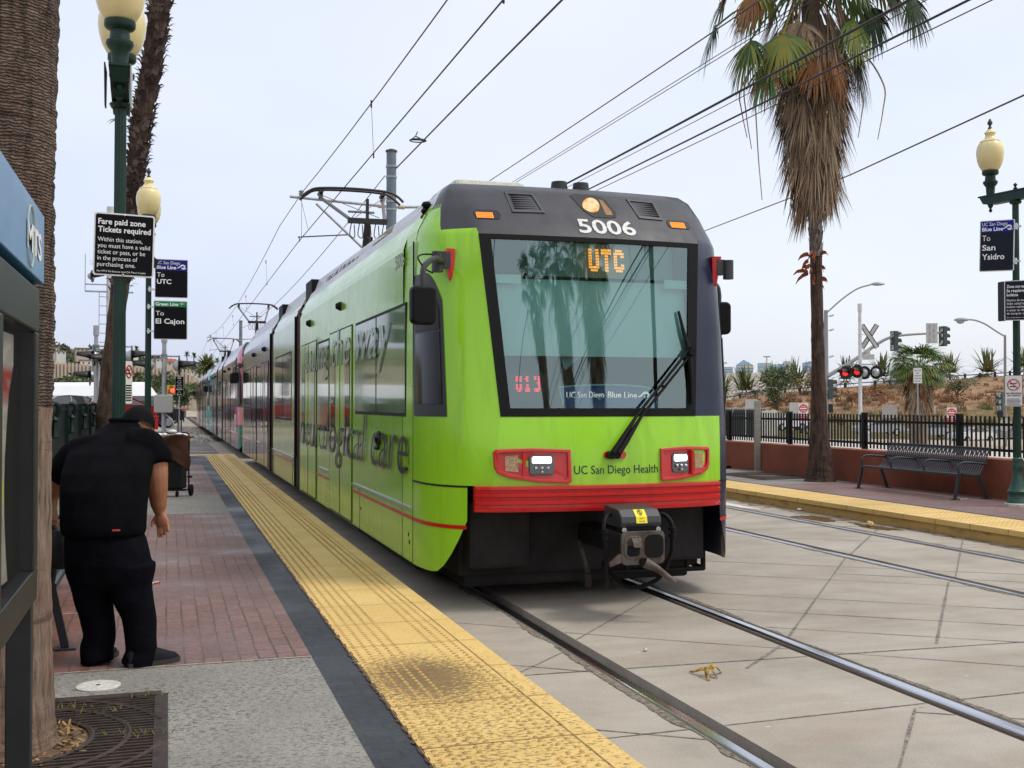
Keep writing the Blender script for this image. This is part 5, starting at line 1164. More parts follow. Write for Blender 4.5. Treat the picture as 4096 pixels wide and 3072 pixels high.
b = MB(); b.lathe([(.108, 0), (.108, .006), (.10, .009), (0, .009)], 28); o = b.build('manhole_cover', mat('pale_lid_concrete', (.56, .54, .50), .85, var=.2, scale=60, bump=.4), None, loc=on_z(393, 2746, ZP)); tag(o, 'round pale concrete lid set in the paving behind the near palm', 'lid')
b = MB(); b.lathe([(0, .0095), (.012, .0095), (0, .010)], 8); b.build('lid_hole', M_black, o)
# dry leaf mulch and weeds at the near palm
b = MB()
for _ in range(420):
    a, r = random.uniform(0, 6.28), .36 * sqrt(random.random()); x, y = -.66 + r * cos(a), 5.05 + r * sin(a); l = random.uniform(.02, .07); th = random.uniform(0, 6.28); h = random.uniform(.004, .03)
    b.add([(x, y, ZP + .004), (x + l * cos(th), y + l * sin(th), ZP + h), (x + l * cos(th) + .008, y + l * sin(th) + .01, ZP + h), (x + .012, y + .006, ZP + .004)], [(0, 1, 2, 3)])
tag(b.build('leaf_litter', mat('dry_litter', (0.24, 0.13, 0.05), .9, c2=(0.34, .22, .09), scale=12)), kind='stuff')
b = MB()
for cx, cy in ((-.05, 5.66), (-.42, 5.55), (-.30, 5.42), (-.18, 5.05), (-.08, 5.0), (-.45, 5.2)):
    for _ in range(15):
        x, y = cx + random.gauss(0, .05), cy + random.gauss(0, .018); l = random.uniform(.015, .05); th = random.uniform(0, 6.28); b.add([(x, y, ZP + .01), (x + .006, y, ZP + .01), (x + l * cos(th) * .6, y + l * sin(th) * .6, ZP + .012 + l * .7)], [(0, 1, 2)])
tag(b.build('weeds', mat('small_weeds', (0.10, 0.14, 0.02), .8, c2=(0.20, .18, .04), scale=20)), kind='stuff')
# ------------------------------------------------------------------ palms
def mcol(name, c, rough=.7, c2=None, scale=3, **k): return mat(name, c, rough, c2=c2, scale=scale, **k)
FR = [mcol('frond_green', (0.028, 0.075, 0.018), .45, (0.05, 0.12, 0.025)), mcol('frond_light_green', (0.075, 0.16, 0.035), .45, (0.11, 0.20, 0.04)), mcol('frond_yellow', (0.28, 0.26, 0.035), .6, (0.20, 0.22, 0.04)), mcol('frond_rust', (0.20, 0.075, 0.022), .8, (0.30, 0.13, 0.045)), mcol('frond_tan', (0.40, 0.29, 0.18), .85, (0.27, 0.185, 0.115)), mcol('frond_grey', (0.25, 0.195, 0.145), .9, (0.14, 0.105, 0.078)), mcol('frond_dark', (0.06, 0.038, 0.026), .9, (0.10, 0.065, 0.04))]
def leaflet(mb, p, d, side, l, wd, droop, segs=3):
    """narrow strip from p along d, bending down"""
    rows = []; q = Vector(p); d = Vector(d).normalized(); st = l / segs
    for i in range(segs + 1):
        k = wd * (1, 1.0, .75, .12)[min(3, int(3 * i / segs + .01))] if segs >= 3 else wd * (1 - i / segs * .9)
        rows.append((q - side * k / 2, q + side * k / 2)); d = (d + Vector((0, 0, -1)) * droop * (i + .6) / segs).normalized(); q = q + d * st
    mb.grid(rows)
def fan(mb, base, d, pet, rad, mi, tipmi=None, n=34, droop=.55, spread=150, rnd=random, limp=0.0, wd=.05):
    """a fan-palm leaf: stalk from base along d, then a pleated fan of leaflets whose tips hang"""
    d = Vector(d).normalized(); side = d.cross(Vector((0, 0, 1)))
    side = side.normalized() if side.length > .05 else Vector((rnd.uniform(-1, 1), rnd.uniform(-1, 1), 0)).normalized()
    up = side.cross(d)
    # stalk bows a little under its load
    P = [Vector(base)]; dd = d.copy()
    for i in range(4): P.append(P[-1] + dd * pet / 4); dd = (dd + V(0, 0, -1) * (.10 + limp * .3)).normalized()
    mb.cur = mi; rows = []
    for i, p in enumerate(P): k = .035 - .004 * i; rows.append((p - side * k, p + up * .012, p + side * k))
    mb.grid(rows)
    c = P[-1]; d2 = dd; s2 = d2.cross(V(0, 0, 1)); s2 = s2.normalized() if s2.length > .05 else side; u2 = s2.cross(d2)
    for i in range(n):
        a = radians(-spread / 2 + spread * i / (n - 1)) + rnd.gauss(0, .02); l = rad * (1 - .22 * abs(sin(a)) ** 2) * rnd.uniform(.88, 1.08)
        v = d2 * cos(a) + s2 * sin(a) + u2 * .12 * (1 if i % 2 else -1) * .6
        mb.cur = mi if (tipmi is None or rnd.random() > .35) else tipmi
        leaflet(mb, c, v, (s2 * cos(a) - d2 * sin(a)), l, wd, droop * rnd.uniform(.7, 1.4), 4)
def f_ring(base, dark, ringscale=22, bark=1.0):
    def f(t, p):
        a = nramp(t, nnoise(t, 7, 6, .7, (1, 1, .9)), [(.3, dark), (.7, base)])
        tc = t.nodes.new('ShaderNodeTexCoord'); mp = t.nodes.new('ShaderNodeMapping'); t.links.new(tc.outputs['Object'], mp.inputs[0]); mp.inputs['Scale'].default_value = (.7, .7, 1)
        wv = t.nodes.new('ShaderNodeTexWave'); wv.wave_type = 'BANDS'; wv.bands_direction = 'Z'; wv.inputs['Scale'].default_value = ringscale / 6.28 * 1.0; wv.inputs['Distortion'].default_value = 6; wv.inputs['Detail'].default_value = 4; wv.inputs['Detail Scale'].default_value = 2.2
        t.links.new(mp.outputs[0], wv.inputs['Vector']); r = nramp(t, wv.outputs['Fac'], [(.0, .35), (.35, .9), (.8, 1.25)])
        c = nmix(t, bark, a, r, 'MULTIPLY'); v = nnoise(t, 22, 5, .6, (1, 1, .10)); c = nmix(t, 1.0, c, nramp(t, v, [(.38, .45), (.5, 1.0), (.7, 1.15)]), 'MULTIPLY')
        t.links.new(c, p.inputs['Base Color']); nbump(t, p, nmix(t, .5, wv.outputs['Fac'], v), .9, .03)
    return f
M_trunkA = node_mat('ringed_palm_bark', f_ring((0.20, 0.145, 0.115), (0.08, 0.052, 0.042), 150), .9)
def f_wood(t, p):
    a = nramp(t, nnoise(t, 42, 6, .75, (1, 1, .09)), [(.36, (.07, .046, .038)), (.47, (.225, .16, .122)), (.66, (.37, .275, .22))]); a = nmix(t, nramp(t, nnoise(t, 1.6, 3), [(.45, 0.0), (.65, .45)]), a, (.34, .19, .115))
    v = nvor(t, 3.6, (1.0, 1.0, 1.6)); k = nramp(t, v.outputs['Distance'], [(.03, .9), (.07, 0.0)]); c = nmix(t, k, a, (.05, .03, .025)); g = nramp(t, nnoise(t, 3.2, 4, .6, (.6, .6, 5)), [(.60, 0.0), (.66, .7)]); c = nmix(t, g, c, (.10, .06, .045))
    t.links.new(c, p.inputs['Base Color']); nbump(t, p, nnoise(t, 42, 6, .75, (1, 1, .09)), 1.0, .03)
M_trunkA2 = node_mat('worn_palm_wood', f_wood, .9)
M_trunkC = node_mat('brown_palm_bark', f_ring((0.15, 0.092, 0.065), (0.055, 0.034, 0.026), 120, .7), .9)
def trunk_mesh(pts, rad, wob=.012, n=28, sub=14, seed=1):
    rnd = random.Random(seed); P = smooth_path(pts, sub); m = len(P) - 1; rows = []
    ra = [rad[0]] if False else None
    for i, p in enumerate(P):
        t = i / m * (len(rad) - 1); k = min(int(t), len(rad) - 2); r = rad[k] + (rad[k + 1] - rad[k]) * (t - k); r += rnd.uniform(-wob, wob) * .5
        rows.append([(p.x + (r + wob * .5 * sin(5 * a + i * .7) * rnd.uniform(.6, 1.2)) * cos(a), p.y + (r + wob * .5 * sin(4 * a + i)) * sin(a), p.z) for a in [2 * pi * j / n for j in range(n)]])
    b = MB(); b.grid(rows, True); b.add(rows[-1], [tuple(range(n))]); return b, P
# near palm at the left edge: only its trunk is in the frame
t = thing('palm_tree', 'thick ringed palm trunk rising behind the information case', 'palm tree', (-.665, 5.02, ZP), 0, 'fan palms of the station')
b, P = trunk_mesh([(0.0, 0, 0), (.0, 0, .12), (0, 0, .5), (-.0, 0, 1.1), (.0, .0, 1.42)], [.238, .222, .206, .20, .20], .005, seed=3); b.build('trunk', M_trunkA2, t, smooth='all')
b, P = trunk_mesh([(.0, 0, 1.40), (.005, 0, 1.8), (.0, 0, 2.3), (.005, 0, 2.8), (.012, 0, 3.6), (.03, 0, 6), (.0, 0, 8.5)], [.203, .203, .203, .206, .212, .20, .18], .007, sub=40, seed=4); b.build('bark', M_trunkA, t, smooth='all')
def crown(t, top, n_green=26, n_dead=34, seed=1, rad=1.0, pet=1.1, green_el=(-35, 75)):
    rnd = random.Random(seed); b = MB()
    for i in range(n_green):
        a = 2 * pi * i / n_green * 2.4 + rnd.uniform(-.3, .3); el = radians(green_el[0] + (green_el[1] - green_el[0]) * (i / n_green) ** .8)
        fan(b, top + V(0, 0, .2 * rnd.random()), (cos(a) * cos(el), sin(a) * cos(el), sin(el)), pet * rnd.uniform(.8, 1.15), rad * rnd.uniform(.8, 1.1), rnd.choice((0, 0, 0, 1, 1, 2) if el < .2 else (0, 1, 1)), rnd.choice((None, 2, 3)), 30, rnd.uniform(.5, .9), rnd=rnd)
    b.build('crown', FR, t); 
def strip_fan(b, p, d, l, n, mi, rnd, spread=.35, wd=.028, droop=.9):
    d = Vector(d).normalized(); s = d.cross(V(0, 0, 1)); s = s.normalized() if s.length > .1 else V(1, 0, 0)
    for i in range(n):
        a = rnd.gauss(0, spread); b.cur = rnd.choice(mi); v = d * cos(a) + s * sin(a) + V(rnd.gauss(0, .05), rnd.gauss(0, .05), 0)
        leaflet(b, Vector(p) + v * .03, v, (s * cos(a) - d * sin(a)), l * rnd.uniform(.6, 1.1), wd * rnd.uniform(.5, 1.3), droop * rnd.uniform(.6, 1.3), 4)
# second palm on the left, leaning, its trunk bristling with cut leaf bases
q = at(412, 1640, 20.5); q.z = ZP
t = thing('palm_tree', 'leaning palm trunk bristling with old leaf stubs behind the left lamp post', 'palm tree', q, 0, 'fan palms of the station')
tops = [V(0, 0, 0), V(.03, 0, .6), V(.08, 0, 1.6), V(.22, 0, 3.0), V(.36, 0, 4.4), V(.52, 0, 5.6), V(.66, 0, 6.8), V(.82, 0, 7.8), V(.98, 0, 9.2), V(1.28, 0, 13.0)]
b, P = trunk_mesh(tops, [.24, .185, .17, .16, .16, .165, .17, .18, .185, .19], .012, seed=8); b.build('trunk', M_trunkC, t, smooth='all')
rnd = random.Random(5); b = MB(); pp = smooth_path(tops, 30)
for _ in range(900):
    z = rnd.uniform(3.6, 9.8); c = min(pp, key=lambda p: abs(p.z - z)); a = rnd.uniform(0, 6.28); o = V(cos(a), sin(a), 0); k = .15 + .03 * (z - 3.6) / 6; sd = V(-sin(a), cos(a), 0); l = rnd.uniform(.08, .15) if z > 5 else rnd.uniform(.03, .2) if rnd.random() < .35 else .03
    b.cur = rnd.choice((0, 0, 1, 2)); p0 = c + o * k; m1 = p0 + o * l * .45 + V(0, 0, l * .35 - .03); tip = p0 + o * l + V(0, 0, rnd.uniform(-.02, .06)); w_ = rnd.uniform(.04, .075)
    b.add([p0 - sd * w_ + V(0, 0, -.1), p0 + sd * w_ + V(0, 0, -.1), m1 + sd * w_ * .7, m1 - sd * w_ * .7, tip + sd * .008, tip - sd * .008], [(0, 1, 2, 3), (3, 2, 4, 5)])
b.build('leaf_stubs', [mcol('stub_dark', (0.045, 0.028, 0.026), .9), mcol('stub_mid', (0.085, 0.058, 0.05), .9), mcol('stub_pale', (0.15, 0.115, 0.10), .9)], t)
b = MB(); rnd = random.Random(2)
for v_, dx in ((470, -.13), (560, -.10), (250, -.1)):
    pz = at(440, v_ * 1.852, 20.3); strip_fan(b, (-.02 + (pz.z - 5) * .1 - .12 + .3, -.12, pz.z - ZP), (-1, 0, .15), .36, 7, (5, 6), rnd, .3, .05, .5)
b.build('dead_fronds', FR, t); crown(t, V(1.3, 0, 13.2), 24, seed=11)
# palm by the red wall: smooth trunk, thatch of dead fronds, live fans above
RT0 = _r.copy(); FW0 = Vector((_f.x, _f.y, 0)).normalized()
def skirt_palm(label, q, H, tilt, seed, zsk, full_crown=True, key=False):
    t = thing('palm_tree', label, 'palm tree', q, 0, 'fan palms of the station'); rnd = random.Random(seed)
    top = V(tilt, 0, H); mid = lambda z: V(tilt * (z / H) ** 1.2, 0, z)
    b, P = trunk_mesh([mid(z) for z in (0, .10, .45, 1.0, 2.0, 3.2, zsk + .3)], [.30, .255, .215, .16, .124, .112, .108], .008, seed=seed); b.build('trunk', M_trunkC, t, smooth='all')
    b, P = trunk_mesh([mid(z) for z in (zsk - .9, zsk, zsk + 1.5, H - 1, H)], [.112, .125, .15, .17, .17], .010, seed=seed + 1); bk = b.build('bark', mcol('grey_boot_bark', (0.20, 0.175, 0.16), .9, (0.09, 0.075, 0.065), 9, bump=.8, bscale=20), t, smooth='all')
    b = MB()
    for _ in range(150):
        z = rnd.uniform(zsk - .9, zsk + .6); c = mid(z); a = rnd.uniform(0, 6.28); o = V(cos(a), sin(a), 0); sd = V(-sin(a), cos(a), 0); p0 = c + o * .112; l = rnd.uniform(.08, .2); w_ = rnd.uniform(.03, .055)
        b.cur = rnd.choice((0, 1, 2)); b.add([p0 - sd * w_, p0 + sd * w_, p0 + o * .03 + sd * .01 + V(0, 0, l), p0 + o * .03 - sd * .02 + V(0, 0, l)], [(0, 1, 2, 3)])
    if key:
        b.cur = 3
        for _ in range(26): a = rnd.uniform(2.6, 4.9); p0 = mid(zsk - 1.15 + rnd.uniform(-.3, .35)) + V(cos(a), sin(a), 0) * .15; leaflet(b, p0, (cos(a), sin(a), rnd.uniform(-1, .5)), V(0, .3, 1).normalized(), rnd.uniform(.12, .34), .08, .8, 3)
    b.build('leaf_stubs', [mcol('boot_grey', (0.24, 0.215, 0.20), .9), mcol('boot_mid', (0.13, 0.105, 0.09), .9), mcol('boot_dark', (0.07, 0.05, 0.042), .9), mcol('boot_rust', (0.24, 0.06, 0.022), .9)], bk)
    # thatch: hundreds of folded dead fans in overlapping tiers, longest low on the near side
    b = MB(); nt = 13
    for k in range(nt):
        z = zsk + .75 + (H - zsk - 1.0) * k / (nt - 1); m = 13 if k < 10 else 10
        for i in range(m):
            a = 2 * pi * (i + .5 * (k % 2)) / m + rnd.uniform(-.2, .2); c = mid(z) + V(cos(a), sin(a), 0) * (.13 + .030 * k)
            out_ = .05 + .030 * k + rnd.uniform(-.07, .12); ln = rnd.uniform(.75, 1.25) if k > 1 else rnd.uniform(.5, .9)
            shade = rnd.random(); mi = (5, 5, 4, 4) if shade < .45 else (4, 4, 5) if shade < .82 else (3, 4, 5) if shade < .94 else (6,)
            d = V(cos(a) * out_, sin(a) * out_, -1.0)
            # stalk
            b.cur = rnd.choice((4, 5, 3)); s = d.cross(V(0, 0, 1)).normalized(); p1 = c + V(cos(a), sin(a), .0) * .14 + V(0, 0, -.25); b.grid([(c - s * .02, c + s * .02), (p1 - s * .022, p1 + s * .022)])
            strip_fan(b, p1, d, ln, 26, mi, rnd, .17, .024, .10)
    # the lowest ragged tail
    for i in range(9): a = rnd.uniform(2.4, 4.4); strip_fan(b, mid(zsk + .45) + V(cos(a), sin(a), 0) * .2, (cos(a) * .12 - .10, sin(a) * .12, -1), rnd.uniform(.7, 1.15), 16, (4, 5, 3), rnd, .10, .03, .05)
    # ropes of old flower stalks
    for a, l in ((3.3, 2.6), (3.0, 1.6), (2.7, 1.3), (5.9, 1.4), (3.6, 1.1), (0.2, 1.2)):
        c = mid(H - 1.6) + V(cos(a), sin(a) , 0) * .5; b.cur = 4; Q = smooth_path([c, c + V(cos(a) * .45, sin(a) * .45, .15), c + V(cos(a) * .8, sin(a) * .8, -.4), c + V(cos(a) * .78, sin(a) * .8, -l * .6), c + V(cos(a) * .68, sin(a) * .7, -l)], 5); b.tube(Q, [.022 - .014 * i / (len(Q) - 1) for i in range(len(Q))], 5)
    b.build('dead_fronds', FR, t)
    b = MB()
    if key:      # the hanging live fans, placed where the photograph shows them (azimuth, elevation, height below the top, stalk, fan, tint)
        for u, v, dd, du, dv, rd, m1, m2 in ((2855, 112, 0, -.45, .75, .98, 0, 0), (3000, 165, -.5, -.35, .9, 1.05, 0, 2), (3132, 139, -.8, -.15, 1, .95, 2, 1), (3075, 250, -.6, -.3, .9, .95, 1, 3), (3418, 84, -.6, .15, 1, .95, 1, 2), (3425, 215, -.2, .35, .9, 1.15, 0, 2), (3478, 36, .3, .3, .8, .95, 0, 0), (2905, -15, .3, -.7, .6, .8, 0, 3), (3640, -5, 0, .55, .7, .95, 0, 1), (3560, -60, -.4, .5, .8, .9, 0, 2), (3010, -30, -.6, -.4, .9, .9, 3, 2), (3345, 235, -.6, .25, 1, .9, 3, 3), (3275, 215, -.7, .0, 1, .85, 3, 4), (3190, 90, -.7, -.1, 1, .8, 4, 5)):
            h = at(u, v, 20.3 + dd) - q; d0 = (RT0 * du + V(0, 0, -dv) + FW0 * dd * .3).normalized(); P = bez(mid(H - .3), (mid(H) + h) * .5 + V(0, 0, .35), h, 5); b.cur = 1 if m1 < 2 else m1; b.tube(P, .018, 4); fan(b, h - d0 * .05, d0, .05, rd, m1, m2, 40, .5, 150, rnd, wd=.05)
    b2 = b
    for i in range(26):
        a = 2.4 * i + rnd.uniform(-.2, .2); el = radians(-20 + 95 * (i / 26)); m1 = rnd.choice((0, 0, 1)); fan(b2, top + V(0, 0, .25 * rnd.random()), (cos(a) * cos(el), sin(a) * cos(el), sin(el)), rnd.uniform(.9, 1.4), rnd.uniform(.85, 1.15), m1, rnd.choice((None, 2)), 32, rnd.uniform(.5, .8), rnd=rnd)
    b2.build('crown', FR, t); return t
q = on_z(3280, 1925, ZP)
far_palm = skirt_palm('tall palm with a shaggy thatch of dead brown fronds beside the metal bench', q, 9.3, -.16, 21, 5.05, key=True)
# palms further along the same platform, behind the camera; the windscreen mirrors them
for (x, y, h, z, lb, sd) in ((11.4, -12.0, 11.6, 5.6, 'tallest shaggy palm mirrored in the middle of the windscreen', 33), (11.2, -19.5, 14.0, 7.0, 'shaggy palm mirrored left of the windscreen centre', 44), (11.2, -31.0, 17.5, 11.0, 'slim palm mirrored at the left of the windscreen', 55), (12.0, -4.5, 12.0, 9.0, 'thin palm mirrored at the right of the windscreen', 66)):
    skirt_palm(lb, V(x, y, ZP), h, .1, sd, z)
# ------------------------------------------------------------------ the bending man
M_shirt = mat('black_cotton', (0.0035, 0.0035, 0.005), .9, var=.3, scale=9, spec=.05, bump=.5, bscale=7); M_trouser = mat('black_trouser_cloth', (0.004, 0.004, 0.0065), .85, var=.3, scale=7, spec=.05, bump=.8, bscale=8)
M_skin = mat('tanned_skin', (0.33, 0.14, 0.07), .5, c2=(0.25, 0.095, 0.045), scale=9); M_skin.node_tree.nodes['Principled BSDF'].inputs['Subsurface Weight'].default_value = .08
RT, FW = _r.copy(), Vector((_f.x, _f.y, 0)).normalized()
def loft(mb, rings, n=22):
    rows = []
    for c, hw, hd in rings: rows.append([Vector(c) + RT * hw * cos(2 * pi * i / n) + FW * hd * sin(2 * pi * i / n) for i in range(n)])
    mb.grid(rows, True); mb.add(rows[0], [tuple(range(n))]); mb.add(rows[-1], [tuple(range(n))])
def remesh(mb, name, m, parent, vox=.012, it=6, fac=.5):
    bmv = mb; o = bmv.build(name, m, None); r = o.modifiers.new('r', 'REMESH'); r.mode = 'VOXEL'; r.voxel_size = vox; s = o.modifiers.new('s', 'SMOOTH'); s.iterations = it; s.factor = fac
    evaluated(o); o.data.materials.clear(); o.data.materials.append(m); o.data.polygons.foreach_set('use_smooth', [True] * len(o.data.polygons))
    o.parent = parent; o.matrix_parent_inverse = parent.matrix_basis.inverted(); return o
man = thing('person', 'heavy man in black shirt and cap bending forward on the platform', 'person', (-.22, 6.40, ZP))
bpy.context.view_layer.update()
A = at
# skin: head, neck, arms and hands on one continuous body
b = MB()
loft(b, [(A(420, 2120, 6.1), .17, .12), (A(425, 1960, 6.16), .18, .13), (A(445, 1830, 6.32), .19, .13), (A(470, 1755, 6.47), .15, .11), (A(500, 1705, 6.58), .066, .066), (A(525, 1690, 6.64), .062, .066)])
hc = A(552, 1704, 6.72)
b.ball(hc, .095, 18, (.88, 1.05, 1.05)); b.ball(hc + FW * .055 + V(0, 0, -.055) + RT * .01, .068, 14, (.9, 1, 1.1)); b.ball(hc + FW * .115 + V(0, 0, -.04) + RT * .015, .02, 8); 
for s in (-1, 1): b.ball(hc + RT * s * .085 + FW * .0 + V(0, 0, -.012), .03, 10, (.35, .75, 1.15))
b.tube(smooth_path([A(585, 1775, 6.44), A(618, 1835, 6.42), A(624, 1885, 6.41), A(628, 1945, 6.41), A(634, 2010, 6.42), A(638, 2050, 6.43)], 4), rlist([.072, .071, .068, .062, .048, .033], 4), 14)
b.tube(smooth_path([A(325, 1790, 6.42), A(262, 1865, 6.40), A(222, 1930, 6.42), A(196, 1995, 6.44), A(200, 2050, 6.40), A(212, 2095, 6.36)], 4), rlist([.068, .064, .06, .052, .042, .031], 4), 14)
def hand(b, w, d, side, nrm, L=.095, curl=.35, thumb=1):
    """palm from the wrist w along d; side points to the thumb, nrm out of the back of the hand"""
    d = Vector(d).normalized(); side = (Vector(side) - d * Vector(side).dot(d)).normalized(); nrm = d.cross(side)
    rows = []
    for k, (l, ww, th) in enumerate(((0, .026, .02), (.3, .036, .020), (.7, .043, .019), (1.0, .042, .014))):
        c = w + d * L * l; rows.append([c + side * ww * cos(2 * pi * i / 14) + nrm * th * sin(2 * pi * i / 14) for i in range(14)])
    b.grid(rows, True); b.add(rows[0], [tuple(range(14))]); b.add(rows[-1], [tuple(range(14))])
    for k, (off, ln) in enumerate(((.031, .070), (.011, .080), (-.011, .074), (-.030, .058))):
        p = w + d * L * .93 + side * off; dd = d + side * off * 1.6; q = [p]
        for j in range(3): dd = (dd - nrm * curl * (.5 + .35 * k * .4)).normalized(); p = p + dd * ln * (.45, .32, .23)[j]; q.append(p)
        b.tube(q, [.0105, .010, .009, .0068], 8)
    p = w + d * L * .30 + side * .026; b.tube([p, p + (d * .6 + side * .75 - nrm * .3).normalized() * .034, p + (d * .6 + side * .75 - nrm * .3).normalized() * .034 + (d * .9 + side * .25 - nrm * .4).normalized() * .034], [.015, .0115, .008], 8)
hand(b, A(638, 2046, 6.43), A(656, 2120, 6.40) - A(638, 2046, 6.43), -RT + FW * .2, FW, .088, .22)
hand(b, A(211, 2092, 6.36), V(.55, .15, -.75), FW + RT * .3, RT, .085, .5)
body = remesh(b, 'body', M_skin, man, .0055, 4, .5)
b = MB()
loft(b, [(A(414, 2140, 6.06), .222, .165), (A(414, 2120, 6.06), .232, .17), (A(414, 2060, 6.09), .235, .185), (A(418, 1960, 6.15), .242, .195), (A(428, 1890, 6.22), .25, .195), (A(445, 1815, 6.34), .245, .185), (A(462, 1762, 6.45), .195, .155), (A(482, 1720, 6.54), .13, .105), (A(496, 1688, 6.60), .082, .08)])
b.tube(smooth_path([A(520, 1790, 6.42), A(578, 1790, 6.43), A(614, 1825, 6.42), A(625, 1862, 6.41)], 5), rlist([.12, .115, .102, .098], 5), 16)
b.tube(smooth_path([A(400, 1815, 6.40), A(322, 1825, 6.40), A(264, 1872, 6.39), A(232, 1912, 6.40)], 5), rlist([.12, .112, .094, .086], 5), 16)
shirt = remesh(b, 'shirt', M_shirt, man, .011, 5, .5)
b = MB(); P = [A(496, 1688, 6.60) + RT * .078 * cos(t) + FW * .076 * sin(t) + V(0, 0, .012) for t in [2 * pi * i / 20 for i in range(21)]]; b.tube(P, .013, 6); c_ = b.build('collar', M_shirt, None, smooth=True); c_.parent = shirt
b = MB()
loft(b, [(A(416, 2105, 6.08), .205, .15), (A(424, 2170, 6.07), .225, .165), (A(434, 2250, 6.06), .236, .168), (A(442, 2320, 6.06), .222, .15), (A(450, 2350, 6.07), .15, .09)])
b.tube(smooth_path([A(515, 2260, 6.06), A(528, 2370, 6.06), A(556, 2465, 6.05), A(563, 2560, 6.03), A(566, 2605, 6.03), A(556, 2640, 6.02), A(548, 2662, 6.02)], 4), rlist([.146, .110, .092, .084, .083, .088, .090], 4), 18)
b.tube(smooth_path([A(365, 2260, 6.07), A(372, 2370, 6.09), A(388, 2465, 6.10), A(399, 2540, 6.08), A(388, 2585, 6.07), A(388, 2620, 6.06), A(396, 2655, 6.05)], 4), rlist([.140, .108, .092, .086, .089, .088, .084], 4), 18)
tr = remesh(b, 'trousers', M_trouser, man, .010, 4, .5)
b = MB(); b.cbox(A(465, 2121, 5.90), .04, .006, .009); lb_ = b.build('pocket_tab', mat('red_tab', (.5, .05, .05), .6)); lb_.parent = tr
# shoes
M_shoe = mat('dark_suede_shoe', (0.007, 0.008, 0.012), .7, var=.3, scale=14, bump=.2, spec=.2); M_sole = mat('grey_rubber_sole', (0.03, 0.027, 0.024), .8)
def shoe(heel, toe):
    heel, toe = Vector(heel), Vector(toe); heel.z = toe.z = ZP; d = (toe - heel); L_ = d.length; d = d.normalized(); s = Vector((d.y, -d.x, 0))
    PR = ((0, .030, .07), (.06, .037, .10), (.2, .040, .12), (.42, .042, .112), (.60, .049, .086), (.80, .050, .062), (.93, .038, .050), (1.0, .014, .032))
    b = MB(); rows = []
    for t_, hw, h in PR:
        c = heel + d * L_ * t_; r = [c + s * hw * k + V(0, 0, .022 + (h - .022) * e) for k, e in ((-1, 0), (-.98, .4), (-.75, .8), (-.35, 1), (.35, 1), (.75, .8), (.98, .4), (1, 0))]; rows.append(r)
    b.grid(rows); b.add(rows[0], [tuple(range(8))]); b.add(rows[-1], [tuple(range(8))]); o = b.build('shoe', M_shoe, None, smooth=True, angle=60); o.parent = man; o.matrix_parent_inverse = man.matrix_basis.inverted()
    b = MB(); out_ = []
    for t_, hw, h in PR: out_.append(heel + d * (L_ * t_ + (.006 if t_ > .9 else -.004 if t_ < .1 else 0)) + s * (hw + .005))
    for t_, hw, h in PR[::-1]: out_.append(heel + d * (L_ * t_ + (.006 if t_ > .9 else -.004 if t_ < .1 else 0)) - s * (hw + .005))
    n = len(out_); b.add([p + V(0, 0, .001) for p in out_] + [p + V(0, 0, .026) for p in out_], [tuple(range(n)), tuple(range(n, 2 * n))] + [(i, (i + 1) % n, n + (i + 1) % n, n + i) for i in range(n)]); q = b.build('sole', M_sole, None); q.parent = o
shoe(on_z(508, 2672, ZP), on_z(712, 2640, ZP)); shoe(on_z(345, 2658, ZP), on_z(455, 2618, ZP))
# cap
b = MB(); K = MX.Translation(hc + V(0, 0, .012)) @ MX.Rotation(-YAW, 4, 'Z') @ MX.Rotation(radians(-28), 4, 'X'); rows = []
for i in range(8):
    ph = (pi / 2) * i / 7; rows.append([K @ V(.099 * cos(ph) * cos(t), .112 * cos(ph) * sin(t), .115 * sin(ph)) for t in [2 * pi * j / 24 for j in range(24)]])
rows.insert(0, [K @ V(.099 * cos(t), .112 * sin(t), -.022) for t in [2 * pi * j / 24 for j in range(24)]])
b.grid(rows, True)
br = [[K @ V(.085 * cos(t), .075 + .03 * sin(t) + k * .075 * sin(t), -.018 - k * .018) for t in [pi * j / 10 for j in range(11)]] for k in (0, .5, 1)]; b.grid(br)
cp_ = b.build('cap', mat('black_cap', (0.004, 0.004, 0.005), .85, spec=.12), None, smooth=True, angle=60); cp_.parent = man; cp_.matrix_parent_inverse = man.matrix_basis.inverted()
b = MB(); K2 = K @ MX.Scale(.985, 4); b.grid([[K2 @ V(.099 * cos(t), .108 * sin(t), z) for t in [pi + pi * j / 16 for j in range(17)]] for z in (-.02, -.032)]); hr = b.build('hair', mat('dark_hair', (.008, .007, .007), .7), None, smooth=True); hr.parent = man; hr.matrix_parent_inverse = man.matrix_basis.inverted()
# dark bag in the left hand
b = MB(); c = A(205, 2185, 6.28); loft(b, [(c + V(0, 0, .09), .05, .04), (c + V(0, 0, .06), .085, .06), (c, .10, .075), (c + V(.03, 0, -.08), .075, .06), (c + V(.05, 0, -.13), .03, .03)], 14); b.tube(smooth_path([c + V(-.03, 0, .06), A(214, 2105, 6.34), c + V(.04, 0, .06)], 5), .01, 6)
tag(b.build('bag', mat('black_nylon', (.008, .008, .01), .6, bump=.5, bscale=14), None, smooth=True), "small black bag held in the bending man's left hand", 'bag')
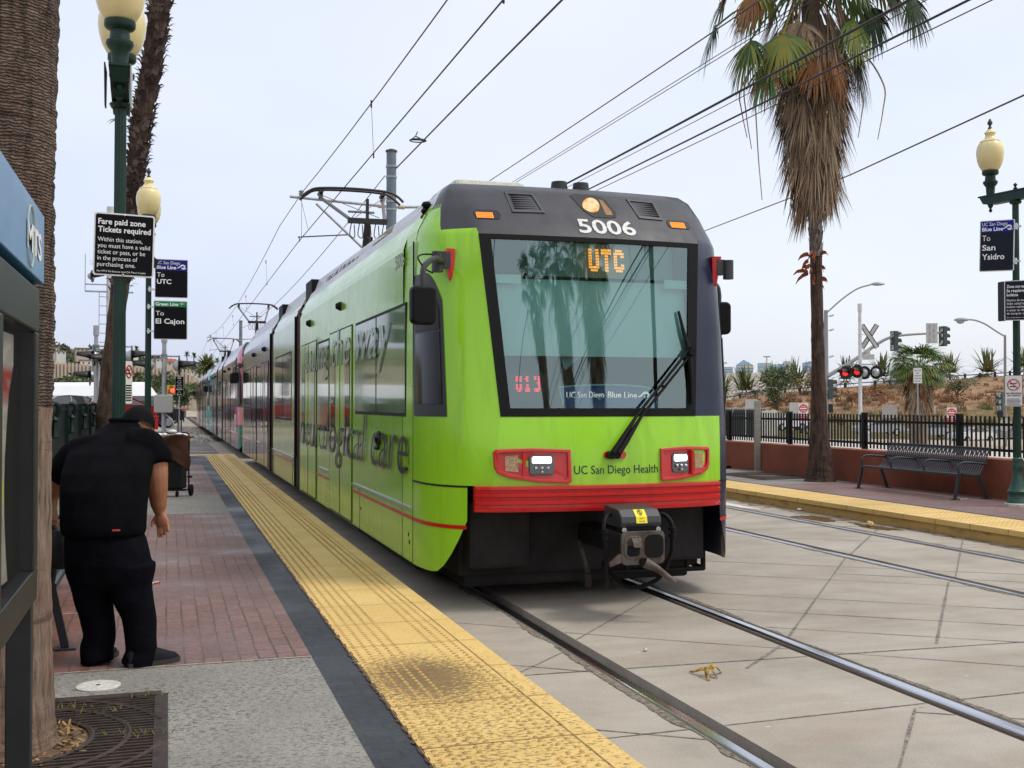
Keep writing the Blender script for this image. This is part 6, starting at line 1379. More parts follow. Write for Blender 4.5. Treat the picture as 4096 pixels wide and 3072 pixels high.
# ------------------------------------------------------------------ folding cart
cq = on_z(742, 1984, ZP); t = thing('shopping_cart', 'upright folding cart with black wheels standing behind the bending man', 'cart', cq, -YAW)
M_ct = mat('cart_tube', (.02, .02, .022), .4, .4)
b = MB(); 
for x in (-.50, .02): b.tube(smooth_path([(x, .1, .06), (x, .1, .5), (x, .1, .92), (x + (.04 if x < 0 else -.04), .1, .975)], 4), .013, 7)
b.tube([(-.47, .1, .978), (-.02, .1, .978)], .014, 7); b.bar((-.52, .05, .10), (.10, .05, .10), .02, .02); b.bar((-.5, -.16, .10), (.05, -.16, .10), .02, .02); b.bar((-.50, .1, .10), (-.5, -.16, .10), .02, .02); b.bar((.02, .1, .10), (.02, -.16, .10), .02, .02); b.tube([(.03, 0, .3), (.10, 0, .3)], .02, 7); b.build('frame', M_ct, t, smooth=True)
b = MB(); b.box(-.48, .0, -.16, .08, .12, .66); b.build('bag_body', mat('black_canvas', (.006, .006, .007), .85), t, bevel=.03)
for x in (.075, -.55):
    b = MB(); b.lathe([(0, -.018), (.088, -.018), (.092, 0), (.088, .018), (0, .018)], 20, (x, .03, .092), MX.Rotation(pi / 2, 4, 'Y')); b.build('wheel', M_black, t)
b = MB(); b.lathe([(0, -.015), (.045, -.015), (.045, .015), (0, .015)], 14, (-.08, -.17, .045), MX.Rotation(pi / 2, 4, 'Y')); b.build('caster', M_black, t)
b = MB(); rnd = random.Random(4)
rows = []
for i in range(13):
    u = i / 12; row = []
    for j in range(9):
        v = j / 8; x = -.46 + .58 * u + .03 * sin(7 * v + 3 * u); y = -.19 - .03 * sin(5 * u + 4 * v) - .02 * rnd.random(); z = .86 + .07 * sin(3.0 * u) + .05 * u - v * (.34 + .20 * u * u) + .012 * rnd.uniform(-1, 1); row.append((x, y, z))
    rows.append(row)
top_ = [[(p[0], y, p[2] + .02 * sin(3 * y * 9)) for y, p in ((.10, r[0]), (-.04, r[0]), (-.15, r[0]))] for r in rows]
b.grid(rows); b.grid(top_); b.grid([[rows[i][0], top_[i][2]] for i in range(13)])
o = b.build('jacket', mat('rust_brown_cloth', (0.075, 0.022, 0.008), .85, c2=(0.035, .010, .004), scale=5), None, loc=cq, smooth='all'); o.rotation_euler[2] = -YAW; so_ = o.modifiers.new('s', 'SOLIDIFY'); so_.thickness = .02; sb = o.modifiers.new('b', 'SUBSURF'); sb.levels = sb.render_levels = 1; tag(o, 'rust brown jacket draped over the top of the folding cart', 'jacket')
b = MB(); b.box(-.44, -.06, -.08, .08, .80, .93); o = b.build('cardboard_box', mat('brown_card', (.25, .16, .07), .85, var=.25, scale=8), None, loc=cq, bevel=.008); o.rotation_euler[2] = -YAW; tag(o, 'brown cardboard box in the top of the folding cart', 'box')
b = MB()
for x, z, s in ((-.40, .945, .05), (-.33, .95, .045), (-.10, .95, .05), (-.02, .94, .045), (.05, .91, .04), (-.2, 1.0, .05)): b.ball((x, -.02, z), s, 8, (1.4, 1, .7))
o = b.build('plastic_bags', mat('white_plastic_film', (.72, .72, .72), .4, c2=(.5, .1, .08), scale=7, lo=.6, hi=.66), None, loc=cq, smooth=True); o.rotation_euler[2] = -YAW; tag(o, 'crumpled white plastic bags stuffed in the top of the cart', 'plastic bags')
# ------------------------------------------------------------------ litter
def peel(q, label):
    t = MB(); rows_all = []
    for a, l, tw in ((0.2, .13, 1), (2.4, .12, -1), (3.9, .10, 1), (5.4, .06, -1)):
        P = smooth_path([V(.01 * cos(a), .01 * sin(a), .045), V(l * .35 * cos(a), l * .35 * sin(a), .05 + .01 * tw), V(l * .8 * cos(a + .2 * tw), l * .8 * sin(a + .2 * tw), .016), V(l * 1.15 * cos(a + .35 * tw), l * 1.15 * sin(a + .35 * tw), .006)], 5); r = []
        for i, p in enumerate(P): w_ = .020 * (1 - .75 * i / (len(P) - 1)); r.append((p + V(-sin(a), cos(a), .35 * tw) * w_, p - V(-sin(a), cos(a), .35 * tw) * w_))
        t.grid(r)
    o = t.build('banana_peel', mat('browning_banana_skin', (0.52, 0.32, 0.03), .5, c2=(0.10, .045, .012), scale=26, lo=.42, hi=.6), None, loc=q, smooth='all'); s = o.modifiers.new('s', 'SOLIDIFY'); s.thickness = .004; return tag(o, label, 'banana peel')
peel(on_z(2835, 2705, .002), 'dried yellow banana peel lying between the near rails'); 
def crumple(q, r, m, label, cat, name, seed):
    rnd = random.Random(seed); b = MB(); b.ball((0, 0, 0), r, 8); b.v = [(x * rnd.uniform(.7, 1.3), y * rnd.uniform(.7, 1.3), (z + r * .6) * rnd.uniform(.5, .9)) for x, y, z in b.v]; mz = min(v[2] for v in b.v); b.v = [(x, y, z - mz) for x, y, z in b.v]; o = b.build(name, m, None, loc=q); return tag(o, label, cat)
crumple(on_z(2580, 2605, .002), .014, mat('foil', (.5, .5, .5), .3, .6), 'tiny crumpled foil scrap between the near rails', 'litter', 'foil_scrap', 1)
crumple(on_z(3480, 2106, .002), .05, mat('bread_crust', (.62, .42, .2), .9, var=.2), 'pale bread crust lying beside the far yellow kerb', 'litter', 'bread_crust', 2)
for (u, v, r, lb, sd, z) in ((3198, 2044, .03, 'white paper scrap near the far rail', 3, .002), (3447, 1928, .035, 'white crumpled paper beside the far palm grate', 4, ZP), (2861, 1862, .07, 'white cup at the foot of the red wall, beside the tram', 5, ZP)): crumple(on_z(u, v, z), r, mat('white_paper', (.72, .72, .70), .8), lb, 'litter', 'paper_scrap', sd)
b = MB(); q = on_z(618, 2335, ZP); b.box(-.03, .04, -.015, .02, 0, .012); o = b.build('cigarette_packet', mat('red_white_card', (.65, .6, .58), .6, c2=(.5, .02, .02), scale=14, lo=.5, hi=.52), None, loc=q); o.rotation_euler[2] = .5; tag(o, 'small red and white packet on the bricks beside the man', 'litter')
b = MB(); b.box(-.22, .22, -.05, .05, 0, .05); o = b.build('dark_strip', M_black, None, loc=on_z(2925, 1872, ZP)); o.rotation_euler[2] = .2; tag(o, 'black strip lying at the foot of the red wall near the tram', 'litter')
b = MB(); b.box(-.08, .08, -.006, .006, 0, .006); o = b.build('drinking_straw', mat('white_paper', (.7, .7, .7)), None, loc=on_z(3855, 1996, ZP)); o.rotation_euler[2] = .3; tag(o, 'white straw lying under the metal bench', 'litter')
# ------------------------------------------------------------------ overhead line
M_wire = mat('dark_copper_wire', (0.012, 0.010, 0.010), .5); M_pole = mat('slate_pole_paint', (0.13, 0.17, 0.21), .5, var=.15, scale=3)
def wire(label, pts, r, group='overhead wires'): b = MB(); b.tube(pts, r, 6); return tag(b.build('overhead_wire', M_wire), label, 'wire', group)
def sag(x, z0, z1, y0, y1, s, n=14, x1=None): x1 = x if x1 is None else x1; return [(x + (x1 - x) * t, y0 + (y1 - y0) * t, z0 + (z1 - z0) * t - 4 * s * t * (1 - t)) for t in [i / n for i in range(n + 1)]]
PY = (27.6, 88.0, 148.0)
wire('contact wire over the near track, resting on the pantographs', [(T1 + .05, -15, 5.66), (T1 - .2, PY[0], 5.62), (T1 + .2, PY[1], 5.62), (T1, PY[2], 5.62)], .010)
mess = sag(T1 - .1, 7.0, 6.87, -22, PY[0], .55) + sag(T1 - .25, 6.87, 6.87, PY[0], PY[1], .75)[1:] + sag(T1 - .25, 6.87, 6.87, PY[1], PY[2], .75)[1:]
wire('messenger wire sagging above the near track from pole to pole', mess, .010)
for y in (3.5, 10.5, 17.8, 38, 48, 58, 68, 78):
    z = min(mess, key=lambda p: abs(p[1] - y)); t_ = y; a = [p for p in mess]; k = next(i for i in range(len(a) - 1) if a[i][1] <= y <= a[i + 1][1]); f_ = (y - a[k][1]) / (a[k + 1][1] - a[k][1]); zz = a[k][2] + (a[k + 1][2] - a[k][2]) * f_
    b = MB(); b.tube([(T1 - .12, y, zz), (T1 - .08, y, 5.63)], .004, 5); b.cyl((T1 - .12, y, zz - .10), (T1 - .12, y, zz + .02), .014); b.cyl((T1 - .08, y, 5.62), (T1 - .08, y, 5.70), .012); o = tag(b.build('dropper', M_wire), 'thin hanger wires linking the messenger to the contact wire', 'wire', 'dropper wires of the near track')
wire('feeder cable from the grey pole top towards the camera', [(5.55, PY[0], 7.62), (5.52, 20, 7.58), (5.46, 8, 7.45), (5.4, -14, 7.35)], .017)
wire('feeder cable running back from the grey pole to the next pole', sag(5.25, 7.4, 7.4, PY[0], PY[1], .7), .012)
for lb, x, z, r in (('highest thin wire over the far track', 7.56, 7.12, .010), ('upper thin wire of the twin pair', 7.5, 6.70, .006), ('lower thin wire of the twin pair', 7.46, 6.62, .006), ('thick cable crossing the palm crown', 8.3, 6.46, .020), ('upper wire of the second twin pair', 9.5, 7.12, .007), ('lower wire of the second twin pair', 9.5, 7.02, .007), ('thick contact wire crossing the palm crown', 7.56, 5.72, .013), ('lowest thin wire passing over the far track', 9.5, 6.60, .008)):
    wire(lb + ', right of the tram', sag(x, z, z, -16, PY[0], .12) + sag(x, z, z, PY[0], PY[1], .3)[1:], r)
wire('single long cable crossing behind the palm trunk to the right edge', [at(2560, 1050, 60), at(2815, 925, 42), at(3400, 700, 27), at(4180, 342, 18)], .016)
def ohl_pole(y, label, near):
    t = thing('catenary_pole', label, 'catenary pole', (5.42, y, 0), 0, 'catenary poles between the tracks')
    b = MB(); b.cyl((0, 0, -.1), (0, 0, 8.02), .15, .125, 20); b.build('pole', M_pole, t, smooth=True)
    b = MB(); b.lathe([(.15, 8.02), (.15, 8.06), (.05, 8.10), (0, 8.10)], 20); b.build('pole_cap', mat('rusty_cap', (.09, .07, .055), .8), t)
    b = MB()
    for z in (7.62, 7.35, 6.72, 6.52): b.lathe([(.14, z), (.145, z + .05), (.12, z + .05), (.12, z)], 20)
    b.build('bands', M_galv, t)
    for s in (-1, 1):
        L_ = 2.55 if s < 0 else 2.3
        b = MB(); b.cyl((s * .14, 0, 6.62), (s * L_, 0, 6.74), .036); b.tube([(s * .14, 0, 5.0), (s * 1.9, 0, 6.60)], .032, 8); b.lathe([(0, -.06), (.05, -.05), (.07, 0), (.04, .02), (.07, .05), (.04, .08), (0, .1)], 12, (s * (L_ - .28), 0, 6.83)); b.build('bracket_arm', M_galv, t, smooth=True)
        b = MB()
        for x in (.22, .30): b.lathe([(0, -.05), (.05, -.04), (.06, 0), (.05, .04), (0, .05)], 10, (s * x, 0, 6.625), MX.Rotation(pi / 2, 4, 'Y'))
        b.build('insulator', mat('cream_insulator', (.5, .42, .25), .4), t, smooth=True)
        b = MB(); b.tube([(s * 1.05, 0, 5.86), (s * 2.35, 0, 5.74)], .018, 6); b.tube([(s * 2.32, 0, 5.74), (s * 2.3, 0, 5.63)], .012); b.tube([(s * 2.3, 0, 6.78), (s * 2.1, 0, 5.95)], .005); b.tube([(s * 2.26, 0, 6.78), (s * 2.26, 0, 5.76)], .005); b.build('steady_arm', mat('oxidised_tube', (.10, .07, .06), .7), t, smooth=True)
    return t
ohl_pole(PY[0], 'nearest slate grey catenary pole with bracket arms, rising behind the pantograph', True); ohl_pole(PY[1], 'second catenary pole above the pink cornered tram', False); ohl_pole(PY[2], 'farthest small catenary pole over the end of the train', False)
b = MB(); q = at(1662, 545, 25.6); b.tube([q + V(0, .0, 0), q + V(-.17, -.28, -.16), q + V(.0, -.4, -.18), q + V(.17, -.28, -.16), q], .014, 6); b.tube([q, q + V(.04, -.05, .10)], .012, 5)
P = [q + V(-.19 * cos(t), -.26 - .17 * sin(t), -.16) for t in [2 * pi * i / 20 for i in range(21)]]; b.tube(P, .014, 6)
tag(b.build('cable_ring', M_wire), 'flat wire loop hanging on the feeder cable beside the grey pole', 'cable loop')
# ------------------------------------------------------------------ things beyond the station
def Z6(x, y): return 3400 + x / 2.552, 1250 + y / 2.552
def Z8(x, y): return 2850 + x / 2.37, 1250 + y / 2.37
def Z2(x, y): return x / 2.074, 1000 + y / 2.074
FACE = lambda p: face_cam(p)
M_wpole = mat('white_painted_pole', (0.62, 0.63, 0.65), .5, c2=(0.45, 0.46, 0.47), scale=3, lo=.45, hi=.7); M_gpole = mat('grey_mast', (0.27, 0.28, 0.29), .5, .3); M_fl = mat('flasher_black', (0.010, 0.010, 0.012), .5); M_bell = mat('flasher_back_grey', (0.40, 0.42, 0.43), .4, .5)
def flasher(par, c, yaw, lit=False, r=.30, parts=True, name='flasher'):
    """railway crossing lamp looking along local -y turned by yaw"""
    K = MX.Translation(c) @ MX.Rotation(yaw, 4, 'Z') @ MX.Rotation(pi / 2, 4, 'X')
    b = MB(); b.lathe([(0, -.01), (r, -.01), (r, .01), (0, .01)], 24, M=K); f = b.build(name, M_fl, par)
    b = MB(); rows = []
    for k in range(4):
        l = .02 + .44 * k / 3; q = r * (.62 - .10 * k / 3); a0 = .1 - .0 * k
        rows.append([K @ V(q * cos(a), q * sin(a) * .95, l) for a in [(-.35 + .55 * k / 3) + (pi + .7 - 1.1 * k / 3) * i / 12 for i in range(13)]])
    b.grid(rows); o = b.build('hood', M_fl, f, smooth=True); s = o.modifiers.new('s', 'SOLIDIFY'); s.thickness = .012
    b = MB(); b.lathe([(0, .02), (r * .50, .02), (r * .45, .04), (0, .06)], 20, M=K); b.build('lens', emi('lit_red_lens', (1.0, .02, .015), 1.1) if lit else mat('dark_red_lens', (.12, .006, .006), .25, coat=1), f)
    b = MB(); b.lathe([(r * .62, -.012), (r * .60, -.06), (r * .42, -.15), (r * .15, -.19), (0, -.19)], 20, M=K); b.build('housing', M_bell, f, smooth=True)
    return f
# crossing post with crossbuck on the right
q = at(*Z6(108, 1305), 50); base = V(q.x, q.y, ground_h(q.x, q.y)); yw = FACE(q)
t = thing('crossing_signal', 'white crossing post with X crossbuck and red flashers, right of the palm', 'crossing signal', base, yw)
def loc(u, v, d=50): p = at(u, v, d) - base; return MX.Rotation(-yw, 3, 'Z') @ p
ztop = at(*Z6(108, 20), 50).z - base.z - .25
b = MB(); b.cyl((0, 0, 0), (0, 0, ztop + .7), .085, .075, 16); b.lathe([(.10, ztop + .4), (.10, ztop + .75), (0, ztop + .78)], 16); b.build('post', M_wpole, t, smooth=True)
c = loc(*Z6(199, 243))
for sg, y_ in ((1, -.02), (-1, .04)):
    K = MX.Translation(c + V(0, y_, 0)) @ MX.Rotation(radians(58 * sg), 4, 'Y'); b = MB(); b.box(-.62, .62, -.006, .006, -.11, .11, K); cb_ = b.build('crossbuck', M_fl, t); b = MB(); b.box(-.60, .60, -.012, -.006, -.07, .07, K); b.build('crossbuck_face', M_signback, cb_)
b = MB()
for z in (c.z + .33, c.z + .08, c.z - .28, c.z - .62): b.bar((-.10, 0, z), (.32, .0, z), .02, .02)
b.build('brackets', M_galv, t)
c = loc(*Z6(187, 455)); b = MB(); b.box(c.x - .26, c.x + .26, -.02, 0, c.z - .12, c.z + .12); b.box(c.x - .08, c.x + .08, -.02, 0, c.z + .12, c.z + .36); b.build('plate', M_signback, t)
zc_ = loc(*Z8(1440, 492)).z; x0, x1 = loc(*Z8(1262, 492)).x, loc(*Z8(1550, 492)).x; b = MB(); b.cyl((x0, 0, zc_), (x1, 0, zc_), .03); b.build('cross_bar', M_galv, t)
for (x, y), yawf, lit in (((1262, 570), -.55, True), ((1372, 558), -.55, True), ((1440, 570), 2.6, False), ((1552, 567), 2.6, False)): flasher(t, loc(*Z8(x, y)) + V(0, -.1 if yawf < 0 else .1, 0), yawf, lit, .31)
b = MB(); b.box(.12, .40, -.2, .2, .0, .9); b.build('relay_box', M_wpole, t, bevel=.03)
# mast arm with signals and lamp, its pole behind the palm
D_ = 58; yb = at(3306, 1750, D_); base = V(yb.x, yb.y, ground_h(yb.x, yb.y)); yw = FACE(yb)
t = thing('signal_mast', 'grey curved mast arm holding two traffic signals and a street lamp behind the palm', 'traffic signal', base, yw)
def loc(u, v, d=D_): p = at(u, v, d) - base; return MX.Rotation(-yw, 3, 'Z') @ p
ptop = loc(3306, 1240).z; b = MB(); b.cyl((0, 0, 0), (0, 0, ptop), .15, .10, 16); b.build('pole', M_gpole, t, smooth=True)
P = smooth_path([loc(3310, 1505), loc(3420, 1438), loc(3500, 1382), loc(3555, 1352), loc(3620, 1340), loc(3765, 1331)], 6); b = MB(); b.tube(P, [.11 - .055 * i / (len(P) - 1) for i in range(len(P))], 10); b.build('mast_arm', M_gpole, t, smooth=True)
P = smooth_path([loc(3308, 1250), loc(3370, 1195), loc(3430, 1155), loc(3485, 1138)], 5); b = MB(); b.tube(P, .04, 8); la = b.build('lamp_arm', M_gpole, t, smooth=True); c = P[-1]; b = MB(); b.ball(c + V(.33, 0, .02), .36, 12, (1, .5, .28)); b.build('lamp_head', M_galv, la, smooth=True)
M_shell = mat('signal_shell_green', (0.025, 0.05, 0.045), .5); M_peel = mat('signal_shell_peeling', (0.46, 0.44, 0.37), .7, c2=(0.03, .06, .05), scale=6, lo=.45, hi=.55)
def sig3(par, c, yaw, h=1.05):
    K = MX.Translation(c) @ MX.Rotation(yaw, 4, 'Z'); b = MB(); b.box(-.18, .18, -.13, .13, -h / 2, h / 2, K); s = b.build('signal_head', M_shell, par, bevel=.02)
    b = MB()
    for k in range(3): b.box(-.12, .12, .13, .15, -h / 2 + .05 + k * h / 3, -h / 2 + h / 3 - .05 + k * h / 3, K)
    b.build('back_panel', M_peel, s)
    for k in range(3):
        b = MB(); z = -h / 2 + h / 6 + k * h / 3; b.grid([[K @ V(.15 * cos(a), -.13 - l, z + .15 * sin(a)) for a in [-.5 + 4.1 * i / 10 for i in range(11)]] for l in (0, .24)]); o = b.build('visor_hood', M_fl, s, smooth=True)
        b = MB(); b.lathe([(0, 0), (.13, 0), (.10, .04), (0, .05)], 14, M=K @ MX.Translation((0, -.13, z)) @ MX.Rotation(pi / 2, 4, 'X')); b.build('lens', mat('dark_signal_lens', (.02, .02, .018), .2), s)
sig3(t, loc(3577, 1364), 2.2); sig3(t, loc(3772, 1345), 2.3)
b = MB(); c = loc(3717, 1340); b.box(c.x - .28, c.x + .28, -.07, -.05, c.z - .52, c.z + .52); pb = b.build('sign_back', M_signback, t); b = MB(); [b.box(c.x + s * .10 - .025, c.x + s * .10 + .025, -.09, -.07, c.z - .45, c.z + .45) for s in (-1, 1)]; b.build('sign_ribs', M_galv, pb)
sig3(t, loc(3318, 1557), 2.0, 1.05); b = MB(); c = loc(3323, 1632); b.box(c.x - .12, c.x + .12, -.1, .1, c.z - .22, c.z + .22); b.build('pedestrian_head', M_fl, t, bevel=.03)
b = MB(); 
for v in (1265, 1322, 1428): c = loc(3318, v); b.cyl(c, c + V(.22, -.1, .06), .05); b.cyl((0, 0, c.z), c, .015)
b.build('camera', M_wpole, t)
# the farther street lamp with its own signals
D_ = 70; yb = at(4020, 1710, D_); base = V(yb.x, yb.y, ground_h(yb.x, yb.y)); yw = FACE(yb)
t = thing('street_light', 'tall grey street light with a long curved arm near the right edge', 'street light', base, yw)
b = MB(); b.cyl((0, 0, 0), tuple(loc(4020, 1342)), .11, .06, 14); P = smooth_path([loc(4020, 1346), loc(3985, 1325), loc(3940, 1296), loc(3900, 1281), loc(3868, 1278)], 5); b.tube(P, .045, 8); b.build('pole', M_gpole, t, smooth=True)
b = MB(); c = loc(3846, 1279); b.ball(c, .38, 14, (1, .5, .30)); b.ball(c + V(-.05, 0, -.1), .2, 10, (1, .7, .6)); b.build('lamp_head', M_galv, t, smooth=True)
sig3(t, loc(3999, 1606), 2.8); b = MB(); c = loc(4002, 1664); b.box(c.x - .25, c.x + .2, -.15, .15, c.z - .22, c.z + .2); b.build('pedestrian_head', M_fl, t, bevel=.03)
b = MB(); c = loc(4021, 1700); b.lathe([(0, 0), (.33, 0), (.33, .02), (0, .02)], 20, c, MX.Rotation(pi / 2, 4, 'X')); b.build('round_sign', M_signback, t)
# signs by the street
def post_sign(name, label, u0, u1, v0, v1, d, face, vb=None, post=True, group=None, border=None):
    p = at((u0 + u1) / 2, v1, d); gz = ground_h(p.x, p.y); k = d / FPX; wd, ht = (u1 - u0) * k, (v1 - v0) * k
    t = thing(name, label, 'sign', V(p.x, p.y, gz), FACE(p), group); z0 = p.z - gz
    if post: b = MB(); b.box(-.035, .035, .015, .07, 0, z0 + ht * .9); b.build('post', M_galv, t)
    K = MX(((1, 0, 0, 0), (0, 0, 1, 0), (0, 1, 0, 0), (0, 0, 0, 1))); b = MB(); b.prism(rrect(-wd / 2, wd / 2, z0, z0 + ht, .04), 0, .012, K); b.build('panel', face, t)
    return t, wd, ht, z0
def do_not_enter(label, u0, u1, v0, v1, d, arm=None):
    t, wd, ht, z0 = post_sign('do_not_enter_sign', label, u0, u1, v0, v1, d, M_white, group='DO NOT ENTER signs by the ramp'); cz = z0 + ht / 2
    b = MB(); b.lathe([(0, 0), (wd * .46, 0), (wd * .46, .004), (0, .004)], 32, (0, -.006, cz), MX.Rotation(pi / 2, 4, 'X')); b.build('disc', M_signred, t)
    b = MB(); b.box(-wd * .36, wd * .36, -.012, -.009, cz - ht * .055, cz + ht * .055); put_text(b, 'DO NOT', -wd * .27, cz + ht * .13, wd * .54, ht * .12, lambda x, y: (x, -.012, y), .02); put_text(b, 'ENTER', -wd * .25, cz - ht * .27, wd * .5, ht * .12, lambda x, y: (x, -.012, y), .02); b.build('lettering', M_signw, t)
    b = MB(); b.box(-wd * .5, wd * .5, -.004, .01, z0 - ht * .42, z0 - .02); wr = b.build('wrong_way_panel', M_signred, t); b = MB(); put_text(b, 'WRONG', -wd * .4, z0 - ht * .19, wd * .8, ht * .12, lambda x, y: (x, -.008, y), .02); put_text(b, 'WAY', -wd * .25, z0 - ht * .36, wd * .5, ht * .12, lambda x, y: (x, -.008, y), .02); b.build('lettering', M_signw, wr); return t
do_not_enter('red and white DO NOT ENTER sign just left of the palm trunk', 3195, 3232, 1612, 1656, 92); do_not_enter('red and white DO NOT ENTER sign with WRONG WAY panel above the parked cars', 3789, 3825, 1630, 1671, 96)
post_sign('sign_panel', 'blank white sign board beside the DO NOT ENTER sign left of the palm', 3158, 3194, 1610, 1656, 92.4, M_signback); post_sign('sign_panel', 'blank white sign back behind the stainless post', 2982, 3030, 1597, 1652, 70, M_signback); post_sign('sign_panel', 'blank white sign back right of the crossing post', 3530, 3588, 1621, 1672, 80, M_signback); post_sign('sign_panel', 'narrow grey sign back right of the fan palm', 3725, 3743, 1622, 1657, 85, M_signback)
t, wd, ht, z0 = post_sign('lane_sign', 'white RIGHT LANE MUST TURN RIGHT sign in front of the fan palm', 3655, 3687, 1472, 1533, 60, M_white)
b = MB()
for i, (tx, k) in enumerate((('RIGHT LANE', .80), ('MUST', .42), ('TURN RIGHT', .80), ('TO FRONTAGE', .84), ('ROAD ONLY', .74))): put_text(b, tx, -wd * k / 2, z0 + ht * (.80 - .175 * i), wd * k, ht * .085, lambda x, y: (x, -.008, y), .0)
b.build('lettering', M_signb, t)
# ---- embankment of the freeway ramp with its guard rail
def foot_v(u): return 1690 + (u - 2900) * .022
TOPV = [(2000, 1650), (2900, 1596), (3080, 1568), (3225, 1557), (3430, 1538), (3600, 1528), (3780, 1512), (3990, 1499), (4096, 1492), (4700, 1455), (5600, 1400)]
def top_v(u):
    for a, b in zip(TOPV, TOPV[1:]):
        if u <= b[0]: return a[1] + (b[1] - a[1]) * (u - a[0]) / (b[0] - a[0])
    return TOPV[-1][1]
DT, DF = 150, 112
def f_emb(t, p):
    a = nramp(t, nnoise(t, .35, 6, .65, (1, 1, 2)), [(.32, (.15, .125, .05)), (.45, (.29, .17, .09)), (.56, (.40, .25, .155)), (.68, (.20, .085, .042))])
    tc = t.nodes.new('ShaderNodeTexCoord'); sp = t.nodes.new('ShaderNodeSeparateXYZ'); t.links.new(tc.outputs['Object'], sp.inputs[0])
    ad = t.nodes.new('ShaderNodeMath'); ad.operation = 'MULTIPLY_ADD'; ad.inputs[1].default_value = .14; t.links.new(sp.outputs['Z'], ad.inputs[0]); t.links.new(nnoise(t, .5, 4), ad.inputs[2])
    k = nramp(t, ad.outputs[0], [(.42, .85), (.66, 0.0)]); c = nmix(t, k, a, (.135, .135, .05))
    c = nmix(t, 1.0, c, nramp(t, nnoise(t, 5, 5, .7), [(.3, .55), (.7, 1.3)]), 'MULTIPLY'); t.links.new(c, p.inputs['Base Color']); nbump(t, p, nnoise(t, 4, 6), 1.0, .25)
M_emb = node_mat('dry_grass_bank', f_emb, .95)
rows = []; rnd = random.Random(12)
for i in range(61):
    u = 2000 + 3600 * i / 60; tp, ft = at(u, top_v(u) + 6, DT), at(u, foot_v(u), DF); ft.z = min(ft.z, ground_h(ft.x, ft.y) - .1); row = []
    for j in range(13):
        s = j / 12; p = ft.lerp(tp, s); p.z = ft.z + (tp.z - ft.z) * (s ** 1.15) + (rnd.uniform(-.12, .12) if 0 < j < 12 else 0); row.append(p)
    e = tp + FW * 30 if False else tp + (at(u, 1536, 30) - CAMP) ; row.append(V(e.x, e.y, tp.z)); rows.append(row)
b = MB(); b.grid(rows); embank = tag(b.build('embankment', M_emb, smooth='all'), kind='structure')
GP = [at(u, top_v(u) - 6, DT - .5) for u in [2000 + 60 * i for i in range(60)]]
t = thing('guard_rail', 'dark guard rail on posts along the top of the dry bank', 'guard rail', V(0, 0, 0)); b = MB(); b.tube(GP, .16, 4, flat=.45); b.build('rail_beam', mat('dark_rail_beam', (.05, .045, .04), .6), t)
b = MB(); [b.box(p.x - .13, p.x + .13, p.y - .1, p.y + .1, p.z - .8, p.z + .22) for p in GP]; tag(b.build('posts', mat('rail_timber', (.035, .028, .025), .8), t), kind='stuff')
# spiky palms planted behind the guard rail
SP = [mcol('agave_green', (0.10, 0.15, 0.04), .6, (0.17, 0.20, 0.07), 1.2), mcol('agave_dry', (0.30, 0.24, 0.10), .8, (0.22, 0.2, 0.08), 1.2), mcol('agave_dark', (0.05, 0.09, 0.03), .6, (.08, .11, .04), 1.2)]
def rosette(label, p, r, seed):
    rnd = random.Random(seed); b = MB()
    for i in range(80):
        a = rnd.uniform(0, 6.28); el = radians(rnd.uniform(8, 85)); d = V(cos(a) * cos(el), sin(a) * cos(el), sin(el)); b.cur = rnd.choice((0, 0, 0, 2, 1)); s = d.cross(V(0, 0, 1)).normalized(); leaflet(b, p + V(0, 0, .1 * r) + V(rnd.gauss(0, .1), rnd.gauss(0, .1), 0) * r, d, s, r * rnd.uniform(.8, 1.15), .24, .42 * cos(el), 4)
    for i in range(26): a = rnd.uniform(0, 6.28); b.cur = 1; leaflet(b, p + V(0, 0, .1), (cos(a), sin(a), rnd.uniform(-.3, .2)), V(-sin(a), cos(a), 0), r * .7, .16, .5, 3)
    return tag(b.build('young_palm', SP), label, 'palm', 'spiky young palms along the guard rail')
AG = [(2885, 1585, 2.9), (2978, 1572, 3.2), (3085, 1556, 2.9), (3180, 1545, 3.2), (3385, 1525, 2.8), (3528, 1515, 3.0), (3613, 1514, 2.0), (3800, 1500, 2.6), (3950, 1498, 3.0), (4100, 1478, 2.6)]
AGL = ['spiky palm nearest the tram on the bank', 'full spiky palm second from the tram, left of the stainless post', 'spiky palm behind the leafy shrub on the bank', 'spiky palm close left of the far palm trunk', 'spiky palm behind the red crossing flashers', 'spiky palm just left of the fan palm', 'small spiky palm peeping out behind the fan palm trunk', 'small spiky palm right of the fan palm', 'spiky palm below the long armed street light', 'spiky palm cut by the right edge of the frame']
for i, ((u, v, r), lb) in enumerate(zip(AG, AGL)): rosette(lb, at(u, v, DT + 3 + (i % 3)), r * 1.15, 70 + i)
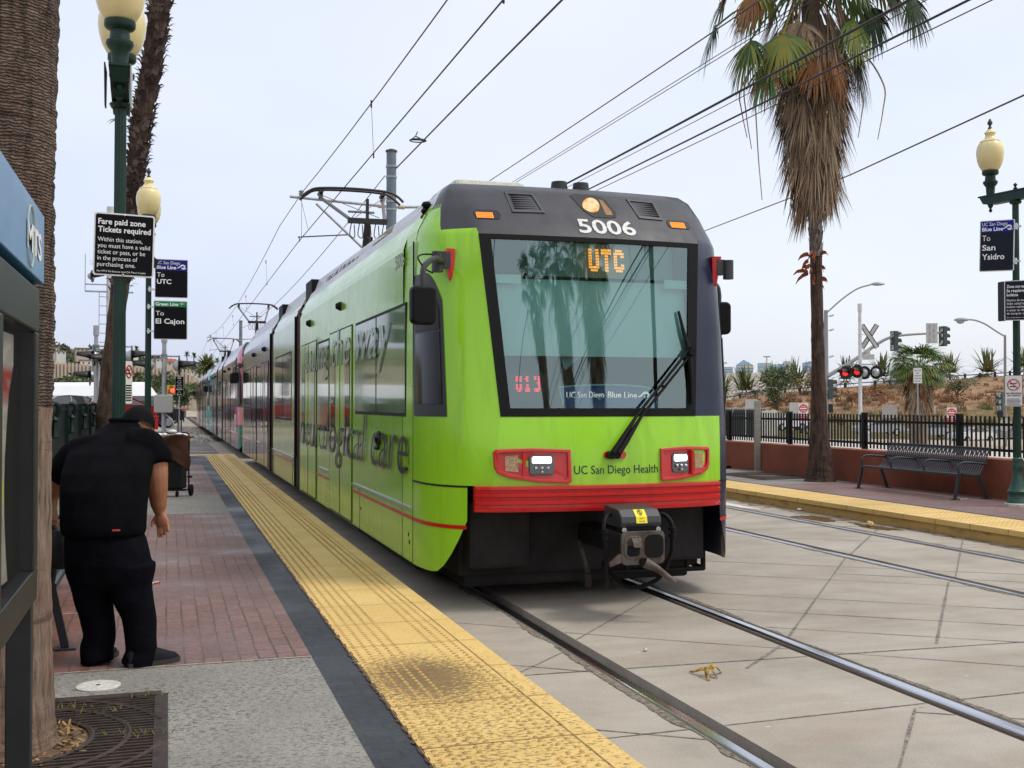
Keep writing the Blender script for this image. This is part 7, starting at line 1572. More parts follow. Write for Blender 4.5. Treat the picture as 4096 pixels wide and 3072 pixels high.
# shrubs
def leafy(name, label, cat, c, rx, rz, n, ms, seed, leaf=.22, stem=True, group=None, lumps=7):
    rnd = random.Random(seed); t = thing(name, label, cat, c, 0, group); b = MB(); L_ = [(V(rnd.gauss(0, rx * .45), rnd.gauss(0, rx * .45), rz * rnd.uniform(.35, 1.0)), rnd.uniform(.28, .55)) for _ in range(lumps)]
    for _ in range(n):
        p0, k = rnd.choice(L_); d = V(rnd.gauss(0, 1), rnd.gauss(0, 1), rnd.gauss(0, 1)).normalized(); p = p0 + V(d.x * rx * k, d.y * rx * k, d.z * rz * k * .8) * rnd.uniform(.55, 1.05)
        if p.z < .05: continue
        a = V(rnd.gauss(0, 1), rnd.gauss(0, 1), rnd.gauss(0, .7)).normalized(); s = a.cross(V(rnd.gauss(0, 1), rnd.gauss(0, 1), 1)).normalized(); l = leaf * rnd.uniform(.6, 1.3); b.cur = rnd.randrange(len(ms)); b.add([p, p + a * l * .5 + s * l * .22, p + a * l, p + a * l * .5 - s * l * .22], [(0, 1, 2, 3)])
    b.build('foliage', ms, t)
    if stem:
        b = MB()
        for p0, k in L_[:5]: b.tube([(0, 0, -.1), p0 * .5 + V(rnd.gauss(0, .1), 0, 0), p0], [rx * .035, rx * .022, rx * .01], 5)
        b.build('stem', mat('shrub_stem', (.09, .06, .04), .9), t)
    return t
G1 = [mcol('leaf_olive', (.06, .085, .025), .6, (.10, .12, .035), 1), mcol('leaf_mid', (.08, .12, .03), .6, (.12, .16, .05), 1), mcol('leaf_deep', (.03, .05, .018), .6, (.05, .07, .02), 1)]
G2 = [mcol('leaf_dry', (.22, .16, .06), .8, (.28, .22, .09), 1), mcol('leaf_olive', (.06, .085, .025)), mcol('leaf_rust', (.22, .09, .04), .8, (.28, .14, .06), 1)]
G3 = [mcol('leaf_rust', (.22, .09, .04)), mcol('leaf_brown', (.14, .06, .03), .9, (.2, .1, .05), 1)]
def bank(u, s, off=0): ft, tp = at(u, foot_v(u), DF), at(u, top_v(u) + 6, DT); p = ft.lerp(tp, s); p.z = ft.z + (tp.z - ft.z) * s ** 1.15; return p
leafy('shrub', 'leafy green shrub on the bank left of the palm', 'shrub', bank(3110, .35), 2.6, 4.4, 1800, G1, 1, .38); leafy('shrub', 'sparse green and rust shrub against the white building left of the palm', 'shrub', at(3205, 1580, 146), 2.2, 2.2, 600, G2 + G1[1:2], 2, .36); leafy('shrub', 'yellowish shrub hugging the palm trunk on the bank', 'shrub', at(3262, 1570, 147), 1.8, 2.6, 600, G2, 3, .36)
leafy('shrub', 'green weed clump on the bank right of the fan palm', 'shrub', bank(3825, .62), 2.6, 1.9, 900, G1, 4, .30); leafy('shrub', 'yellow green shrub at the guard rail behind the fan palm', 'shrub', at(3760, 1522, 148), 1.6, 2.0, 500, G2[:2] + G1[:2], 5, .34)
for i, (u, s, r, h) in enumerate(((3420, .58, 1.8, 1.0), (3505, .62, 2.0, 1.1), (3490, .72, 1.6, 1.0), (3300, .55, 1.6, .9), (3820, .45, 2.6, 1.0), (3160, .5, 1.6, .8), (3345, .75, 1.6, .9), (3560, .78, 1.8, .9))):
    leafy('dry_bush', ('rust brown tumbleweed bush right of the crossing post, low on the bank', 'larger rust brown bush on the bank above the cars', 'rust brown bush high on the bank beside the fan palm', 'dry bush half hidden by the palm trunk', 'wide dry bush on the bank right of the fan palm', 'dry bush behind the DO NOT ENTER sign', 'dry bush above the flashers near the guard rail', 'dry bush close under the guard rail left of the fan palm')[i], 'bush', bank(u, s), r, h, 420, G3, 30 + i, .3, False, 'dry bushes on the bank', 5)
q = MB(); rnd = random.Random(78)
for _ in range(330):
    u = rnd.uniform(2860, 4200); s = rnd.random() ** .9; p = bank(u, s * .93); r = rnd.uniform(.25, .8); c0 = rnd.choice((0, 0, 1, 2)) if s > .45 else rnd.choice((2, 3, 3, 1))
    for _k in range(22):
        a = rnd.uniform(0, 6.28); w_ = V(cos(a) * r * rnd.random(), sin(a) * r * rnd.random(), 0); tip = w_ * 1.3 + V(0, 0, r * rnd.uniform(.4, 1.1)); q.cur = c0; q.add([p + w_ + V(-.07, 0, -.08), p + w_ + V(.07, 0, -.08), p + tip], [(0, 1, 2)])
tag(q.build('bank_scrub', [mcol('scrub_rust', (.20, .085, .04), .9, (.28, .13, .06), 1), mcol('scrub_brown', (.13, .075, .04), .9, (.2, .12, .06), 1), mcol('scrub_straw', (.33, .24, .12), .9, (.25, .17, .08), 1), mcol('scrub_olive', (.085, .09, .03), .9, (.13, .13, .045), 1)]), kind='stuff')
q = MB(); rnd = random.Random(77)
for _ in range(1100):
    u = rnd.uniform(2860, 4200); p = bank(u, rnd.random() ** .8 * .95); a = rnd.uniform(0, 6.28); l = rnd.uniform(.2, .6); q.cur = rnd.randrange(3); q.add([p + V(-.04, 0, -.05), p + V(.04, 0, -.05), p + V(cos(a) * l * .5, sin(a) * l * .5, l)], [(0, 1, 2)])
tag(q.build('dry_grass', [mcol('straw', (.38, .28, .15), .9), mcol('straw_dark', (.22, .14, .07), .9), mcol('straw_green', (.15, .15, .05), .9)]), kind='stuff')
q = MB()
for _ in range(900):
    u = rnd.uniform(2890, 4150); d = rnd.uniform(22, 60); p = at(u, 1700, d); z = ground_h(p.x, p.y)
    if p.x < 16: continue
    a = rnd.uniform(0, 6.28); l = rnd.uniform(.1, .5); q.cur = rnd.randrange(3); q.add([V(p.x - .015, p.y, z), V(p.x + .015, p.y, z), V(p.x + cos(a) * l * .4, p.y + sin(a) * l * .4, z + l)], [(0, 1, 2)])
tag(q.build('roadside_weeds', [MATS['straw'], MATS['straw_dark'], MATS['straw_green']]), kind='stuff')
# fan palm at the street
q = at(*Z6(700, 1200), 76); base = V(q.x, q.y, ground_h(q.x, q.y) - .2); k = 76 / FPX / 2.552
t = thing('fan_palm', 'short thick fan palm with a green crown behind the mast arm', 'palm tree', base); rnd = random.Random(14)
Ht = (1200 - 430) * k + .3; b, P = trunk_mesh([V(0, 0, 0), V(0, 0, 1.5), V(0, 0, Ht * .55), V(0, 0, Ht)], [.62, .60, .64, .50], .04, 30, 8, seed=2); b.build('trunk', node_mat('thatch_trunk', lambda t, p: (t.links.new(nramp(t, nnoise(t, 3.0, 6, .7, (1.6, 1.6, .16)), [(.35, (.12, .085, .065)), (.5, (.27, .21, .165)), (.68, (.40, .33, .27))]), p.inputs['Base Color']), nbump(t, p, nnoise(t, 5, 6, .6, (1.5, 1.5, .12)), 1.0, .15)), .95), t, smooth='all')
b = MB()
for i in range(120):
    a = rnd.uniform(0, 6.28); z = rnd.uniform(Ht * .55, Ht * .98); r = .55; strip_fan(b, V(cos(a) * r, sin(a) * r, z), (cos(a) * .5, sin(a) * .5, -.7), rnd.uniform(.9, 1.6), 9, (4, 4, 5, 3), rnd, .3, .06, .5)
b.build('dead_fronds', FR, t)
b = MB()
for i in range(64):
    a = 2.4 * i + rnd.uniform(-.3, .3); el = radians(-30 + 105 * (i / 64) ** .9); fan(b, V(cos(a) * .3, sin(a) * .3, Ht - .1 + .3 * rnd.random()), (cos(a) * cos(el), sin(a) * cos(el), sin(el)), 1.1 * rnd.uniform(.8, 1.1), 1.15 * rnd.uniform(.8, 1.15), rnd.choice((0, 1, 1)), rnd.choice((None, 2, 4)), 22, .5, rnd=rnd, wd=.07)
b.build('crown', FR, t)
# ---- cars
M_tyre = mat('tyre', (.012, .012, .012), .8); M_cglass = mat('car_glass', (.015, .02, .022), .06, coat=1)
def car(label, p, yaw, col, kind='sedan', group='cars parked or passing around the station'):
    t = thing('car', label, 'car', p, yaw, group); m = paint('car_' + col, {'white': (.72, .72, .73), 'silver': (.42, .43, .45), 'grey': (.20, .21, .23), 'black': (.014, .014, .017), 'red': (.30, .012, .012)}[col], (.2, .2, .2), .3)
    H = 1.45 if kind == 'sedan' else 1.72; Lr = [(-2.25, .42), (-2.25, .72), (-2.15, .92), (-1.35, 1.0), (-.95, 1.05), (1.35, 1.06), (2.1, 1.02), (2.25, .85), (2.28, .45)] if kind == 'sedan' else [(-2.3, .42), (-2.3, .85), (-2.2, 1.05), (-1.3, 1.12), (1.9, 1.15), (2.25, 1.1), (2.3, .9), (2.32, .45)]
    low = Lr + [(1.80, .40), (1.72, .62), (1.45, .70), (1.18, .62), (1.10, .36), (-1.0, .34), (-1.08, .62), (-1.35, .70), (-1.62, .62), (-1.70, .40)]
    b = MB()
    n = len(low); sec = [(-.86, .93), (-.90, 1.0), (.90, 1.0), (.86, .93)]; rows = []
    for x, k in sec: rows.append([(yv * (1 if True else k), x, .35 + (zv - .35) * k) for yv, zv in low])
    b.grid([r + r[:1] for r in rows]); b.add(rows[0], [tuple(range(n))]); b.add(rows[-1], [tuple(range(n))])
    bd = b.build('body', m, t, bevel=.04)
    g0 = [(-1.15, 1.02), (-.35, H - .04), (.2, H), (.95, H - .04), (1.75, 1.06)] if kind == 'sedan' else [(-1.2, 1.1), (-.55, H - .05), (.2, H), (1.75, H - .05), (2.15, 1.12)]
    b = MB(); rows = [[(yv, x * (1 if zv < H - .2 else .82), zv) for yv, zv in g0] for x in (-.80, .80)]; b.grid(rows); b.add(rows[0], [tuple(range(5))]); b.add(rows[1], [tuple(range(5))]); b.build('windows', M_cglass, t, bevel=.02)
    b = MB(); b.grid([[(yv, x, zv + .012) for yv, zv in g0[1:4]] for x in (-.64, .64)]); 
    for x in (-.67, .67): b.bar((.25, x * 1.09, 1.06), (.22, x, H - .02), .06, .03); b.bar((-1.12, x * 1.17, 1.05), (-.36, x * .98, H - .03), .05, .04); b.bar((1.72, x * 1.17, 1.07), (.95, x * .98, H - .03), .07, .04)
    b.build('roof', m, t)
    for x in (-.80, .80):
        for y in (-1.35, 1.45):
            b = MB(); b.lathe([(0, -.10), (.31, -.10), (.325, 0), (.31, .10), (0, .10)], 20, (y, x, .325), MX.Rotation(pi / 2, 4, 'X')); w_ = b.build('wheel', M_tyre, t); b = MB(); b.lathe([(0, -.108), (.19, -.108), (.21, -.09), (.21, .09), (.19, .108), (0, .108)], 14, (y, x, .325), MX.Rotation(pi / 2, 4, 'X')); b.build('rim', M_alu, w_)
    for x in (-.62, .62):
        b = MB(); b.cbox((-2.24, x, .78), .06, .34, .12); b.build('headlight', mat('clear_lamp', (.6, .62, .65), .15), t, bevel=.02); b = MB(); b.cbox((2.25, x, .88), .06, .32, .14); b.build('tail_light', mat('red_tail_lamp', (.35, .01, .01), .3), t, bevel=.02)
    return t
def car_at(label, u, vb, d, turn, col, kind='sedan'): p = at(u, vb, d); return car(label, p, FACE(p) + turn, col, kind)
car_at('white sedan seen through the black fence left of the right lamp post', 3888, 1770, 108, .75, 'white'); car_at('grey sedan behind the right lamp post', 3995, 1764, 113, .7, 'grey'); car_at('silver sedan behind the fence right of the fan palm trunk', 3725, 1752, 112, .5, 'silver'); car_at('silver car with a dark rear beside the crossing post', 3512, 1742, 104, .4, 'silver'); car_at('white and red car behind the electrical cabinet', 3135, 1722, 96, .9, 'white'); car_at('dark car left of the palm trunk, behind the DO NOT ENTER sign', 3215, 1735, 100, 1.2, 'black', 'suv')
for i, (u, v, cl, lb) in enumerate(((3010, 1574, 'white', 'white car on the ramp behind the stainless post'), (3060, 1570, 'white', 'second white car on the ramp, under the shrub'), (3555, 1532, 'white', 'white car roof behind the guard rail left of the fan palm'), (3920, 1512, 'silver', 'silver car roof behind the guard rail under the street light'))):
    p = at(u, v, DT + 9); p.z -= 1.0; car(lb, p, FACE(p) + .2, cl)
p = at(3078, 1742, 42); b = MB(); b.cbox((0, 0, .46), .50, .4, .92); b.cbox((0, 0, .93), .54, .44, .03); o = b.build('electrical_cabinet', mat('cream_cabinet', (.60, .58, .52), .5, var=.1), None, loc=V(p.x, p.y, p.z), bevel=.01); o.rotation_euler[2] = FACE(p) + .3; tag(o, 'cream ribbed electrical cabinet behind the fence', 'cabinet')
p = at(2950, 1745, 44); b = MB(); b.cbox((0, 0, .4), .48, .4, .8); b.cbox((0, 0, .82), .52, .44, .05); o = b.build('utility_box', mat('dark_green_box', (.02, .04, .03), .5), None, loc=p, bevel=.01); o.rotation_euler[2] = FACE(p); tag(o, 'dark green utility box behind the fence near the tram', 'cabinet')
p = at(3159, 1745, 60); b = MB(); b.cyl((0, 0, 0), (0, 0, .5), .12, .11, 12); b.lathe([(.15, .48), (.15, .52), (.10, .60), (.04, .66), (0, .66)], 12); b.cyl((-.2, 0, .36), (.2, 0, .36), .06); tag(b.build('fire_hydrant', mat('hydrant_yellow', (.65, .48, .03), .5), None, loc=p, smooth=True), 'small yellow fire hydrant behind the fence', 'hydrant')
p = at(2975, 1668, 62); t = thing('carport', 'low grey carport of pipes behind the fence beside the tram', 'carport', V(p.x, p.y, ground_h(p.x, p.y)), FACE(p)); hz = p.z - ground_h(p.x, p.y) + .55
b = MB(); b.box(-1.3, 1.25, -.5, 1.5, .3, hz - .12); b.build('dark_load', mat('dark_tarpaulin', (.035, .037, .04), .7), t, bevel=.05); b = MB(); [b.cyl((x, -.6, 0), (x, -.6, hz), .03) for x in (-1.3, -.6, .1, .8, 1.25)]; b.cyl((-1.35, -.6, hz - .06), (1.3, -.6, hz - .06), .03); b.build('pipe_frame', M_galv, t)
# pale building and the skyline
b = MB(); p0, p1 = at(2300, 1490, 240), at(3268, 1489, 226); dz = 9; d = (p1 - p0); n = V(-d.y, d.x, 0).normalized()
if n.dot(FW) < 0: n = -n
z0_ = -3; t = thing('warehouse', 'long pale warehouse wall behind the spiky palms', 'building', V(0, 0, 0)); b.add([V(p0.x, p0.y, z0_), V(p1.x, p1.y, z0_), V(p1.x, p1.y, p1.z), V(p0.x, p0.y, p1.z)] + [V(p0.x, p0.y, z0_) + n * 40, V(p1.x, p1.y, z0_) + n * 40, V(p1.x, p1.y, p1.z) + n * 40, V(p0.x, p0.y, p1.z) + n * 40], [(0, 1, 2, 3), (4, 5, 6, 7), (0, 1, 5, 4), (1, 2, 6, 5), (2, 3, 7, 6), (3, 0, 4, 7)]); b.build('wall', mat('pale_plaster', (.76, .70, .64), .85, var=.08, scale=.2), t)
b = MB(); 
for f_ in [.62 + .06 * i for i in range(7)]: q = p0.lerp(p1, f_) - n * .05; b.box(q.x - .08, q.x + .08, q.y - .08, q.y + .08, z0_, p1.z - .05)
b.build('panel_joints', mat('plaster_joint', (.5, .45, .40), .9), t)
def tower(label, u0, u1, vt, d, m, band=None, crown=None, vb=1500):
    p = at((u0 + u1) / 2, vb, d); k = d / FPX; wd = (u1 - u0) * k; h = (vb - vt) * k; t = thing('skyscraper', label, 'tower', V(p.x, p.y, p.z - 60), FACE(p), 'towers of the distant skyline')
    zt = h + 60
    b = MB(); b.box(-wd / 2, wd / 2, 0, wd * .7, 0, zt); 
    if crown == 'gable': b.add([(-wd / 2, 0, zt), (wd / 2, 0, zt), (wd / 2, wd * .7, zt), (-wd / 2, wd * .7, zt), (wd * -.05, wd * .1, zt + wd * .32), (wd * -.05, wd * .6, zt + wd * .32)], [(0, 1, 4), (2, 3, 5), (0, 4, 5, 3), (1, 2, 5, 4)])
    if crown == 'slope': b.add([(-wd / 2, 0, zt), (wd / 2, 0, zt), (wd / 2, 0, zt + wd * .16), (0, 0, zt + wd * .12), (-wd / 2, wd * .7, zt), (wd / 2, wd * .7, zt), (wd / 2, wd * .7, zt + wd * .16), (0, wd * .7, zt + wd * .12)], [(0, 1, 2, 3), (4, 5, 6, 7), (3, 2, 6, 7), (0, 3, 7, 4), (1, 2, 6, 5)])
    b.build('shaft', m, t)
    b = MB(); nf = max(3, int(h / 8)); 
    for i in range(nf): z = 60 + h * (i + .5) / nf; b.box(-wd / 2 - .3, wd / 2 + .3, -.5, wd * .7, z - .8, z + .8)
    b.build('floor_bands', band or mat('tower_band', (.55, .63, .70), .5), t)
    if crown == 'gable': b = MB(); b.box(-wd * .3, wd * .5 + .5, -1.0, wd * .7, zt - h * .28, zt - h * .10); b.build('sandstone_band', mat('tower_sand', (.62, .52, .34), .8), t)
    return t
TB = mat('tower_hazy_blue_glass', (.24, .34, .47), .4); TG = mat('tower_hazy_green_glass', (.32, .45, .49), .4); TP = mat('tower_hazy_pale', (.42, .44, .49), .6); TS = mat('tower_hazy_steel_blue', (.27, .34, .50), .4)  # distance haze is put into these paler, bluer tower colours
for a in (('low blue tower nearest the tram on the skyline', 2887, 2931, 1468, 2400, TB), ('blue tower with a pointed glass roof and sand coloured band', 2945, 3012, 1460, 2200, TB, None, 'gable'), ('pale green glass tower left of the antenna', 3031, 3062, 1452, 2300, TG), ('taller teal tower under the thin antenna', 3062, 3084, 1452, 2320, TG), ('green tower in the middle of the cluster', 3086, 3112, 1457, 2350, TG), ('grey blue tower beside the tallest one', 3113, 3134, 1456, 2360, TB), ('tallest pale tower of the skyline', 3134, 3160, 1445, 2370, TP), ('curved topped blue tower left of the palm trunk', 3210, 3262, 1452, 2250, TS, None, 'slope')): tower(*a)
for u, v0, d, lb in ((2894, 1452, 235, 'slim double lamp mast left of the pointed tower'), (3067, 1427, 235, 'slim double lamp mast above the teal tower')):
    p = at(u, 1500, d); q = at(u, v0, d); t = MB(); t.cyl(p, q, .16, .10, 8); t.bar(q + RT * -.7, q + RT * .7, .5, .25); tag(t.build('lamp_mast', M_gpole), lb, 'lamp mast')
# ------------------------------------------------------------------ left side: lot, crossing gear, hill
def f_hill(t, p):
    a = nramp(t, nnoise(t, .035, 6, .65), [(.34, (.045, .06, .025)), (.48, (.10, .11, .045)), (.60, (.24, .17, .10)), (.72, (.07, .085, .035))]); c = nmix(t, 1.0, a, nramp(t, nnoise(t, .4, 6, .7), [(.3, .6), (.7, 1.3)]), 'MULTIPLY'); t.links.new(c, p.inputs['Base Color']); nbump(t, p, nnoise(t, .2, 6), 1.0, 2.5)
M_hill = node_mat('scrub_hillside', f_hill, .95)
RID = [(-2600, 1330), (-1200, 1345), (0, 1370), (205, 1375), (250, 1383), (300, 1400), (380, 1405), (450, 1415), (600, 1435), (700, 1452), (780, 1470), (900, 1480), (1200, 1490)]
def rid(u):
    for a, b_ in zip(RID, RID[1:]):
        if u <= b_[0]: return a[1] + (b_[1] - a[1]) * (u - a[0]) / (b_[0] - a[0])
    return RID[-1][1]
rows = []; rnd = random.Random(3)
for i in range(96):
    u = -2600 + 3800 * i / 95; row = []
    for j in range(12):
        s = j / 11; d = 250 + 330 * s; v = 1600 + (rid(u) - 1600) * s ** .8; p = at(u, v, d); 
        if 0 < j < 11: p.z += rnd.uniform(-1.2, 1.2)
        if j == 0: p.z = -3
        row.append(p)
    e = at(u, rid(u), 760); row.append(V(e.x, e.y, row[-1].z - 4)); rows.append(row)
b = MB(); b.grid(rows); tag(b.build('hill', M_hill, smooth='all'), kind='structure')
def hill_p(u, s): return at(u, 1600 + (rid(u) - 1600) * s ** .8, 250 + 330 * s)
q = MB(); rnd = random.Random(31)
for _ in range(230):
    u = rnd.uniform(150, 860); s = rnd.uniform(.2, 1.0); p = hill_p(u, s); r = rnd.uniform(1.2, 3.2)
    for _k in range(34):
        d = V(rnd.gauss(0, 1), rnd.gauss(0, 1), rnd.gauss(0, 1)).normalized(); c = p + V(d.x * r, d.y * r, d.z * r * .75 + r * .45) * rnd.uniform(.6, 1); a = V(rnd.gauss(0, 1), rnd.gauss(0, 1), rnd.gauss(0, 1)).normalized(); s_ = a.orthogonal().normalized(); l = r * .42; q.cur = rnd.randrange(3); q.add([c - a * l, c + s_ * l * .6, c + a * l, c - s_ * l * .6], [(0, 1, 2, 3)])
tag(q.build('hillside_trees', [mcol('far_leaf_a', (.04, .055, .025), .8), mcol('far_leaf_b', (.07, .09, .035), .8), mcol('far_leaf_c', (.025, .035, .02), .8)]), kind='stuff')
for u, s_, k_ in ((748, 1.0, 1), (775, 1.0, 1), (868, 1.0, .8), (545, 1.0, .7)):
    p = hill_p(u, s_); t = thing('hill_palm', {748: 'tiny palm on the ridge left of the green topped palm', 775: 'second tiny palm on the ridge', 868: 'tiny palm on the ridge touching the tram roofs', 545: 'tiny round topped tree on the ridge between the lamp posts'}[u], 'palm tree', p, 0, 'tiny palms on the ridge'); rnd = random.Random(int(u)); b = MB(); b.cyl((0, 0, -1), (0, 0, 6 * k_), .35, .25, 6); b.build('trunk', M_trunkC, t); b = MB()
    for i in range(34): a = rnd.uniform(0, 6.28); el = rnd.uniform(-.7, 1.3); leaflet(b, V(0, 0, 6 * k_), (cos(a) * cos(el), sin(a) * cos(el), sin(el)), V(-sin(a), cos(a), 0), 2.3, .7, .3, 3)
    b.build('crown', FR[:2], t)
HOUSE = [(225, 1399, 22, 16, 'white', 'white boxy house high on the hill beside the near palm'), (245, 1412, 36, 14, 'white', 'long white house below the ridge beside the near palm'), (330, 1400, 48, 13, 'tan', 'tan flat roofed house on the ridge left of the lamp post'), (345, 1452, 44, 22, 'white', 'white house above the freeway wall left of the tall pole'), (325, 1449, 20, 22, 'dark', 'dark gabled house beside the tall pole'), (540, 1412, 26, 14, 'white', 'small white house between the two left lamp posts'), (622, 1462, 34, 36, 'cream', 'cream apartment house right of the farther left lamp post'), (690, 1455, 44, 18, 'red', 'red roofed house on the hill above the grey signal'), (640, 1442, 30, 16, 'white', 'white house at the ridge behind the El Cajon sign pole'), (770, 1490, 46, 16, 'white', 'white house low on the hill left of the tram'), (820, 1500, 30, 18, 'tan', 'tan house on the hill beside the tram roof'), (560, 1462, 30, 14, 'cream', 'cream house below the ridge between the lamp posts')]
HC = {'white': (.62, .60, .57), 'tan': (.45, .36, .29), 'dark': (.05, .055, .065), 'cream': (.55, .48, .38), 'red': (.5, .42, .36)}
for u, v, wp, hp, c, lb in HOUSE:
    d = 330; p = at(u, v + hp * .55, d); k = d / FPX; w_, h_ = wp * k, hp * k; t = thing('hill_house', lb, 'house', V(p.x, p.y, p.z - 3), FACE(p) + .2, 'houses on the hillside'); b = MB(); b.box(-w_ / 2, w_ / 2, 0, w_ * .6, 0, h_ + 3); b.build('wall', mat('house_' + c, HC[c], .85), t)
    b = MB(); gab = c in ('dark', 'red', 'cream')
    if gab: b.add([(-w_ / 2 - .3, -.3, h_ + 3), (w_ / 2 + .3, -.3, h_ + 3), (w_ / 2 + .3, w_ * .6, h_ + 3), (-w_ / 2 - .3, w_ * .6, h_ + 3), (-w_ / 2 * .7, w_ * .3, h_ + 3.9), (w_ / 2 * .7, w_ * .3, h_ + 3.9)], [(0, 1, 5, 4), (2, 3, 4, 5), (0, 3, 4), (1, 2, 5), (0, 1, 2, 3)])
    else: b.box(-w_ / 2 - .2, w_ / 2 + .2, -.2, w_ * .6, h_ + 3, h_ + 3.25)
    b.build('roof', mat('house_roof_red' if c == 'red' else 'house_roof', (.32, .09, .06) if c == 'red' else (.20, .16, .14), .85), t)
    n = max(2, int(w_ / 1.1))
    for i in range(n):
        x = -w_ / 2 + w_ * (i + .5) / n; b = MB(); b.box(x - .22, x + .22, -.04, 0, 3 + h_ * .35, 3 + h_ * .75); b.build('window', mat('house_window', (.03, .035, .04), .2), t)
# freeway wall and its trees
t = thing('freeway_wall', 'long tan sound wall running along the foot of the hill', 'wall', V(0, 0, 0)); b = MB(); Pw = [(at(u, v0, 232), at(u, v1, 232)) for u, v0, v1 in ((-1500, 1425, 1500), (190, 1454, 1500), (430, 1464, 1508), (640, 1474, 1515), (760, 1500, 1530), (800, 1515, 1535))]
b.grid([[a, V(c.x, c.y, c.z - 6)] for a, c in Pw]); b.grid([[a, a + V(.3, 1.2, 0)] for a, c in Pw]); b.build('wall', mat('tan_sound_wall', (.50, .41, .33), .85, var=.08, scale=.15), t); b = MB()
for i in range(40): f_ = i / 39; a = at(190 + 570 * f_, 1454 + 40 * f_ * .8 - 3, 231.7); b.box(a.x - .2, a.x + .2, a.y - .2, a.y + .2, a.z - 8, a.z + .25)
tag(b.build('pilasters', mat('tan_pilaster', (.44, .36, .29), .85), t), kind='stuff')
for i, (u, v, d, rx, rz, lb) in enumerate(((310, 1535, 118, 3.4, 3.2, 'bright green rounded tree behind the white canopy building'), (345, 1532, 122, 3.0, 2.6, 'green tree behind the left flashers'), (250, 1530, 150, 3.4, 2.4, 'olive tree behind the canopy beside the near palm'), (375, 1535, 150, 3.6, 3.0, 'dull green tree left of the tall white pole'), (540, 1560, 105, 3.0, 3.8, 'olive shrub mass between the left lamp posts'), (575, 1545, 125, 3.4, 3.0, 'green shrub left of the farther lamp post'), (640, 1545, 160, 3.4, 2.2, 'green shrub behind the grey relay box'), (745, 1548, 170, 4.0, 3.4, 'green tree on the hill left of the small flasher'), (790, 1545, 190, 4.6, 3.0, 'green bush mass behind the tram mirrors'))): leafy('tree', lb, 'tree', at(u, v + 38, d), rx, rz * .62, 1000, G1, 200 + i, .55, True, 'trees at the foot of the hill', 8)
leafy('hedge', 'dense green bush standing beside the curving rails left of the tram', 'bush', at(752, 1632, 108), 1.7, 1.7, 2600, [mcol('hedge_leaf', (.05, .085, .015), .6, (.09, .13, .025), 2), mcol('hedge_dark', (.025, .045, .012), .6)], 61, .26, False)
p = at(826, 1530, 96); t = thing('distant_palm', 'round headed palm behind the far catenary pole', 'palm tree', V(p.x, p.y, 0)); rnd = random.Random(8); hz = at(826, 1462, 96).z; b = MB(); b.cyl((0, 0, -.5), (0, 0, hz), .3, .28, 10); b.build('trunk', M_trunkC, t); b = MB()
for i in range(200): a = rnd.uniform(0, 6.28); el = rnd.uniform(-1.2, 1.4); leaflet(b, V(0, 0, hz - .3 - (.6 if el < -.4 else 0)), (cos(a) * cos(el), sin(a) * cos(el), sin(el)), V(-sin(a), cos(a), 0), 1.5, .22, .4, 3); b.cur = rnd.choice((0, 2, 3, 4) if el < -.3 else (0, 0, 1))
b.build('crown', FR, t)
# white canopy over a dark open shed
p0, p1 = at(-900, 1600, 80), at(388, 1600, 74); d = (p1 - p0); d.z = 0; L_ = d.length; rz_ = atan2(d.y, d.x); t = thing('market_tent', 'long white roofed shed with a dark open front behind the parked cars', 'shed', V(p0.x, p0.y, .3), rz_); zz = 3.0
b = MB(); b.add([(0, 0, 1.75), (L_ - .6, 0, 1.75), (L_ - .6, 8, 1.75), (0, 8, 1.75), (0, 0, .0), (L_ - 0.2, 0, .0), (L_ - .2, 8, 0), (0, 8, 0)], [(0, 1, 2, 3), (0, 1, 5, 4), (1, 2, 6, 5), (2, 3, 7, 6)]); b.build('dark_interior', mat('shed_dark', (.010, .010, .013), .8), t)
b = MB(); b.add([(0, -.5, 1.72), (L_, -.5, 1.72), (L_ - .1, 8, 1.72), (0, 8, 1.72), (0, .2, 2.55), (L_ - .45, .2, 2.55), (L_ - .5, 7, 2.9), (0, 7, 2.9)], [(0, 1, 5, 4), (4, 5, 6, 7), (1, 2, 6, 5), (0, 1, 2, 3)]); b.build('roof', mat('white_membrane', (.78, .78, .80), .6), t); b = MB(); b.box(L_ - .2, L_ + .4, -.2, .2, 0, 1.7); b.build('end_panel', M_white, t)
for i, (u, v, d, tn, cl, kd, lb) in enumerate(((228, 1612, 46, .5, 'silver', 'sedan', 'silver car behind the green fence beside the near palm'), (280, 1614, 50, 1.5, 'black', 'suv', 'black car between the silver and white ones behind the green fence'), (335, 1612, 52, 1.6, 'white', 'suv', 'white car roof behind the green fence left of the thin post'), (400, 1612, 47, .6, 'red', 'sedan', 'red car behind the tall pole'), (548, 1628, 58, .15, 'black', 'sedan', 'black car with red tail lights right of the near lamp post'), (566, 1604, 62, 1.7, 'white', 'suv', 'white car between the two left lamp posts'), (606, 1632, 78, .1, 'grey', 'sedan', 'grey car with lit tail lights left of the relay box'))):
    p = at(u, v, d); k = 1.45 if kd == 'sedan' else 1.72; car(lb, V(p.x, p.y, p.z - k + (1600 - v) * 0 + .32), FACE(p) + tn, cl, kd)
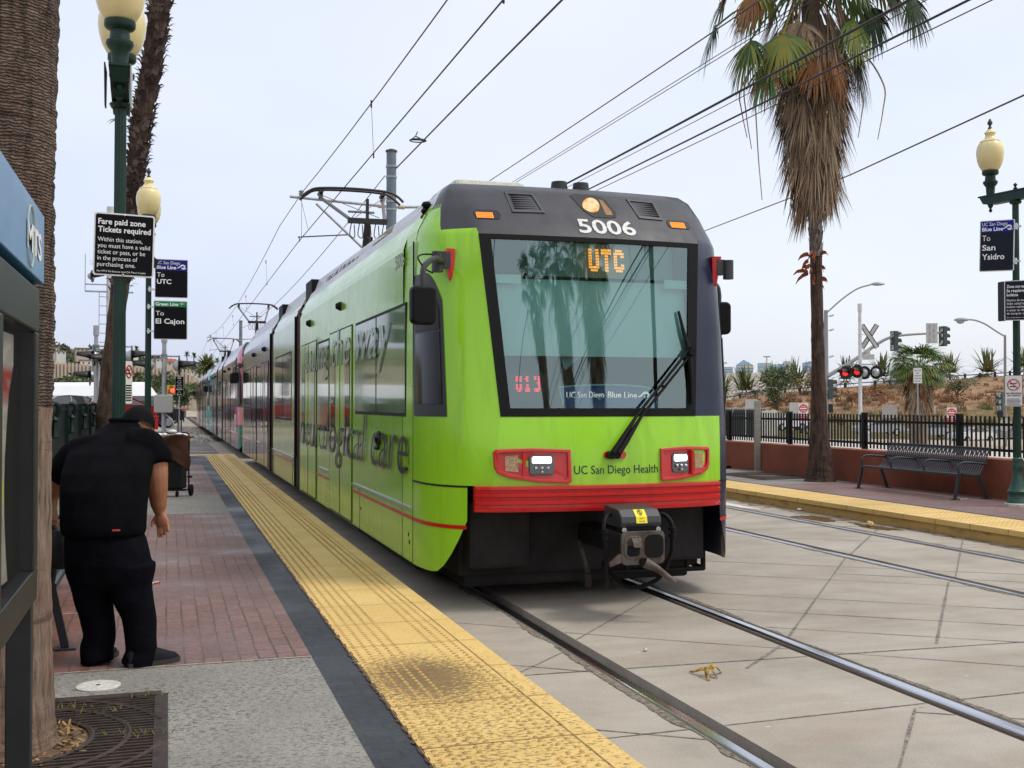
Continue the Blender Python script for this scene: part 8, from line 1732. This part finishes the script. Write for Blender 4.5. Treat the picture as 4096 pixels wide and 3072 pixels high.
# tall signal pole with a ladder
D_ = 46; yb = at(440, 1610, D_); base = V(yb.x, yb.y, .0); yw = FACE(yb)
t = thing('signal_pole', 'tall pale pole with ladder rungs behind the near left lamp post', 'signal pole', base, yw); hz = loc(450, 826, D_).z
b = MB(); b.cyl((0, 0, 0), (0, 0, hz), .20, .16, 18); b.lathe([(.18, hz - .5), (.18, hz), (0, hz + .03)], 18); b.build('pole', M_wpole, t, smooth=True)
b = MB(); z = loc(0, 1370, D_).z
while z < loc(0, 1160, D_).z: b.bar((-.45, -.1, z), (-.1, -.1, z), .03, .03); z += .38
b.bar((-.45, -.1, loc(0, 1330, D_).z), (-.45, -.1, loc(0, 1165, D_).z), .03, .03); b.bar((-1.0, -.1, loc(0, 1168, D_).z), (.9, -.1, loc(0, 1168, D_).z), .05, .07); b.bar((-1.0, -.1, loc(0, 1140, D_).z), (.9, -.1, loc(0, 1140, D_).z), .05, .05); b.bar((-1.0, -.1, loc(0, 1020, D_).z), (-1.0, -.1, loc(0, 1168, D_).z), .03, .03); b.build('ladder', M_galv, t)
for x, s in ((-.72, 1.3), (.72, -1.3)): flasher(t, V(x, -.15, loc(0, 1108, D_).z), s, False, .26)
# left crossing posts
def xing(label, u, vtop, vbase, d, lamps, r=.065):
    global base, yw
    yb = at(u, vbase, d); base = V(yb.x, yb.y, max(-.1, min(yb.z, .3))); yw = FACE(yb); t = thing('crossing_signal', label, 'crossing signal', base, yw, 'railway crossing flashers left of the tram'); b = MB(); hz = loc(u, vtop, d).z; b.cyl((0, 0, 0), (0, 0, hz), r, r * .92, 14); b.lathe([(r * 1.3, hz - .3), (r * 1.3, hz), (0, hz + .02)], 14); b.build('post', M_galv, t, smooth=True)
    for (uu, vv, yaw, lit) in lamps: c = loc(uu, vv, d); flasher(t, c, yaw, lit, .29); b = MB(); b.cyl((0, 0, c.z + .30), (c.x, 0, c.z + .30), .028); b.cyl((c.x, c.y, c.z), (c.x, c.y, c.z + .32), .025); b.lathe([(.09, -.05), (.09, .05), (0, .06)], 12, (0, 0, c.z + .3)); b.build('cross_bar', M_galv, t)
    return t
xing('thin crossing post with dark hooded flashers left of the near lamp post', 383, 1302, 1605, 33, ((373, 1426, -1.45, False), (415, 1437, -1.1, False), (528, 1424, 1.45, False)))
t = xing('galvanised crossing post with hooded flashers and grey box right of the farther lamp post', 655, 1330, 1790, 33, ((590, 1462, -1.45, False), (717, 1464, 1.45, False)), .07)
c = loc(654, 1615, 33); b = MB(); b.prism(rrect(c.x - .27, c.x + .27, c.z - .27, c.z + .27, .05), -.18, .18, MX(((1, 0, 0, 0), (0, 0, 1, -.1), (0, 1, 0, 0), (0, 0, 0, 1)))); b.build('relay_box', mat('aluminium_box', (.42, .42, .41), .4, .6), t, bevel=.02); b = MB(); b.tube(smooth_path([(.05, -.15, c.z - .3), (.28, -.2, c.z - .6), (.05, -.2, c.z - .9), (-.1, -.1, c.z - 1.1)], 5), .025, 7); b.build('conduit', M_galv, t, smooth=True)
t = xing('small flasher and steel plate low beside the tall white pole', 392, 1480, 1605, 33.6, ((360, 1505, -1.45, False),), .05); c = loc(402, 1517, 33.6); b = MB(); b.prism(rrect(c.x - .11, c.x + .11, c.z - .26, c.z + .26, .05), 0, .02, MX(((1, 0, 0, 0), (0, 0, 1, -.1), (0, 1, 0, 0), (0, 0, 0, 1)))); b.build('steel_plate', M_signback, t)
# black warning board and yellow sign with a red lamp
P0 = at(701, 1582, 33.5); t = sign('warning_sign', 'narrow black Peligro warning board on a thin post left of the tram', P0, 0, .24, .58, M_signb, M_galv, rim=.006); t.rotation_euler[2] = face_cam(P0); b = MB(); sline(b, 'PELIGRO', .03, .17, .18, .035, .02)
for i, w_ in enumerate((.12, .15, .1, .14, .09)): sline(b, 'PRECAUCION' if i % 2 else 'CUIDADO', .12 - w_ / 2, .23 + .055 * i, w_, .022, .01)
b.tube([(.05, -.006, .03), (.19, -.006, .03), (.12, -.006, .14), (.05, -.006, .03)], .006, 4); b.tube([(.07, -.006, .52), (.17, -.006, .52), (.15, -.006, .56), (.09, -.006, .56), (.07, -.006, .52)], .006, 4); b.build('lettering', M_signw, t); b = MB(); b.box(.10, .14, .02, .06, -1.6, .5); b.build('post', M_galv, t)
P0 = at(668, 1578, 36); t = sign('caution_sign', 'small yellow sign beside the red signal lamp left of the tram', P0, 0, .25, .31, mat('sign_yellow', (.70, .42, .02), .5), M_galv, rim=.004); t.rotation_euler[2] = face_cam(P0); b = MB(); b.tube([(.13 + .05 * cos(i * .4), -.006, .24 + .045 * sin(i * .4)) for i in range(17)], .008, 4); b.bar((.10, -.006, .27), (.16, -.006, .21), .005, .012)
for i in range(4): b.box(.03, .20 - .03 * (i % 2), -.006, -.003, .03 + .035 * i, .05 + .035 * i)
b.build('lettering', M_signb, t)
P0 = at(690, 1562, 35.5); t = thing('signal_lamp', 'bright red lit signal lamp beside the yellow sign', 'signal lamp', P0, face_cam(P0)); b = MB(); b.cyl((0, .0, 0), (0, .12, 0), .10, .09, 14); b.build('case', M_fl, t); b = MB(); b.ball((0, 0, 0), .075, 12, (1, .4, 1)); b.build('lens', emi('red_signal_glow', (1.0, .03, .02), 6), t)
p = at(620, 1718, 30); b = MB(); b.cbox((0, 0, .17), .16, .16, .34); b.cbox((0, 0, .355), .18, .18, .03); tag(b.build('red_box', M_signred, None, loc=p, bevel=.01), 'small red box on the ground behind the man, left of the relay post', 'box')
b = MB(); p = at(735, 1638, 70); b.lathe([(0, 0), (.30, 0), (.30, .05), (0, .05)], 20, p); b.cyl(p - V(0, 0, .8), p, .04); tag(b.build('red_disc', M_signred), 'flat red disc marker on a short stake beside the ballast', 'marker')
for u, lb in ((725, 'rusty thin stake nearest the ballast'), (712, 'rusty thin stake below the warning board')):
    p = on_z(u, 1738, -.03); b = MB(); b.cyl(V(p.x, p.y, -.05), V(p.x, p.y, 1.15), .035, n=8); tag(b.build('track_stake', mat('stake_rust', (.10, .08, .07), .8), None), lb, 'stake')
bpy.context.view_layer.update()
